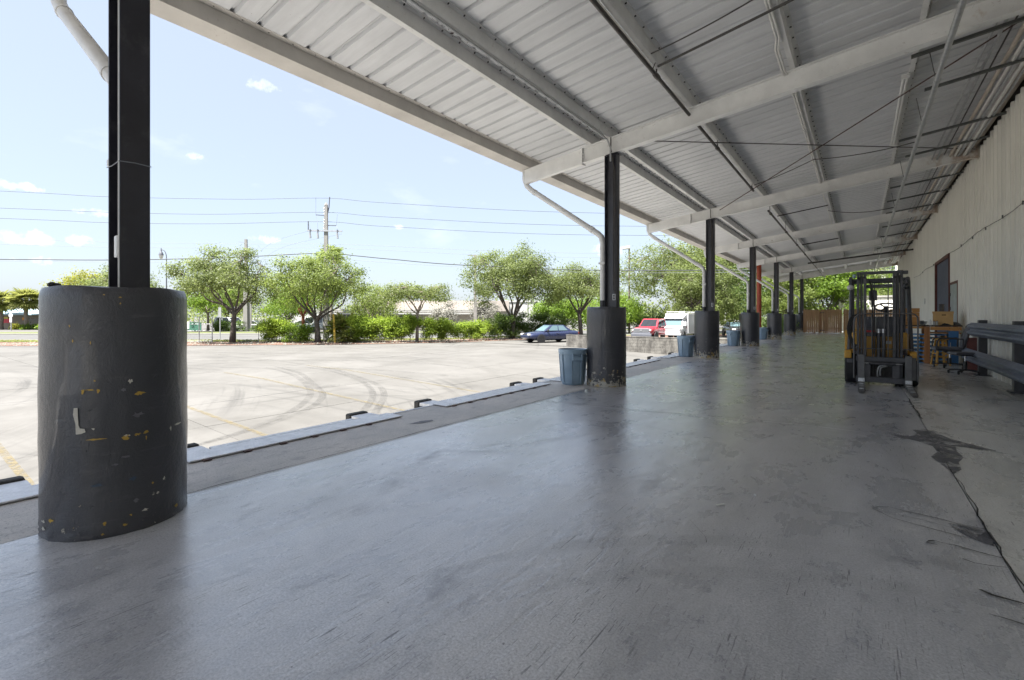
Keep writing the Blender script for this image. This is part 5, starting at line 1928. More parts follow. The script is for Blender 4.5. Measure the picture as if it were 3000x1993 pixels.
b = MB().box((x0w + .012, by0 + .012, -1.35), (x1w, by0 + .178, -.006))
obj('mortar', b, M['pole'], bwl)
x = x0w - .02
while x < x1w:
    obj('cap_block', MB().box((x + .003, by0 - .015, .001), (min(x + 1.2, x1w) - .003, by0 + .205, .045)), M['block'], bwl, bevel=.006)
    x += 1.2

# ================================================================== VEGETATION
def leaf_mesh(name, cent, normals_up, size, m, seed, aspect=.55, outward=None):
    """cent: (n,3) leaf positions -> mesh of small rhombic leaves, blades facing out of their clump"""
    r = np.random.default_rng(seed)
    n = len(cent)
    nv = r.normal(size=(n, 3)) * .62
    nv[:, 2] += normals_up * .7
    if outward is not None:
        nv += outward
    nv /= np.linalg.norm(nv, axis=1, keepdims=True) + 1e-9
    d = np.cross(nv, r.normal(size=(n, 3)))
    d /= np.linalg.norm(d, axis=1, keepdims=True) + 1e-9
    w = np.cross(nv, d)
    s = size * r.uniform(.55, 1.35, n)[:, None]
    v = np.empty((n, 4, 3))
    v[:, 0] = cent
    v[:, 1] = cent + d * s * .5 + w * s * aspect * .5
    v[:, 2] = cent + d * s
    v[:, 3] = cent + d * s * .5 - w * s * aspect * .5
    me = bpy.data.meshes.new(name)
    me.vertices.add(n * 4)
    me.vertices.foreach_set('co', v.reshape(-1).astype(np.float32))
    me.loops.add(n * 4)
    me.loops.foreach_set('vertex_index', np.arange(n * 4, dtype=np.int32))
    me.polygons.add(n)
    me.polygons.foreach_set('loop_start', np.arange(0, n * 4, 4, dtype=np.int32))
    me.update(calc_edges=True)
    me.materials.append(m)
    return me


def tree(label, base, fork_h, H, rad, zb, seed, leaf, bark, nleaf=9000, nclump=70, lsize=.15, tr=.19, lean=(0, 0), off=(0, 0), limbs=6, sig=.55, flat=.6, group='trees beyond the yard', name='tree', low=None):
    nleaf, nclump, lsize = int(nleaf * 1.55), int(nclump * 1.45), lsize * 1.10
    sig *= .84
    """base at ground; crown ellipsoid between zb and H above base, half-widths rad"""
    r = random.Random(seed)
    t = thing(name, label, 'tree', base, 0, group)
    fk_ = Vector((lean[0], lean[1], fork_h))
    cz, rz = (zb + H) / 2, (H - zb) / 2
    cc = Vector((off[0], off[1], cz))
    b = MB()
    b.tube([(0, 0, -.15), (lean[0] * .3 + .02, lean[1] * .3, fork_h * .35), (lean[0] * .7, lean[1] * .7, fork_h * .75), tuple(fk_)], [tr * 1.35, tr * 1.02, tr * .92, tr * .9], 10)
    tips = []
    for k in range(limbs):
        a = 2 * pi * k / limbs + r.uniform(-.35, .35)
        e = r.uniform(.35, .8)
        q = cc + Vector((cos(a) * rad[0] * e, sin(a) * rad[1] * e, rz * r.uniform(-.15, .55)))
        sg_ = .11 * (q - fk_).length
        st0 = Vector((lean[0] * .7, lean[1] * .7, fork_h * .78)).lerp(fk_, r.uniform(.25, 1))
        mid = st0.lerp(q, .5) + Vector((r.uniform(-sg_, sg_), r.uniform(-sg_, sg_), r.uniform(-1.1, .7) * sg_))
        pts = smooth_path([tuple(st0), tuple(st0.lerp(mid, .45) + Vector((r.uniform(-sg_, sg_) * .5, r.uniform(-sg_, sg_) * .5, r.uniform(-.3, .5) * sg_))), tuple(mid), tuple(mid.lerp(q, .55) + Vector((r.uniform(-sg_, sg_) * .5, r.uniform(-sg_, sg_) * .5, .3 * sg_))), tuple(q)], 3)
        n = len(pts)
        b.tube(pts, [tr * .52 * (1 - .82 * i / (n - 1)) for i in range(n)], 6)
        tips.append(pts)
    cl = []
    tries = 0
    while len(cl) < nclump and tries < nclump * 30:
        tries += 1
        v = Vector((r.gauss(0, 1), r.gauss(0, 1), r.gauss(0, 1))).normalized() * (r.random() ** .45)
        if v.z < -.35 and hypot(v.x, v.y) < .55:
            continue
        p = cc + Vector((v.x * rad[0], v.y * rad[1], v.z * rz))
        p.z += -.22 * rz * (hypot(v.x, v.y) ** 2) + r.uniform(-.15, .15)
        cl.append(p)
    for p in cl:
        lb_ = min(tips, key=lambda P: min((q - p).length for q in P[4:]))
        q = min(lb_[3:], key=lambda w: (w - p).length)
        mid = q.lerp(p, .5) + Vector((r.uniform(-.15, .15), r.uniform(-.15, .15), r.uniform(-.05, .2)))
        L = (p - q).length
        b.tube([tuple(q), tuple(mid), tuple(p)], [min(.045, .012 + .014 * L), .016, .006], 4, False)
    obj('trunk', b, bark, t, smooth='all')
    R_ = np.random.default_rng(seed)
    per = nleaf // len(cl)
    P, OW = [], []
    for p in cl:
        k = int(per * R_.uniform(.4, 1.6))
        s0 = sig * R_.uniform(.65, 1.25)
        q = R_.normal(size=(k, 3))
        P.append(np.array(p) + q * np.array([s0, s0, s0 * flat]))
        cd = (np.array(p) - np.array(cc)) / np.array([rad[0], rad[1], rz])
        OW.append(q * .55 + cd * .75)
    P = np.concatenate(P)
    OW = np.concatenate(OW)
    link('crown', leaf_mesh('crown', P, .8, lsize, leaf, seed, .6, OW), t)
    return t


ZG = -.77
def G_(r, d, z=ZG):
    return S(r, d, z)


O1, O2 = M['leaf_oak'], M['leaf_oak2']
BK = M['bark']
tree('live oak nearest the big bollard, with a long low limb reaching left', G_(-22.7, 38.3), 2.55, 7.75, (4.5, 4.2), 3.0, 11, O1, BK, 15000, 105, .135, .20, (.15, .1), (-.9, 0), 8, .46)
tree('forked live oak standing before the tall power pole', G_(-15.75, 38.3), 2.0, 7.6, (4.1, 3.8), 2.6, 12, O2, BK, 15000, 100, .135, .21, (-.55, .2), (.2, 0), 7, .48)
tree('small thin spreading tree standing in front of the long hedge', G_(-7.9, 39.2), 2.55, 5.1, (3.1, 2.6), 3.2, 13, O1, M['bark_pale'], 5500, 60, .13, .12, (.1, 0), (.1, 0), 7, .36)
tree('big dense oak left of the blue sedan', G_(.0, 45.0, -.8), 2.05, 8.9, (5.3, 4.8), 2.9, 14, O1, BK, 22000, 130, .145, .25, (.2, 0), (.15, 0), 8, .55)
tree('oak half hidden behind the second bollard, right of the blue sedan', G_(6.75, 46.2, -.85), 2.7, 7.3, (3.9, 3.6), 3.3, 15, O1, BK, 11000, 80, .15, .2, (-.2, 0), (.2, 0), 6, .55)
tree('huge spreading oak behind the red pickup and white van', G_(22.4, 58, -.8), 3.6, 12.0, (8.8, 8), 4.2, 16, O1, BK, 26000, 170, .20, .45, (0, 0), (-.6, 0), 8, .8)
tree('pale barked small tree across the road left of the live oak', G_(-42.5, 66), 2.6, 6.6, (3.8, 3.4), 2.6, 17, M['leaf_bright'], M['bark_pale'], 5200, 50, .2, .17, (0, 0), (0, 0), 7, .6)
tree('red barked tree across the road between the two live oaks', G_(-26.6, 60), 2.2, 7.4, (4.6, 4), 2.6, 18, M['leaf_bright'], M['bark_red'], 8000, 70, .2, .2, (.1, 0), (.3, 0), 7, .65)
tree('pale lime green tree across the road beside the leaning power pole', G_(-33.0, 70), 1.8, 6.6, (3.6, 3.4), 1.2, 19, M['leaf_bright'], M['bark_pale'], 5200, 46, .22, .14, (0, 0), (0, 0), 6, .7)
tree('bare looking shrub tree with pale branches left of the long hedge', G_(-13.0, 43.5), 1.2, 4.9, (2.5, 2.2), 1.9, 20, M['leaf_oak2'], M['bark_pale'], 2600, 46, .14, .12, (0, 0), (0, 0), 8, .42)
tree('slim olive tree behind the forked oak, left of the pale shrub tree', G_(-14.6, 50), 1.8, 5.6, (2.3, 2.2), 1.4, 21, M['leaf_oak2'], BK, 4200, 40, .17, .12, (0, 0), (0, 0), 6, .55)
tree('washed out grey tree across the road before the cream building, left one', G_(-9.0, 62), 1.0, 4.1, (2.0, 1.9), .6, 22, M['leaf_grey'], M['bark_pale'], 3600, 40, .17, .1, (0, 0), (0, 0), 6, .5)
tree('washed out grey tree across the road before the cream building, right one', G_(-3.6, 64), 1.0, 4.6, (1.9, 1.9), .8, 23, M['leaf_grey'], M['bark_pale'], 3600, 40, .17, .1, (0, 0), (0, 0), 6, .5)
tree('yellow green tree behind the nearest bollard at far left', G_(-64, 72), 2.2, 9.0, (7.5, 5), 3.6, 24, M['leaf_yellow'], BK, 9000, 70, .26, .25, (0, 0), (0, 0), 7, .85)
tree('grey green tree rising behind the black column at far left', G_(-55, 66), 2.5, 9.6, (5.5, 4.5), 3.5, 25, O1, BK, 9000, 70, .22, .25, (0, 0), (.5, 0), 7, .75)
tree('tall green tree behind the first live oak, across the road', G_(-47, 78), 2.5, 8.2, (6.5, 5), 2.2, 26, O2, BK, 7000, 60, .26, .25, (0, 0), (0, 0), 6, .95)
tree('bright green overhanging tree behind the blue sedan', G_(6.2, 56, -.8), 1.6, 5.0, (4.6, 3), 1.0, 27, M['leaf_bright'], BK, 7500, 60, .2, .16, (0, 0), (0, 0), 6, .65)
tree('bright green rounded shrub tree left of the tall lamp pole', G_(13.6, 60, -.8), 1.0, 5.2, (3.2, 3), .4, 28, M['leaf_bright'], BK, 7000, 60, .2, .14, (0, 0), (0, 0), 6, .65)
tree('round clipped green tree right of the third column, behind the black coupe', G_(30.5, 66, -.8), 1.0, 5.3, (3.0, 2.8), .4, 29, O2, BK, 8000, 70, .2, .14, (0, 0), (0, 0), 6, .6)
tree('green tree right of the third bollard, behind the red pole', (-13.5, 52.0, -.8), 2.0, 8.6, (4.2, 4), 1.6, 30, O1, BK, 14000, 100, .17, .2, (0, 0), (0, 0), 7, .6)
tree('dark green tree behind the fifth column', (-9.0, 56.5, -.8), 1.8, 8.4, (3.6, 3.6), .8, 31, M['leaf_dark'], BK, 13000, 100, .16, .2, (0, 0), (0, 0), 7, .55)
tree('bright fresh green tree behind the gate of the wooden fence', (-2.6, 55.0, -.8), 2.0, 9.0, (3.2, 3), 1.4, 32, M['leaf_bright'], BK, 13000, 95, .17, .17, (0, 0), (.2, 0), 7, .55)
tree('olive green tree behind the left end of the wooden fence', (-5.4, 52.5, -.8), 1.8, 8.0, (2.6, 2.6), 1.0, 33, O2, BK, 12000, 90, .15, .17, (0, 0), (0, 0), 7, .5)
tree('light green tree behind the pale shed, seen through the forklift mast', (2.3, 64.0, -.8), 2.4, 8.4, (3.0, 3), 2.4, 34, M['leaf_bright'], M['bark_pale'], 5500, 60, .17, .14, (0, 0), (0, 0), 7, .5)
tree('green tree between the fence trees, farther back', (-.4, 60, -.8), 2.4, 9.0, (3.0, 3), 2.0, 35, O1, BK, 8000, 80, .17, .17, (0, 0), (0, 0), 7, .55)
tree('far green tree left of the white van, behind the lamp pole', G_(17.0, 80, -.8), 2.0, 6.5, (5.5, 5), .6, 36, M['leaf_bright'], BK, 7000, 60, .26, .2, (0, 0), (0, 0), 6, .9)
tree('far dull green tree behind the black coupe', G_(36, 84, -.8), 2.0, 8.5, (7, 5), .8, 37, O1, BK, 9000, 70, .28, .2, (0, 0), (0, 0), 6, 1.0)
tree('overhead oak above the coupe, right of the third column', G_(30.5, 55, -.8), 5.0, 12.0, (5.5, 5), 6.3, 38, O1, BK, 14000, 90, .2, .3, (0, 0), (-1, 0), 7, .7)

# far wooded skyline beyond the yards, reads as one mass
R_ = np.random.default_rng(77)
P = []
for k in range(260):
    ang = R_.uniform(-.95, .60)
    d_ = R_.uniform(110, 170)
    h_ = R_.uniform(1.2, 4.2)
    p = np.array(S(d_ * math.tan(ang), d_, h_ - .8))
    P.append(p + R_.normal(size=(70, 3)) * np.array([2.4, 2.4, 1.5]))
link('far_woods', leaf_mesh('far_woods', np.concatenate(P), .8, .9, M['leaf_oak'], 78))
tag(bpy.data.objects['far_woods'], kind='stuff')


def hedge(name, label, cat, line, h, w, seed, leaf, n, lsize=.14, stems=True, bottom=.35, group=None, gappy=0.0):
    """line of (r,d) points in the survey frame"""
    r = np.random.default_rng(seed)
    t = thing(name, label, cat, S(line[0][0], line[0][1], ZG), 0, group)
    o0 = np.array(S(line[0][0], line[0][1], ZG))
    pts = [np.array(S(a, c, ZG)) - o0 for a, c in line]
    L = [np.linalg.norm(b_ - a_) for a_, b_ in zip(pts, pts[1:])]
    tot_ = sum(L)
    nc = max(5, int(tot_ * 15))
    P = []
    sb = MB()
    rr_ = random.Random(seed)
    for k in range(nc):
        s_ = r.uniform(0, tot_)
        i = 0
        while i < len(L) - 1 and s_ > L[i]:
            s_ -= L[i]
            i += 1
        p = pts[i] + (pts[i + 1] - pts[i]) * s_ / L[i]
        hh = h * (.92 + .09 * sin(p[0] * 1.3 + seed) * cos(p[1] * .9) + r.uniform(-.1, .1))
        z = r.uniform(bottom, 1) ** .8 * hh
        if gappy and r.random() < gappy and z < hh * .6:
            continue
        c = p + np.array([r.normal() * w * .3, r.normal() * w * .3, z])
        kk = int(n / nc * r.uniform(.5, 1.5))
        P.append(c + r.normal(size=(kk, 3)) * np.array([.2, .2, .17]))
        if stems and k % 4 == 0:
            q = p + np.array([r.normal() * w * .15, r.normal() * w * .15, 0])
            sb.tube([tuple(q), tuple(q.tolist()[:2] + [z * .5]) if False else (q[0] + .04, q[1], z * .5), tuple(c)], [.02, .015, .006], 4, False)
    P = np.concatenate(P)
    P = P[P[:, 2] > .03]
    link('foliage', leaf_mesh('foliage', P, .8, lsize, leaf, seed), t)
    if stems:
        obj('stem', sb, M['bark_pale'], t)
    return t


HL = M['leaf_hedge']
hedge('hedge', 'long bright green hedge along the dirt strip, left part', 'hedge', [(-13.2, 38.2), (-9.5, 38.6), (-6.3, 39.6)], 1.95, .9, 51, HL, 30000, .14, True, .2)
hedge('hedge', 'thin see-through part of the green hedge behind the small spreading tree', 'hedge', [(-6.4, 39.6), (-4.0, 41.2), (-1.6, 43.2)], 1.6, .7, 52, HL, 17000, .135, True, .2, None, .15)
hedge('hedge', 'taller darker end of the hedge behind the blue sedan', 'hedge', [(-1.8, 43.4), (1.2, 46.2), (3.2, 47.0), (6.2, 48.4)], 2.25, 1.0, 53, M['leaf_dark'], 24000, .14, True, .12)
hedge('shrub', 'wide green shrub between the two live oaks', 'shrub', [(-20.6, 38.6), (-18.4, 38.9)], 1.9, .9, 54, HL, 8500, .14, True, .25, 'shrubs on the dirt strip', .2)
hedge('shrub', 'low bright shrub left of the forked oak trunk', 'shrub', [(-18.2, 38.2), (-16.6, 38.4)], 1.5, .8, 55, M['leaf_bright'], 4200, .13, True, .1, 'shrubs on the dirt strip')
hedge('shrub', 'small shrub right of the forked oak trunk, by the power pole', 'shrub', [(-15.2, 39.2), (-14.3, 39.6)], 1.9, .7, 56, HL, 2600, .13, True, .4, 'shrubs on the dirt strip')
hedge('shrub', 'clipped dark hedge across the road by the leaning pole', 'hedge', [(-41.5, 65.5), (-37.4, 65.5)], 1.35, .8, 57, M['leaf_dark'], 4200, .17, False, .0)
hedge('shrub', 'clipped dark hedge across the road behind the chain link fence', 'hedge', [(-50, 66), (-43.8, 65.7)], 1.3, .8, 58, M['leaf_dark'], 4200, .17, False, .0)
hedge('shrub', 'clipped hedge across the road right of the leaning pole', 'hedge', [(-35.5, 65), (-27, 63)], 1.2, .8, 59, M['leaf_dark'], 4600, .17, False, .0)
hedge('shrub', 'round yellow green bush left of the palm before the tan building', 'bush', [(-77.6, 74.0), (-77.0, 74.0)], 1.15, 1.1, 60, M['leaf_yellow'], 1200, .2, False, .0)
hedge('shrub', 'round green bush at the foot of the palm before the tan building', 'bush', [(-76.3, 73.6), (-75.2, 73.6)], .95, 1.2, 61, M['leaf_bright'], 1300, .2, False, .0)
hedge('shrub', 'small bush right of the palm before the tan building', 'bush', [(-73.4, 73.8), (-72.8, 73.8)], .9, 1.0, 62, M['leaf_bright'], 900, .2, False, .0)
hedge('shrub', 'dark underbrush beyond the yard right of the sixth bollard', 'shrub', [(18.8, 34.5), (22.5, 40), (27, 46)], 2.0, 1.6, 63, M['leaf_dark'], 9000, .15, True, .0)


# ---- palms
def frond_mesh(L, m, seed, n=17, width=.55):
    """fan leaf: stalk and pleated blade of pointed segments"""
    r = random.Random(seed)
    b = MB()
    st_ = L * .45
    b.tube([(0, 0, 0), (st_, 0, .05 * L)], [.02, .012], 4, False)
    for k in range(n):
        a = (k / (n - 1) - .5) * 3.9
        ll = L * .58 * (1 - .12 * abs(a)) * r.uniform(.85, 1.1)
        c = Vector((st_, 0, .05 * L))
        e = c + Vector((cos(a) * ll, sin(a) * ll, -.14 * L * r.uniform(.6, 1.5)))
        mid = c.lerp(e, .5) + Vector((0, 0, .03 * L))
        s_ = Vector((-sin(a), cos(a), 0)) * ll * .085
        b.poly([c, mid - s_, e, mid + s_])
    return mesh_of('frond', b, m, recalc=False)


def palm(label, base, H, L, nf, seed, tr=.16, cat='palm', group='palms', leaf='leaf_palm', trunk='bark_pale', spread=(-.7, 1.1)):
    r = random.Random(seed)
    t = thing('palm_tree', label, cat, base, 0, group)
    b = MB()
    n = 8
    b.tube([(.05 * sin(k), .03 * cos(k * 2), H * k / n - (.1 if k == 0 else 0)) for k in range(n + 1)], [tr * (1.15 if k == 0 else 1.0 + .04 * (k % 2)) for k in range(n + 1)], 10)
    obj('trunk', b, M[trunk], t, smooth=True)
    ms = [frond_mesh(L * q, M[leaf], seed + k) for k, q in enumerate((1, .9, 1.08))]
    for k in range(nf):
        az = k * 2.39996
        el = spread[0] + (spread[1] - spread[0]) * (k + .5) / nf + r.uniform(-.12, .12)
        o_ = link('frond', ms[k % 3], t, (0, 0, H), (r.uniform(-.3, .3), -el, az))
    return t


palm('fan palm before the tan building at far left, nearer the bollard', S(-76.2, 74, -.75), 4.6, 2.5, 44, 3, .24)
palm('fan palm at the left edge of the photo', S(-80.6, 74.5, -.75), 4.3, 2.5, 44, 4, .24)
palm('tall palm whose top shows behind the power pole', S(-26.8, 70, -.75), 11.0, 2.2, 40, 5, .2, leaf='leaf_oak2')
palm('low pale fan palm at the left end of the long hedge', S(-14.0, 39.4, -.77), .9, 1.9, 26, 6, .12, spread=(-.5, 1.3))
palm('small drooping fan palm beside the yellow guy wire guard', S(-13.4, 38.6, -.77), .35, 1.2, 14, 7, .1, spread=(-.4, 1.2))
# sago clump behind the vehicles
for i, (r_, d_, h_, L_, lb) in enumerate(((16.5, 61, .8, 2.6, 'left spiky dark green sago palm behind the red pickup'), (18.2, 60, 1.0, 2.8, 'middle spiky dark green sago palm behind the red pickup'), (19.9, 60.5, 1.1, 2.8, 'right spiky dark green sago palm behind the white van'))):
    t = thing('sago_palm', lb, 'palm', S(r_, d_, -.8), 0, 'sago palms behind the vehicles')
    obj('trunk', MB().tube([(0, 0, -.1), (0, 0, h_)], .2, 8), M['bark'], t)
    b = MB()
    for k in range(13):
        x0_ = L_ * (k + .6) / 13
        hz = .35 * L_ * (k / 13) - .55 * L_ * (k / 13) ** 2
        for s_ in (-1, 1):
            ll = .35 * (1 - .6 * abs(k / 12 - .35))
            b.poly([(x0_, 0, hz), (x0_ + .12, s_ * ll * .5 + .02, hz + .08), (x0_ + .25, s_ * ll, hz + .04), (x0_ + .05, s_ * ll * .5, hz + .02)])
    me = mesh_of('frond', b, M['leaf_sago'], recalc=False)
    for k in range(30):
        link('frond', me, t, (0, 0, h_), (0, -(-.25 + 1.5 * k / 30), k * 2.39996))

# ================================================================== POLES, LAMPS, WIRES, SIGNS
def square_pole(name, label, base, H, w0, w1, m, cat='power pole'):
    t = thing(name, label, cat, base, YAW + .1)
    b = MB()
    b.v = [(sx * w / 2, sy * w / 2, z) for z, w in ((-.2, w0), (H, w1)) for sx, sy in ((-1, -1), (1, -1), (1, 1), (-1, 1))]
    b.f = [(0, 1, 2, 3), (7, 6, 5, 4), (0, 4, 5, 1), (1, 5, 6, 2), (2, 6, 7, 3), (3, 7, 4, 0)]
    obj('shaft', b, m, t)
    return t


pz = -.77
u1 = square_pole('power_pole', 'tall square concrete power pole with crossarm and cutouts behind the forked oak', S(-16.15, 41, pz), 11.8, .42, .25, M['pole'])
obj('cap', MB().lathe([(.17, 0), (.0, .25)], 4, (0, 0, 11.8)), M['pole'], u1)
obj('crossarm', MB().box((-1.52, -.22, 9.46), (1.40, -.12, 9.57)), M['sign_grey'], u1)
def insul(p, h, par, tilt=0):
    obj('insulator', MB().tube([p, (p[0] + tilt, p[1], p[2] + h)], .045, 8), M['car_trim2'], par)
insul((.24, 0, 11.6), .9, u1, .06)
obj('bracket', MB().tube([(.1, 0, 11.0), (.24, 0, 11.6)], .05, 6), M['car_trim2'], u1)
insul((-1.44, -.17, 9.58), .75, u1)
obj('standoff', MB().bar((-.15, 0, 10.88), (-.86, 0, 10.92), .05, .06), M['car_trim2'], u1)
obj('standoff', MB().bar((.15, 0, 10.02), (.86, 0, 10.02), .05, .06), M['car_trim2'], u1)
for x in (-1.25, -.62, 1.02):
    ct = obj('cutout', MB().box((x - .05, -.30, 8.85), (x + .05, -.23, 9.62)), M['car_trim2'], u1)
    obj('fuse_tube', MB().tube([(x + .04, -.33, 8.85), (x - .02, -.33, 9.3)], .09, 8), M['sign_grey'], ct)
for pth in ([(-.86, 0, 12.45), (-.86, 0, 10.92), (-.65, -.2, 10.2), (-.62, -.25, 9.62)], [(.95, 0, 11.0), (.86, 0, 10.02), (1.0, -.2, 9.8), (1.02, -.25, 9.62)], [(-1.44, -.17, 10.3), (-1.25, -.25, 9.62)]):
    obj('jumper', MB().tube(pth, .012, 5), M['thinwire'], u1)
for k in range(8):
    obj('step_bolt', MB().tube([(-.2, 0, 9.8 + .25 * k), (-.12, 0, 9.8 + .25 * k)], .015, 5), M['galv'], u1)
u2 = square_pole('power_pole', 'pale leaning-looking concrete power pole across the road behind the first live oak', S(-37.2, 66, pz), 12.9, .62, .3, M['pole'])
obj('fin', MB().prism([(.30, -.05), (.75, -.05), (.75, .05), (.30, .05)], -.1, 5.2), M['pole'], u2)
obj('standoff', MB().bar((0, 0, 12.4), (-1.0, 0, 12.55), .05, .05), M['galv'], u2)
u3 = square_pole('power_pole', 'weathered wooden power pole with a crossarm left of the big dense oak', S(-4.83, 62, pz), 10.2, .42, .3, M['polewood'])
obj('crossarm', MB().bar((-.85, 0, 10.15), (1.3, 0, 9.95), .1, .12), M['polewood'], u3)
obj('brace', MB().bar((-.5, 0, 10.1), (0, 0, 9.5), .05, .04).bar((.5, 0, 10.05), (0, 0, 9.5), .05, .04), M['polewood'], u3)
gy = thing('guy_guard', 'pair of slanting yellow guy wire guards right of the forked oak', 'guy wire', S(-14.45, 38.2, pz))
for k, (dx, top) in enumerate(((0, 2.3), (.10, 2.15))):
    a = Vector(S(-14.30 + dx, 38.0, pz)) - Vector(gy.location)
    c = Vector(S(-14.62 + dx * .6, 38.6, pz + top)) - Vector(gy.location)
    obj('guard_tube', MB().tube([a, c], .045, 8), M['guy'], gy, smooth=True)
    e = Vector(S(-15.9, 41, pz + 9)) - Vector(gy.location)
    obj('guy_wire', MB().tube([c, e], .010, 4), M['thinwire'], gy)
# street lamps
lp = thing('street_lamp', 'curved arm street lamp with a bell shaped lantern at left beyond the road', 'street lamp', S(-43.93, 60, pz), YAW)
obj('post', MB().tube([(0, 0, -.1), (0, 0, 9.3)], [.10, .06], 10), M['car_trim2'], lp, smooth=True)
obj('arm', MB().tube(smooth_path([(0, 0, 9.3), (-.03, 0, 9.9), (-.22, 0, 10.4), (-.48, 0, 10.58), (-.66, 0, 10.55)], 5), .05, 8), M['car_trim2'], lp, smooth=True)
ln = obj('lantern', MB().lathe([(.02, 0), (.06, -.15), (.09, -.45), (.16, -.55), (.27, -.85), (.28, -.95)], 14, (-.68, 0, 10.85)), M['car_trim2'], lp, smooth=True)
obj('globe', MB().lathe([(.27, 0), (.24, -.15), (.15, -.4), (.02, -.5)], 14, (-.68, 0, 9.9)), M['lamp'], ln, smooth=True)
lp = thing('street_lamp', 'tall pole with a boxy flood lamp head right of the second column', 'street lamp', S(14.9, 60, -.8), YAW)
obj('post', MB().tube([(0, 0, -.1), (0, 0, 10.9)], [.13, .09], 10), M['bark_pale'], lp, smooth=True)
obj('lamp_head', MB().box((-.85, -.25, -.17), (.08, .25, .17), Matrix.Translation((0, 0, 10.92)) @ Matrix.Rotation(radians(-7), 4, 'Y')), M['cream'], lp, bevel=.05)
lp = thing('light_pole', 'thin white light pole right of the third column', 'pole', S(29.4, 65, -.8), YAW)
obj('post', MB().tube([(0, 0, -.1), (0, 0, 8.5)], [.10, .06], 8), M['sign_white'], lp, smooth=True)
obj('crossbar', MB().bar((-.5, 0, 7.9), (.5, 0, 7.9), .05, .05), M['sign_white'], lp)
rp = thing('sign_pole', 'weathered orange red painted steel pole right of the fourth column', 'pole', S(16.75, 32, -1.0))
obj('shaft', MB().tube([(0, 0, -.1), (0, 0, 9.5)], .145, 14), M['redpole'], rp, smooth=True)
obj('collar', MB().lathe([(.155, 0), (.155, .12)], 14, (0, 0, 2.9)), M['redpole'], rp, smooth=True)
rp = thing('sign_pole', 'broad grey blue steel post left of the fourth column', 'pole', S(24.4, 50, -.8), YAW)
obj('shaft', MB().box((-.17, -.15, -.1), (.17, .15, 4.2)), M['b_blue'], rp)
obj('cap', MB().box((-.2, -.18, 4.2), (.2, .18, 4.26)), M['b_blue'], rp)

# wires: survey-frame line along the street, height read at left edge, pole and right
def wire(label, rad, m, pts, name='power_line'):
    P = [S(*p) for p in pts]
    o = obj(name, MB().tube(smooth_path(P, 8), rad, 5), M[m], None, smooth='all')
    tag(o, label, 'power line', 'overhead wires along the street')


def zof(v, d):
    return CH - (v - 927.6) / 1382.67 * d


def dline(r, dd=0.0):
    return 41 + dd + (r + 16.15) * .125


def wline(label, rad, m, samples, dd=0.0):
    """samples of (u, v) read on the photograph along a wire of known distance"""
    pts = []
    for (u, v) in samples:
        a = (u - 1500) / 1382.67
        d = (41 + dd + 16.15 * .125) / (1 - .125 * a)
        pts.append((a * d, d, zof(v, d)))
    (r0, d0, z0), (r1, d1, z1) = pts[0], pts[1]
    pts.insert(0, (r0 - 30, d0 - 3.75, z0 + (z0 - z1) * 30 / (r1 - r0) * .6))
    (r0, d0, z0), (r1, d1, z1) = pts[-1], pts[-2]
    pts.append((r0 + 40, d0 + 5, z0 + .9))
    wire(label, rad, m, pts)


wline('topmost overhead wire, over the tip of the tall power pole', .017, 'wire', [(0, 560), (312, 576.5), (700, 584), (961, 581), (1150, 596), (1771, 625)])
wline('second overhead wire from the top', .017, 'wire', [(0, 610), (312, 622), (620, 628), (950, 622.5), (1150, 637), (1750, 662)], .2)
wline('third overhead wire from the top', .017, 'wire', [(0, 640), (312, 652.5), (620, 656), (950, 650), (1150, 665), (1743, 689)], .1)
wline('thick bundled cable crossing in front of the oak tops', .04, 'wire', [(0, 760), (312, 762), (450, 760.5), (657, 755), (769, 750), (950, 742), (1046, 750), (1150, 760), (1389, 778.5), (1900, 793)], -.1)
wline('thin cable just under the thick bundled cable', .013, 'thinwire', [(0, 764.5), (312, 767.5), (450, 768), (700, 764), (950, 752), (1060, 764), (1389, 784), (1900, 800)], -.15)
wline('faint distant wire above the oak tops', .018, 'thinwire', [(0, 700), (312, 709), (700, 714.6), (1000, 716), (1440, 735), (1950, 745)], 25)
wline('faintest lower distant wire above the oak tops', .018, 'thinwire', [(0, 716), (312, 724), (700, 727), (1000, 728), (1440, 748), (1950, 757)], 25)
A = (-17.55, 41, zof(676, 41))
wire('slanting service wire from the crossarm down to the pole across the road', .011, 'thinwire', [A, (-27, 53, 9.6), (-37.0, 66, 8.9)])
wire('second slanting service wire from the tall power pole to the pole across the road', .011, 'thinwire', [(-14.8, 41, zof(686, 41)), (-26, 53, 9.0), (-37.0, 66, 7.8)])

# signs and chain link fence
sg = thing('road_sign', 'grey backed parking sign on a post left of the first live oak trunk', 'sign', S(-26.6, 43, pz), YAW)
obj('post', MB().box((-.035, -.03, -.1), (.035, .03, 2.9)), M['galv'], sg)
obj('panel', MB().box((-.13, -.05, 2.05), (.13, -.032, 2.95)), M['sign_grey'], sg)
sg = thing('road_sign', 'small white sign behind the chain link fence', 'sign', S(-41.2, 60, pz), YAW)
obj('post', MB().box((-.03, -.03, -.1), (.03, .03, 1.2)), M['galv'], sg)
obj('panel', MB().box((-.19, -.05, .55), (.19, -.032, 1.45)), M['sign_white'], sg)
sg = thing('road_sign', 'back of an octagonal stop sign with a plate under it at far left', 'sign', S(-72.7, 68.5, -.75), YAW)
obj('post', MB().box((-.04, -.04, -.1), (.04, .04, 2.3)), M['galv'], sg)
oct_ = [(.32 * cos(pi / 8 + k * pi / 4), .32 * sin(pi / 8 + k * pi / 4)) for k in range(8)]
obj('octagon_panel', MB().extrude(oct_, lambda a, c, t_: (a, t_, 2.25 + c), -.065, -.045), M['sign_white'], sg)
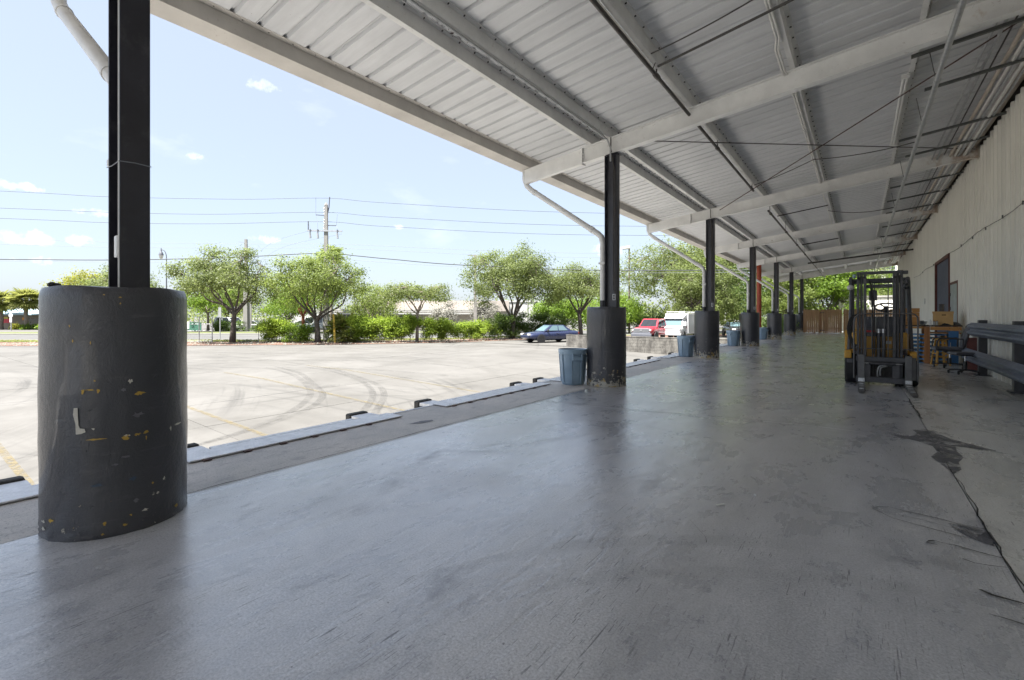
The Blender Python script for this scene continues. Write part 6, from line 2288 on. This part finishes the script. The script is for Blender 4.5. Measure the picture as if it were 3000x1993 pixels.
obj('plate', MB().box((-.17, -.06, 1.25), (.17, -.045, 1.92)), M['sign_white'], sg)

cf = thing('chain_link_fence', 'galvanised chain link fence with a gate right of the nearest bollard', 'fence')
tops = [(-31.5, 37.2), (-28.4, 37.8), (-25.32, 38.2), (-24.33, 38.3), (-23.4, 39.4)]
for k, (r_, d_) in enumerate(tops):
    if k == 4:
        continue
    obj('post', MB().tube([S(r_, d_, pz - .1), S(r_, d_, pz + 2.1)], .04, 8), M['galv'], cf, smooth=True)
for (a, c) in zip(tops[:4], tops[1:4]):
    for z in (.12, .95, 1.5) if a[0] > -30 else (.12, .95, 1.5):
        obj('rail', MB().tube([S(*a, pz + z), S(*c, pz + z)], .025, 6), M['galv'], cf, smooth=True)
    b = MB()
    pa, pc = Vector(S(*a, pz)), Vector(S(*c, pz))
    L = (pc - pa).length
    n = int(L / .11)
    for k in range(n):
        for s_ in (0, 1):
            t0 = k / n
            t1 = min(1, (k * .11 + 1.38) / L) if s_ == 0 else max(0, (k * .11 - 1.38) / L)
            f_ = abs(t1 - t0) * L / 1.38
            b.tube([tuple(pa.lerp(pc, t0) + Vector((0, 0, .12))), tuple(pa.lerp(pc, t1) + Vector((0, 0, .12 + 1.38 * f_)))], .003, 3, False)
    w = obj('chain_mesh', b, M['galv'], cf)
    w['kind'] = 'stuff'
ws = thing('wind_screen_fence', 'green screened fence across the road behind the chain link fence', 'fence', (0, 0, 0))
for k in range(4):
    a, c = S(-50 + k * 1.9, 64.6, pz + .2), S(-50 + (k + 1) * 1.9 - .05, 64.5, pz + .2)
    obj('screen_panel', MB().bar((a[0], a[1], pz + .75), (c[0], c[1], pz + .75), .03, 1.1), M['mesh_green'], ws)
    obj('post', MB().tube([S(-50 + k * 1.9, 64.7, pz - .1), S(-50 + k * 1.9, 64.7, pz + 1.6)], .04, 6), M['galv'], ws)
for i, (r_, d_, h_, lb) in enumerate(((-23.4, 40, 1.6, 'thin metal stake left of the first live oak trunk'), (-20.4, 38.0, 1.7, 'thin metal stake on the dirt strip, left of the wide shrub'), (-20.0, 38.5, 1.55, 'second thin metal stake by the wide shrub'))):
    st_ = MB().tube([S(r_, d_, pz - .1), S(r_, d_, pz + h_)], .025, 6).box((S(r_, d_)[0] - .03, S(r_, d_)[1] - .03, pz + h_ - .02), (S(r_, d_)[0] + .03, S(r_, d_)[1] + .03, pz + h_ + .02))
    tag(obj('metal_stake', st_, M['galv']), lb, 'stake', 'metal stakes on the dirt strip')

# ================================================================== BUILDINGS ACROSS THE ROAD
def lbox(b, r0, r1, d0, d1, z0, z1, rot=0.0):
    return b.box((r0, d0, z0), (r1, d1, z1))


cbld = thing('cream_building', 'long low pinkish cream building across the road behind the hedge', 'building', S(0, 75, -.75), YAW + .06)
obj('wall', MB().box((-30, 0, 0), (-6.1, 12, 3.0)), M['b_cream'], cbld)
obj('upper_wall', MB().box((-25, 5, 3.0), (-.2, 25, 4.75)), M['b_cream'], cbld)
obj('roof_band', MB().box((-30.3, -.6, 2.75), (-5.8, 0, 2.9)).box((-30.3, -.5, 3.0), (-5.9, 5, 3.25)), M['b_trim'], cbld)
obj('canopy', MB().box((-30.2, -1.6, 2.45), (-6.2, -.6, 2.62)), M['b_white'], cbld)
for x0, x1 in ((-20.4, -18.4), (-17.9, -15.6), (-27, -25)):
    w = obj('window', MB().box((x0, -.05, .9), (x1, -.003, 2.45)), M['b_white'], cbld)
    n = 2
    for k in range(n):
        a = x0 + .08 + k * (x1 - x0 - .08) / n
        obj('pane', MB().box((a, -.09, .98), (a + (x1 - x0 - .08) / n - .08, -.051, 2.37)), M['win'], w)
for x in (-14.2, -11.3, -8.6):
    obj('downpipe', MB().box((x, -.1, 0), (x + .12, -.003, 2.75)), M['b_trim'], cbld)
wbld = thing('white_building', 'plain white building end behind the big dense oak', 'building', S(0, 82, -.75), YAW + .03)
obj('wall', MB().box((-2.2, 0, 0), (4.6, 14, 4.6)), M['b_white'], wbld)
obj('parapet', MB().box((-2.3, -.1, 4.6), (4.7, 14.1, 4.85)), M['b_white'], wbld)
obj('downpipe', MB().box((2.6, -.12, 0), (2.75, -.003, 4.6)), M['b_trim'], wbld)
osn = thing('shop_sign', 'orange and white sign board showing through the leaves behind the blue sedan', 'sign', S(4.2, 64, -.75), YAW)
obj('board', MB().box((-.85, 0, 1.2), (.85, .12, 3.0)), M['sign_white'], osn)
fl = [(-.6, 1.5), (.1, 1.45), (.5, 1.8), (.35, 2.4), (.1, 2.0), (-.05, 2.75), (-.45, 2.3), (-.62, 1.9)]
obj('flame_shape', MB().extrude(fl, lambda a, c, t_: (a, t_, c), -.03, -.002), M['sign_orange'], osn)
obj('post', MB().box((-.1, .02, -.1), (.1, .1, 1.2)), M['galv'], osn)
tb = thing('tan_building', 'low tan shop building with a pale blue metal roof at far left', 'building', S(-81, 76.5, -.75), YAW + .05)
obj('wall', MB().box((-14, 0, 0), (12, 10, 2.35)), M['b_tan'], tb)
b = MB()
b.v = [(-14.5, -.9, 2.3), (5.5, -.9, 2.3), (5.5, 3, 3.2), (-14.5, 3, 3.2), (-14.5, -.9, 2.42), (5.5, -.9, 2.42), (5.5, 3, 3.32), (-14.5, 3, 3.32)]
b.f = [(0, 3, 2, 1), (4, 5, 6, 7), (0, 1, 5, 4), (1, 2, 6, 5), (2, 3, 7, 6), (3, 0, 4, 7)]
obj('roof', b, M['b_blue'], tb)
b = MB().extrude([(5.6, 2.2), (9.4, 2.2), (9.4, 3.0), (7.2, 4.6), (5.6, 3.1)], lambda a, c, t_: (a, t_, c), -1.2, 3)
obj('gable', b, M['b_blue'], tb)
obj('upper_block', MB().box((-14, 4, 2.4), (12, 12, 4.6)), M['b_white'], tb)
for x0, x1, z0, z1, m in ((2.6, 4.4, .55, 1.75, 'win'), (-2.6, -1.6, 0, 1.9, 'win'), (6.3, 7.6, .4, 1.2, 'b_blue')):
    obj('window', MB().box((x0, -.05, z0), (x1, -.003, z1)), M[m], tb)
for x0, x1, z0, z1, m in ((-1.4, -.35, 1.05, 1.72, 'sign_red'), (-1.35, -.6, 1.72, 2.0, 'sign_yellow'), (1.6, 2.4, 1.5, 1.95, 'sign_orange'), (6.4, 6.9, 1.2, 1.55, 'sign_yellow')):
    obj('wall_sign', MB().box((x0, -.07, z0), (x1, -.004, z1)), M[m], tb)
shed = thing('pale_shed', 'pale ribbed metal shed behind the wooden fence, seen through the forklift', 'shed', (-1.6, 56, -.8))
obj('wall', MB().box((0, 0, 0), (8, 6, 3.95)), M['wall'], shed)
b = MB()
for k in range(10):
    b.box((.2 + k * .75, -.03, 0), (.24 + k * .75, -.002, 3.9))
obj('rib', b, M['b_trim'], shed)
obj('roof_edge', MB().box((-.1, -.1, 3.95), (8.1, 6.1, 4.1)), M['b_trim'], shed)
obj('gable_patch', MB().box((.0, -.05, 4.1), (.6, 1, 4.22)), M['rustbeam'], shed)
tow = thing('pale_building', 'pale tall building showing above the shed past the forklift mast', 'building', (1.4, 92, -.8))
obj('wall', MB().box((0, 0, 0), (9, 9, 9.6)), M['b_white'], tow)
for k in range(3):
    obj('window', MB().box((.5 + k * 1.3, -.06, 7.4), (1.3 + k * 1.3, -.004, 8.8)), M['win'], tow)
far = thing('white_warehouse', 'far white low warehouse behind the lime green tree across the road', 'building', S(-36, 98, -.75), YAW)
obj('wall', MB().box((-12, 0, 0), (22, 12, 3.4)), M['b_white'], far)
obj('roof_edge', MB().box((-12.2, -.2, 3.4), (22.2, 12.2, 3.7)), M['b_trim'], far)
# ================================================================== VEHICLES
def quad_panel(A, B, C, D, u0, u1, v0, v1, off):
    """rectangle in the bilinear patch A-B (bottom) D-C (top), lifted along its normal"""
    A, B, C, D = map(Vector, (A, B, C, D))
    def at(u, v):
        return (A * (1 - u) + B * u) * (1 - v) + (D * (1 - u) + C * u) * v
    n = (B - A).cross(D - A).normalized() * off
    return [tuple(at(u, v) + n) for u, v in ((u0, v0), (u1, v0), (u1, v1), (u0, v1))]


def vehicle(name, label, cat, loc, rz, L, W, st, gh, paint, wheels, wr, glass='carglass', grp='parked vehicles', lampz=.65, dark_low=None, grille=True, extra=None, side_split=True):
    """x forward. st: stations (x, z_under, z_top, halfwidth); gh: greenhouse (xb0 rear base, xt0, xt1, xb1 front base, z0, z1, hw0, hw1)"""
    t = thing(name, label, cat, loc, rz, grp)
    b = MB()
    n = 0
    for (x, zu, zt, hw) in st:
        zm = zu + (zt - zu) * .45
        ring = [(x, -hw * .82, zu), (x, -hw * .98, zu + (zt - zu) * .15), (x, -hw, zm), (x, -hw * .97, zt - (zt - zu) * .18), (x, -hw * .86, zt - .02), (x, -hw * .4, zt + .012),
                (x, hw * .4, zt + .012), (x, hw * .86, zt - .02), (x, hw * .97, zt - (zt - zu) * .18), (x, hw, zm), (x, hw * .98, zu + (zt - zu) * .15), (x, hw * .82, zu)]
        b.v += ring
        n = len(ring)
    for i in range(len(st) - 1):
        for k in range(n):
            k2 = (k + 1) % n
            b.f.append((i * n + k, i * n + k2, (i + 1) * n + k2, (i + 1) * n + k))
    b.f.append(tuple(range(n)))
    b.f.append(tuple((len(st) - 1) * n + k for k in reversed(range(n))))
    bd = obj('body', b, M[paint], t, smooth='all')
    sm_ = bd.modifiers.new('sub', 'SUBSURF')
    sm_.levels = sm_.render_levels = 1
    xb0, xt0, xt1, xb1, z0, z1, h0, h1 = gh
    c = MB()
    lo = [(xb0, -h0, z0), (xb1, -h0, z0), (xb1, h0, z0), (xb0, h0, z0)]
    hi = [(xt0, -h1, z1), (xt1, -h1, z1), (xt1, h1, z1), (xt0, h1, z1)]
    c.v = lo + hi
    c.f = [(0, 3, 2, 1), (4, 5, 6, 7), (0, 1, 5, 4), (1, 2, 6, 5), (2, 3, 7, 6), (3, 0, 4, 7)]
    obj('cabin', c, M[paint], t, bevel=.06, seg=3)
    def win(nm, P):
        obj(nm, MB().poly(P), M[glass], t)
    win('windscreen', quad_panel(lo[1], lo[2], hi[2], hi[1], .07, .93, .10, .90, .012))
    win('rear_window', quad_panel(lo[3], lo[0], hi[0], hi[3], .08, .92, .14, .88, .012))
    for s_, (A_, B_, C_, D_) in ((-1, (lo[0], lo[1], hi[1], hi[0])), (1, (lo[2], lo[3], hi[3], hi[2]))):
        if side_split:
            spans = ((.14, .48), (.52, .88))
        else:
            spans = ((.52, .92),)
        for (u0, u1) in spans:
            if s_ == 1:
                u0, u1 = 1 - u1, 1 - u0
            win('side_window', quad_panel(A_, B_, C_, D_, u0, u1, .16, .90, .012))
    for (x, s_) in [(x, s_) for x in wheels for s_ in (-1, 1)]:
        hw = W / 2
        obj('wheel_arch', MB().lathe([(wr * 1.16, 0), (wr * 1.16, .02)], 24, (x, 0, wr), 'Y').xf(Matrix.Translation((0, s_ * hw - (.005 if s_ > 0 else .013), 0))), M['car_trim'], t)
        y0 = s_ * (hw - .19) if s_ > 0 else -hw - .02
        wl = obj('wheel', MB().lathe([(wr * .6, 0), (wr * .92, 0), (wr, .03), (wr, .18), (wr * .92, .21), (wr * .6, .21)], 24, (x, y0, wr), 'Y'), M['tyre'], t, smooth=True)
        yy = s_ * (hw + .012)
        rb = MB().lathe([(wr * .62, -.012), (wr * .6, .004), (wr * .1, -.02)], 24, (x, yy, wr), 'Y') if s_ > 0 else MB().lathe([(wr * .62, .012), (wr * .6, -.004), (wr * .1, .02)], 24, (x, yy, wr), 'Y')
        rm_ = obj('rim', rb, M['rim'], wl, smooth=True)
        sp_ = MB()
        for k in range(7):
            a = 2 * pi * k / 7
            sp_.box((x + cos(a) * wr * .4 - .03, yy - .006 + (.006 if s_ > 0 else -.006), wr + sin(a) * wr * .4 - .03), (x + cos(a) * wr * .4 + .03, yy + .006 + (.006 if s_ > 0 else -.006), wr + sin(a) * wr * .4 + .03))
        obj('rim_hole', sp_, M['car_trim'], rm_)
    xf_ = st[-1][0]
    xr_ = st[0][0]
    hwf = st[-1][3]
    for s_ in (-1, 1):
        obj('headlight', MB().box((xf_ - .16, s_ * hwf * .82 - .17, lampz - .07), (xf_ + .015, s_ * hwf * .82 + .17, lampz + .09)), M['lamp'], t, bevel=.03, seg=2)
        obj('tail_light', MB().box((xr_ - .02, s_ * st[0][3] * .8 - .14, lampz), (xr_ + .1, s_ * st[0][3] * .8 + .14, lampz + .16)), M['redlamp'], t, bevel=.02)
        my = s_ * (h0 + .1)
        obj('mirror', MB().box((xb1 - .42, my - .10, z0 + .02), (xb1 - .30, my + .10, z0 + .18)), M['car_trim'], t, bevel=.03, seg=2)
        # door seams and handles
        for x in ([xb0 + .45, (xb0 + xb1) / 2, xb1 - .05] if side_split else [(xb0 + xb1) / 2, xb1 - .05]):
            obj('door_seam', MB().box((x, s_ * W / 2 - .012, st[1][1] + .1), (x + .012, s_ * W / 2 + .004, z0)), M['car_trim'], t)
        obj('door_handle', MB().box(((xb0 + xb1) / 2 + .08, s_ * W / 2 - .01, z0 - .16), ((xb0 + xb1) / 2 + .26, s_ * W / 2 + .02, z0 - .12)), M['car_trim'], t)
        obj('side_moulding', MB().box((wheels[0] + wr * 1.2, s_ * W / 2 - .012, .52), (wheels[-1] - wr * 1.2, s_ * W / 2 + .012, .57)), M[paint], t)
    if grille:
        obj('grille', MB().box((xf_ - .05, -hwf * .5, lampz - .1), (xf_ + .02, hwf * .5, lampz + .06)), M['car_trim'], t)
    obj('bumper', MB().box((xf_ - .2, -hwf * .96, st[-1][1] - .02), (xf_ + .05, hwf * .96, st[-1][1] + .22)), M[dark_low or paint], t, bevel=.05, seg=2)
    obj('rear_bumper', MB().box((xr_ - .05, -st[0][3] * .96, st[0][1] - .02), (xr_ + .2, st[0][3] * .96, st[0][1] + .22)), M[dark_low or paint], t, bevel=.05, seg=2)
    if extra:
        extra(t)
    return t


def head(r1, d1):
    """world yaw for a heading given as (right, forward)"""
    v = S(r1, d1)
    return atan2(v[1], v[0])


sedan_st = [(-2.38, .42, .86, .74), (-2.3, .28, .98, .84), (-1.6, .22, 1.0, .90), (-.6, .20, .95, .92), (.5, .20, .93, .92), (1.3, .22, .90, .90), (2.0, .26, .82, .86), (2.32, .34, .70, .78), (2.42, .42, .62, .70)]
vehicle('parked_car', 'dark blue four door sedan parked facing left at the hedge', 'car', S(3.2, 39.4, -.795), head(-1, -.50), 4.9, 1.84, sedan_st,
        (-1.72, -.95, .28, 1.12, .90, 1.44, .80, .60), 'car_blue', (-1.38, 1.40), .33, 'carglass', lampz=.66, dark_low='car_blue')


def pickup_extra(t):
    obj('bed_wall', MB().box((-2.75, -.95, 1.0), (-.85, -.88, 1.22)).box((-2.75, .88, 1.0), (-.85, .95, 1.22)).box((-2.80, -.95, 1.0), (-2.75, .95, 1.22)), M['car_red'], t, bevel=.02)
    obj('grille_surround', MB().box((2.78, -.72, .74), (2.86, .72, 1.12)), M['car_trim2'], t, bevel=.03)
    for k in range(4):
        obj('grille_bar', MB().box((2.861, -.66, .79 + k * .075), (2.875, .66, .82 + k * .075)), M['galv'], t)
    obj('emblem', MB().box((2.876, -.10, .89), (2.89, .10, .99)), M['chrome'], t, bevel=.01)
    obj('lower_bumper', MB().box((2.72, -.94, .38), (2.92, .94, .66)), M['car_trim2'], t, bevel=.05, seg=2)


truck_st = [(-2.78, .60, 1.12, .93), (-2.6, .50, 1.14, .97), (-1.4, .46, 1.14, .98), (-.2, .44, 1.16, .98), (.9, .44, 1.20, .98), (1.7, .46, 1.24, .97), (2.4, .50, 1.20, .95), (2.74, .52, 1.12, .90), (2.82, .58, 1.04, .86)]
vehicle('pickup_truck', 'bright red extended cab pickup parked behind the block wall', 'truck', S(13.0, 43.3, -.8), head(-.62, -.78), 5.6, 2.0, truck_st,
        (-1.05, -.80, .70, 1.42, 1.18, 1.94, .88, .72), 'car_red', (-1.75, 1.85), .40, 'darkglass', lampz=.94, dark_low='car_trim2', grille=False, extra=pickup_extra)


def van_extra(t):
    b = MB()
    b.box((-4.2, -1.08, .55), (-.05, 1.08, 2.42))
    obj('cargo_box', b, M['car_white'], t, bevel=.05, seg=2)
    c = MB()
    c.v = [(-.05, -.95, 1.92), (.95, -.88, 1.94), (.95, .88, 1.94), (-.05, .95, 1.92), (-.05, -.98, 2.42), (.62, -.72, 2.34), (.62, .72, 2.34), (-.05, .98, 2.42)]
    c.f = [(0, 3, 2, 1), (4, 5, 6, 7), (0, 1, 5, 4), (1, 2, 6, 5), (2, 3, 7, 6), (3, 0, 4, 7)]
    obj('roof_fairing', c, M['car_white'], t, bevel=.06, seg=3)
    rk = obj('ladder_rack', MB().tube([(.25, -.8, 2.36), (.25, -.8, 2.72)], .02, 6).tube([(.25, .8, 2.36), (.25, .8, 2.72)], .02, 6).tube([(.25, -.85, 2.56), (.25, .85, 2.56)], .018, 6)
             .tube([(-3.6, -.8, 2.42), (-3.6, -.8, 2.72)], .02, 6).tube([(-3.6, .8, 2.42), (-3.6, .8, 2.72)], .02, 6).tube([(-3.6, -.85, 2.56), (-3.6, .85, 2.56)], .018, 6).tube([(.25, -.8, 2.6), (-3.6, -.8, 2.6)], .018, 6).tube([(.25, .8, 2.6), (-3.6, .8, 2.6)], .018, 6), M['galv'], t)
    for k in range(3):
        obj('marker_lamp', MB().box((.60, -.14 + k * .12, 2.28), (.66, -.08 + k * .12, 2.31)), M['redlamp'], t)
    for z in (.86, 1.06):
        obj('grille_slot', MB().box((1.86, -.55, z - .045), (1.88, .55, z + .045)), M['car_trim2'], t, bevel=.004)
        for k in range(1):
            obj('grille_bar', MB().box((1.881, -.53, z - .01), (1.892, .53, z + .012)), M['car_white'], t)
    for s_ in (-1, 1):
        obj('lamp_bezel', MB().box((1.855, s_ * .76 - .17, .90), (1.876, s_ * .76 + .17, 1.10)), M['car_trim2'], t)
        obj('turn_lamp', MB().box((1.86, s_ * .76 - .15, .80), (1.885, s_ * .76 + .15, .87)), M['lamp'], t)
        obj('mirror_arm', MB().box((.92, s_ * 1.08 - .11, 1.28), (1.0, s_ * 1.08 + .11, 1.66)), M['car_white'], t, bevel=.02)
    obj('chrome_bumper', MB().box((1.80, -1.0, .42), (1.98, 1.0, .64)), M['car_white'], t, bevel=.05, seg=2)
    obj('side_lettering_band', MB().box((-.9, -1.087, 1.30), (-.35, -1.081, 1.34)), M['car_trim2'], t)


van_st = [(-.1, .5, 1.3, 1.0), (.2, .48, 1.32, 1.0), (.9, .48, 1.30, 1.0), (1.3, .5, 1.28, .98), (1.7, .52, 1.20, .96), (1.84, .56, 1.14, .92), (1.87, .6, 1.10, .90)]
vehicle('box_van', 'white box van with a ladder rack parked behind the block wall', 'van', S(15.4, 44.2, -.8), head(-.59, -.81), 6, 2.04, van_st,
        (-.05, -.03, .66, 1.22, 1.24, 1.96, .96, .84), 'car_white', (1.05, -2.9), .38, 'carglass', lampz=1.0, grille=False, extra=van_extra, side_split=False)
coupe_st = [(-2.25, .42, .98, .80), (-2.1, .30, 1.02, .88), (-1.2, .24, 1.0, .93), (0, .22, .97, .94), (1.0, .24, .97, .94), (1.8, .28, .94, .92), (2.25, .34, .84, .88), (2.36, .42, .78, .84)]
vehicle('parked_car', 'black coupe parked nose out behind the trash can at the fourth bollard', 'car', S(22.4, 47.2, -.62), head(-.22, -.97), 4.7, 1.9, coupe_st,
        (-1.9, -1.0, .0, .95, .96, 1.42, .82, .62), 'car_black', (-1.35, 1.45), .35, 'carglass', lampz=.72)
suv_st = [(-2.4, .5, 1.05, .88), (-2.2, .35, 1.1, .95), (-1, .3, 1.1, .97), (.5, .3, 1.08, .97), (1.5, .32, 1.04, .95), (2.2, .38, .98, .9), (2.4, .5, .86, .84)]
vehicle('parked_car', 'white van parked across the road left of the first live oak trunk', 'van', S(-39.8, 66.8, -.73), head(1, -.35), 4.9, 1.95, suv_st,
        (-2.3, -2.15, .6, 1.5, 1.06, 1.98, .92, .78), 'car_white', (-1.5, 1.5), .36, 'darkglass', lampz=.8)
vehicle('parked_car', 'white van parked across the road behind the forked oak', 'van', S(-26.2, 62.5, -.73), head(-.25, -1), 4.9, 1.95, suv_st,
        (-2.3, -2.15, .6, 1.5, 1.06, 2.05, .92, .78), 'car_white', (-1.5, 1.5), .36, 'darkglass', lampz=.8)
for r_, d_, hd, pt, lb in ((-34.8, 71, (1, -.1), 'car_red', 'small red car parked across the road right of the leaning power pole'), (-40.5, 74, (1, .1), 'car_grey', 'dark grey car parked far across the road behind the first oak trunk'),
                           (-33.0, 76, (1, 0), 'car_black', 'dark car parked far across the road behind the lime green tree')):
    vehicle('parked_car', lb, 'car', S(r_, d_, -.73), head(*hd), 4.7, 1.84, sedan_st, (-1.72, -.95, .28, 1.12, .90, 1.44, .80, .60), pt, (-1.38, 1.40), .33, 'darkglass')
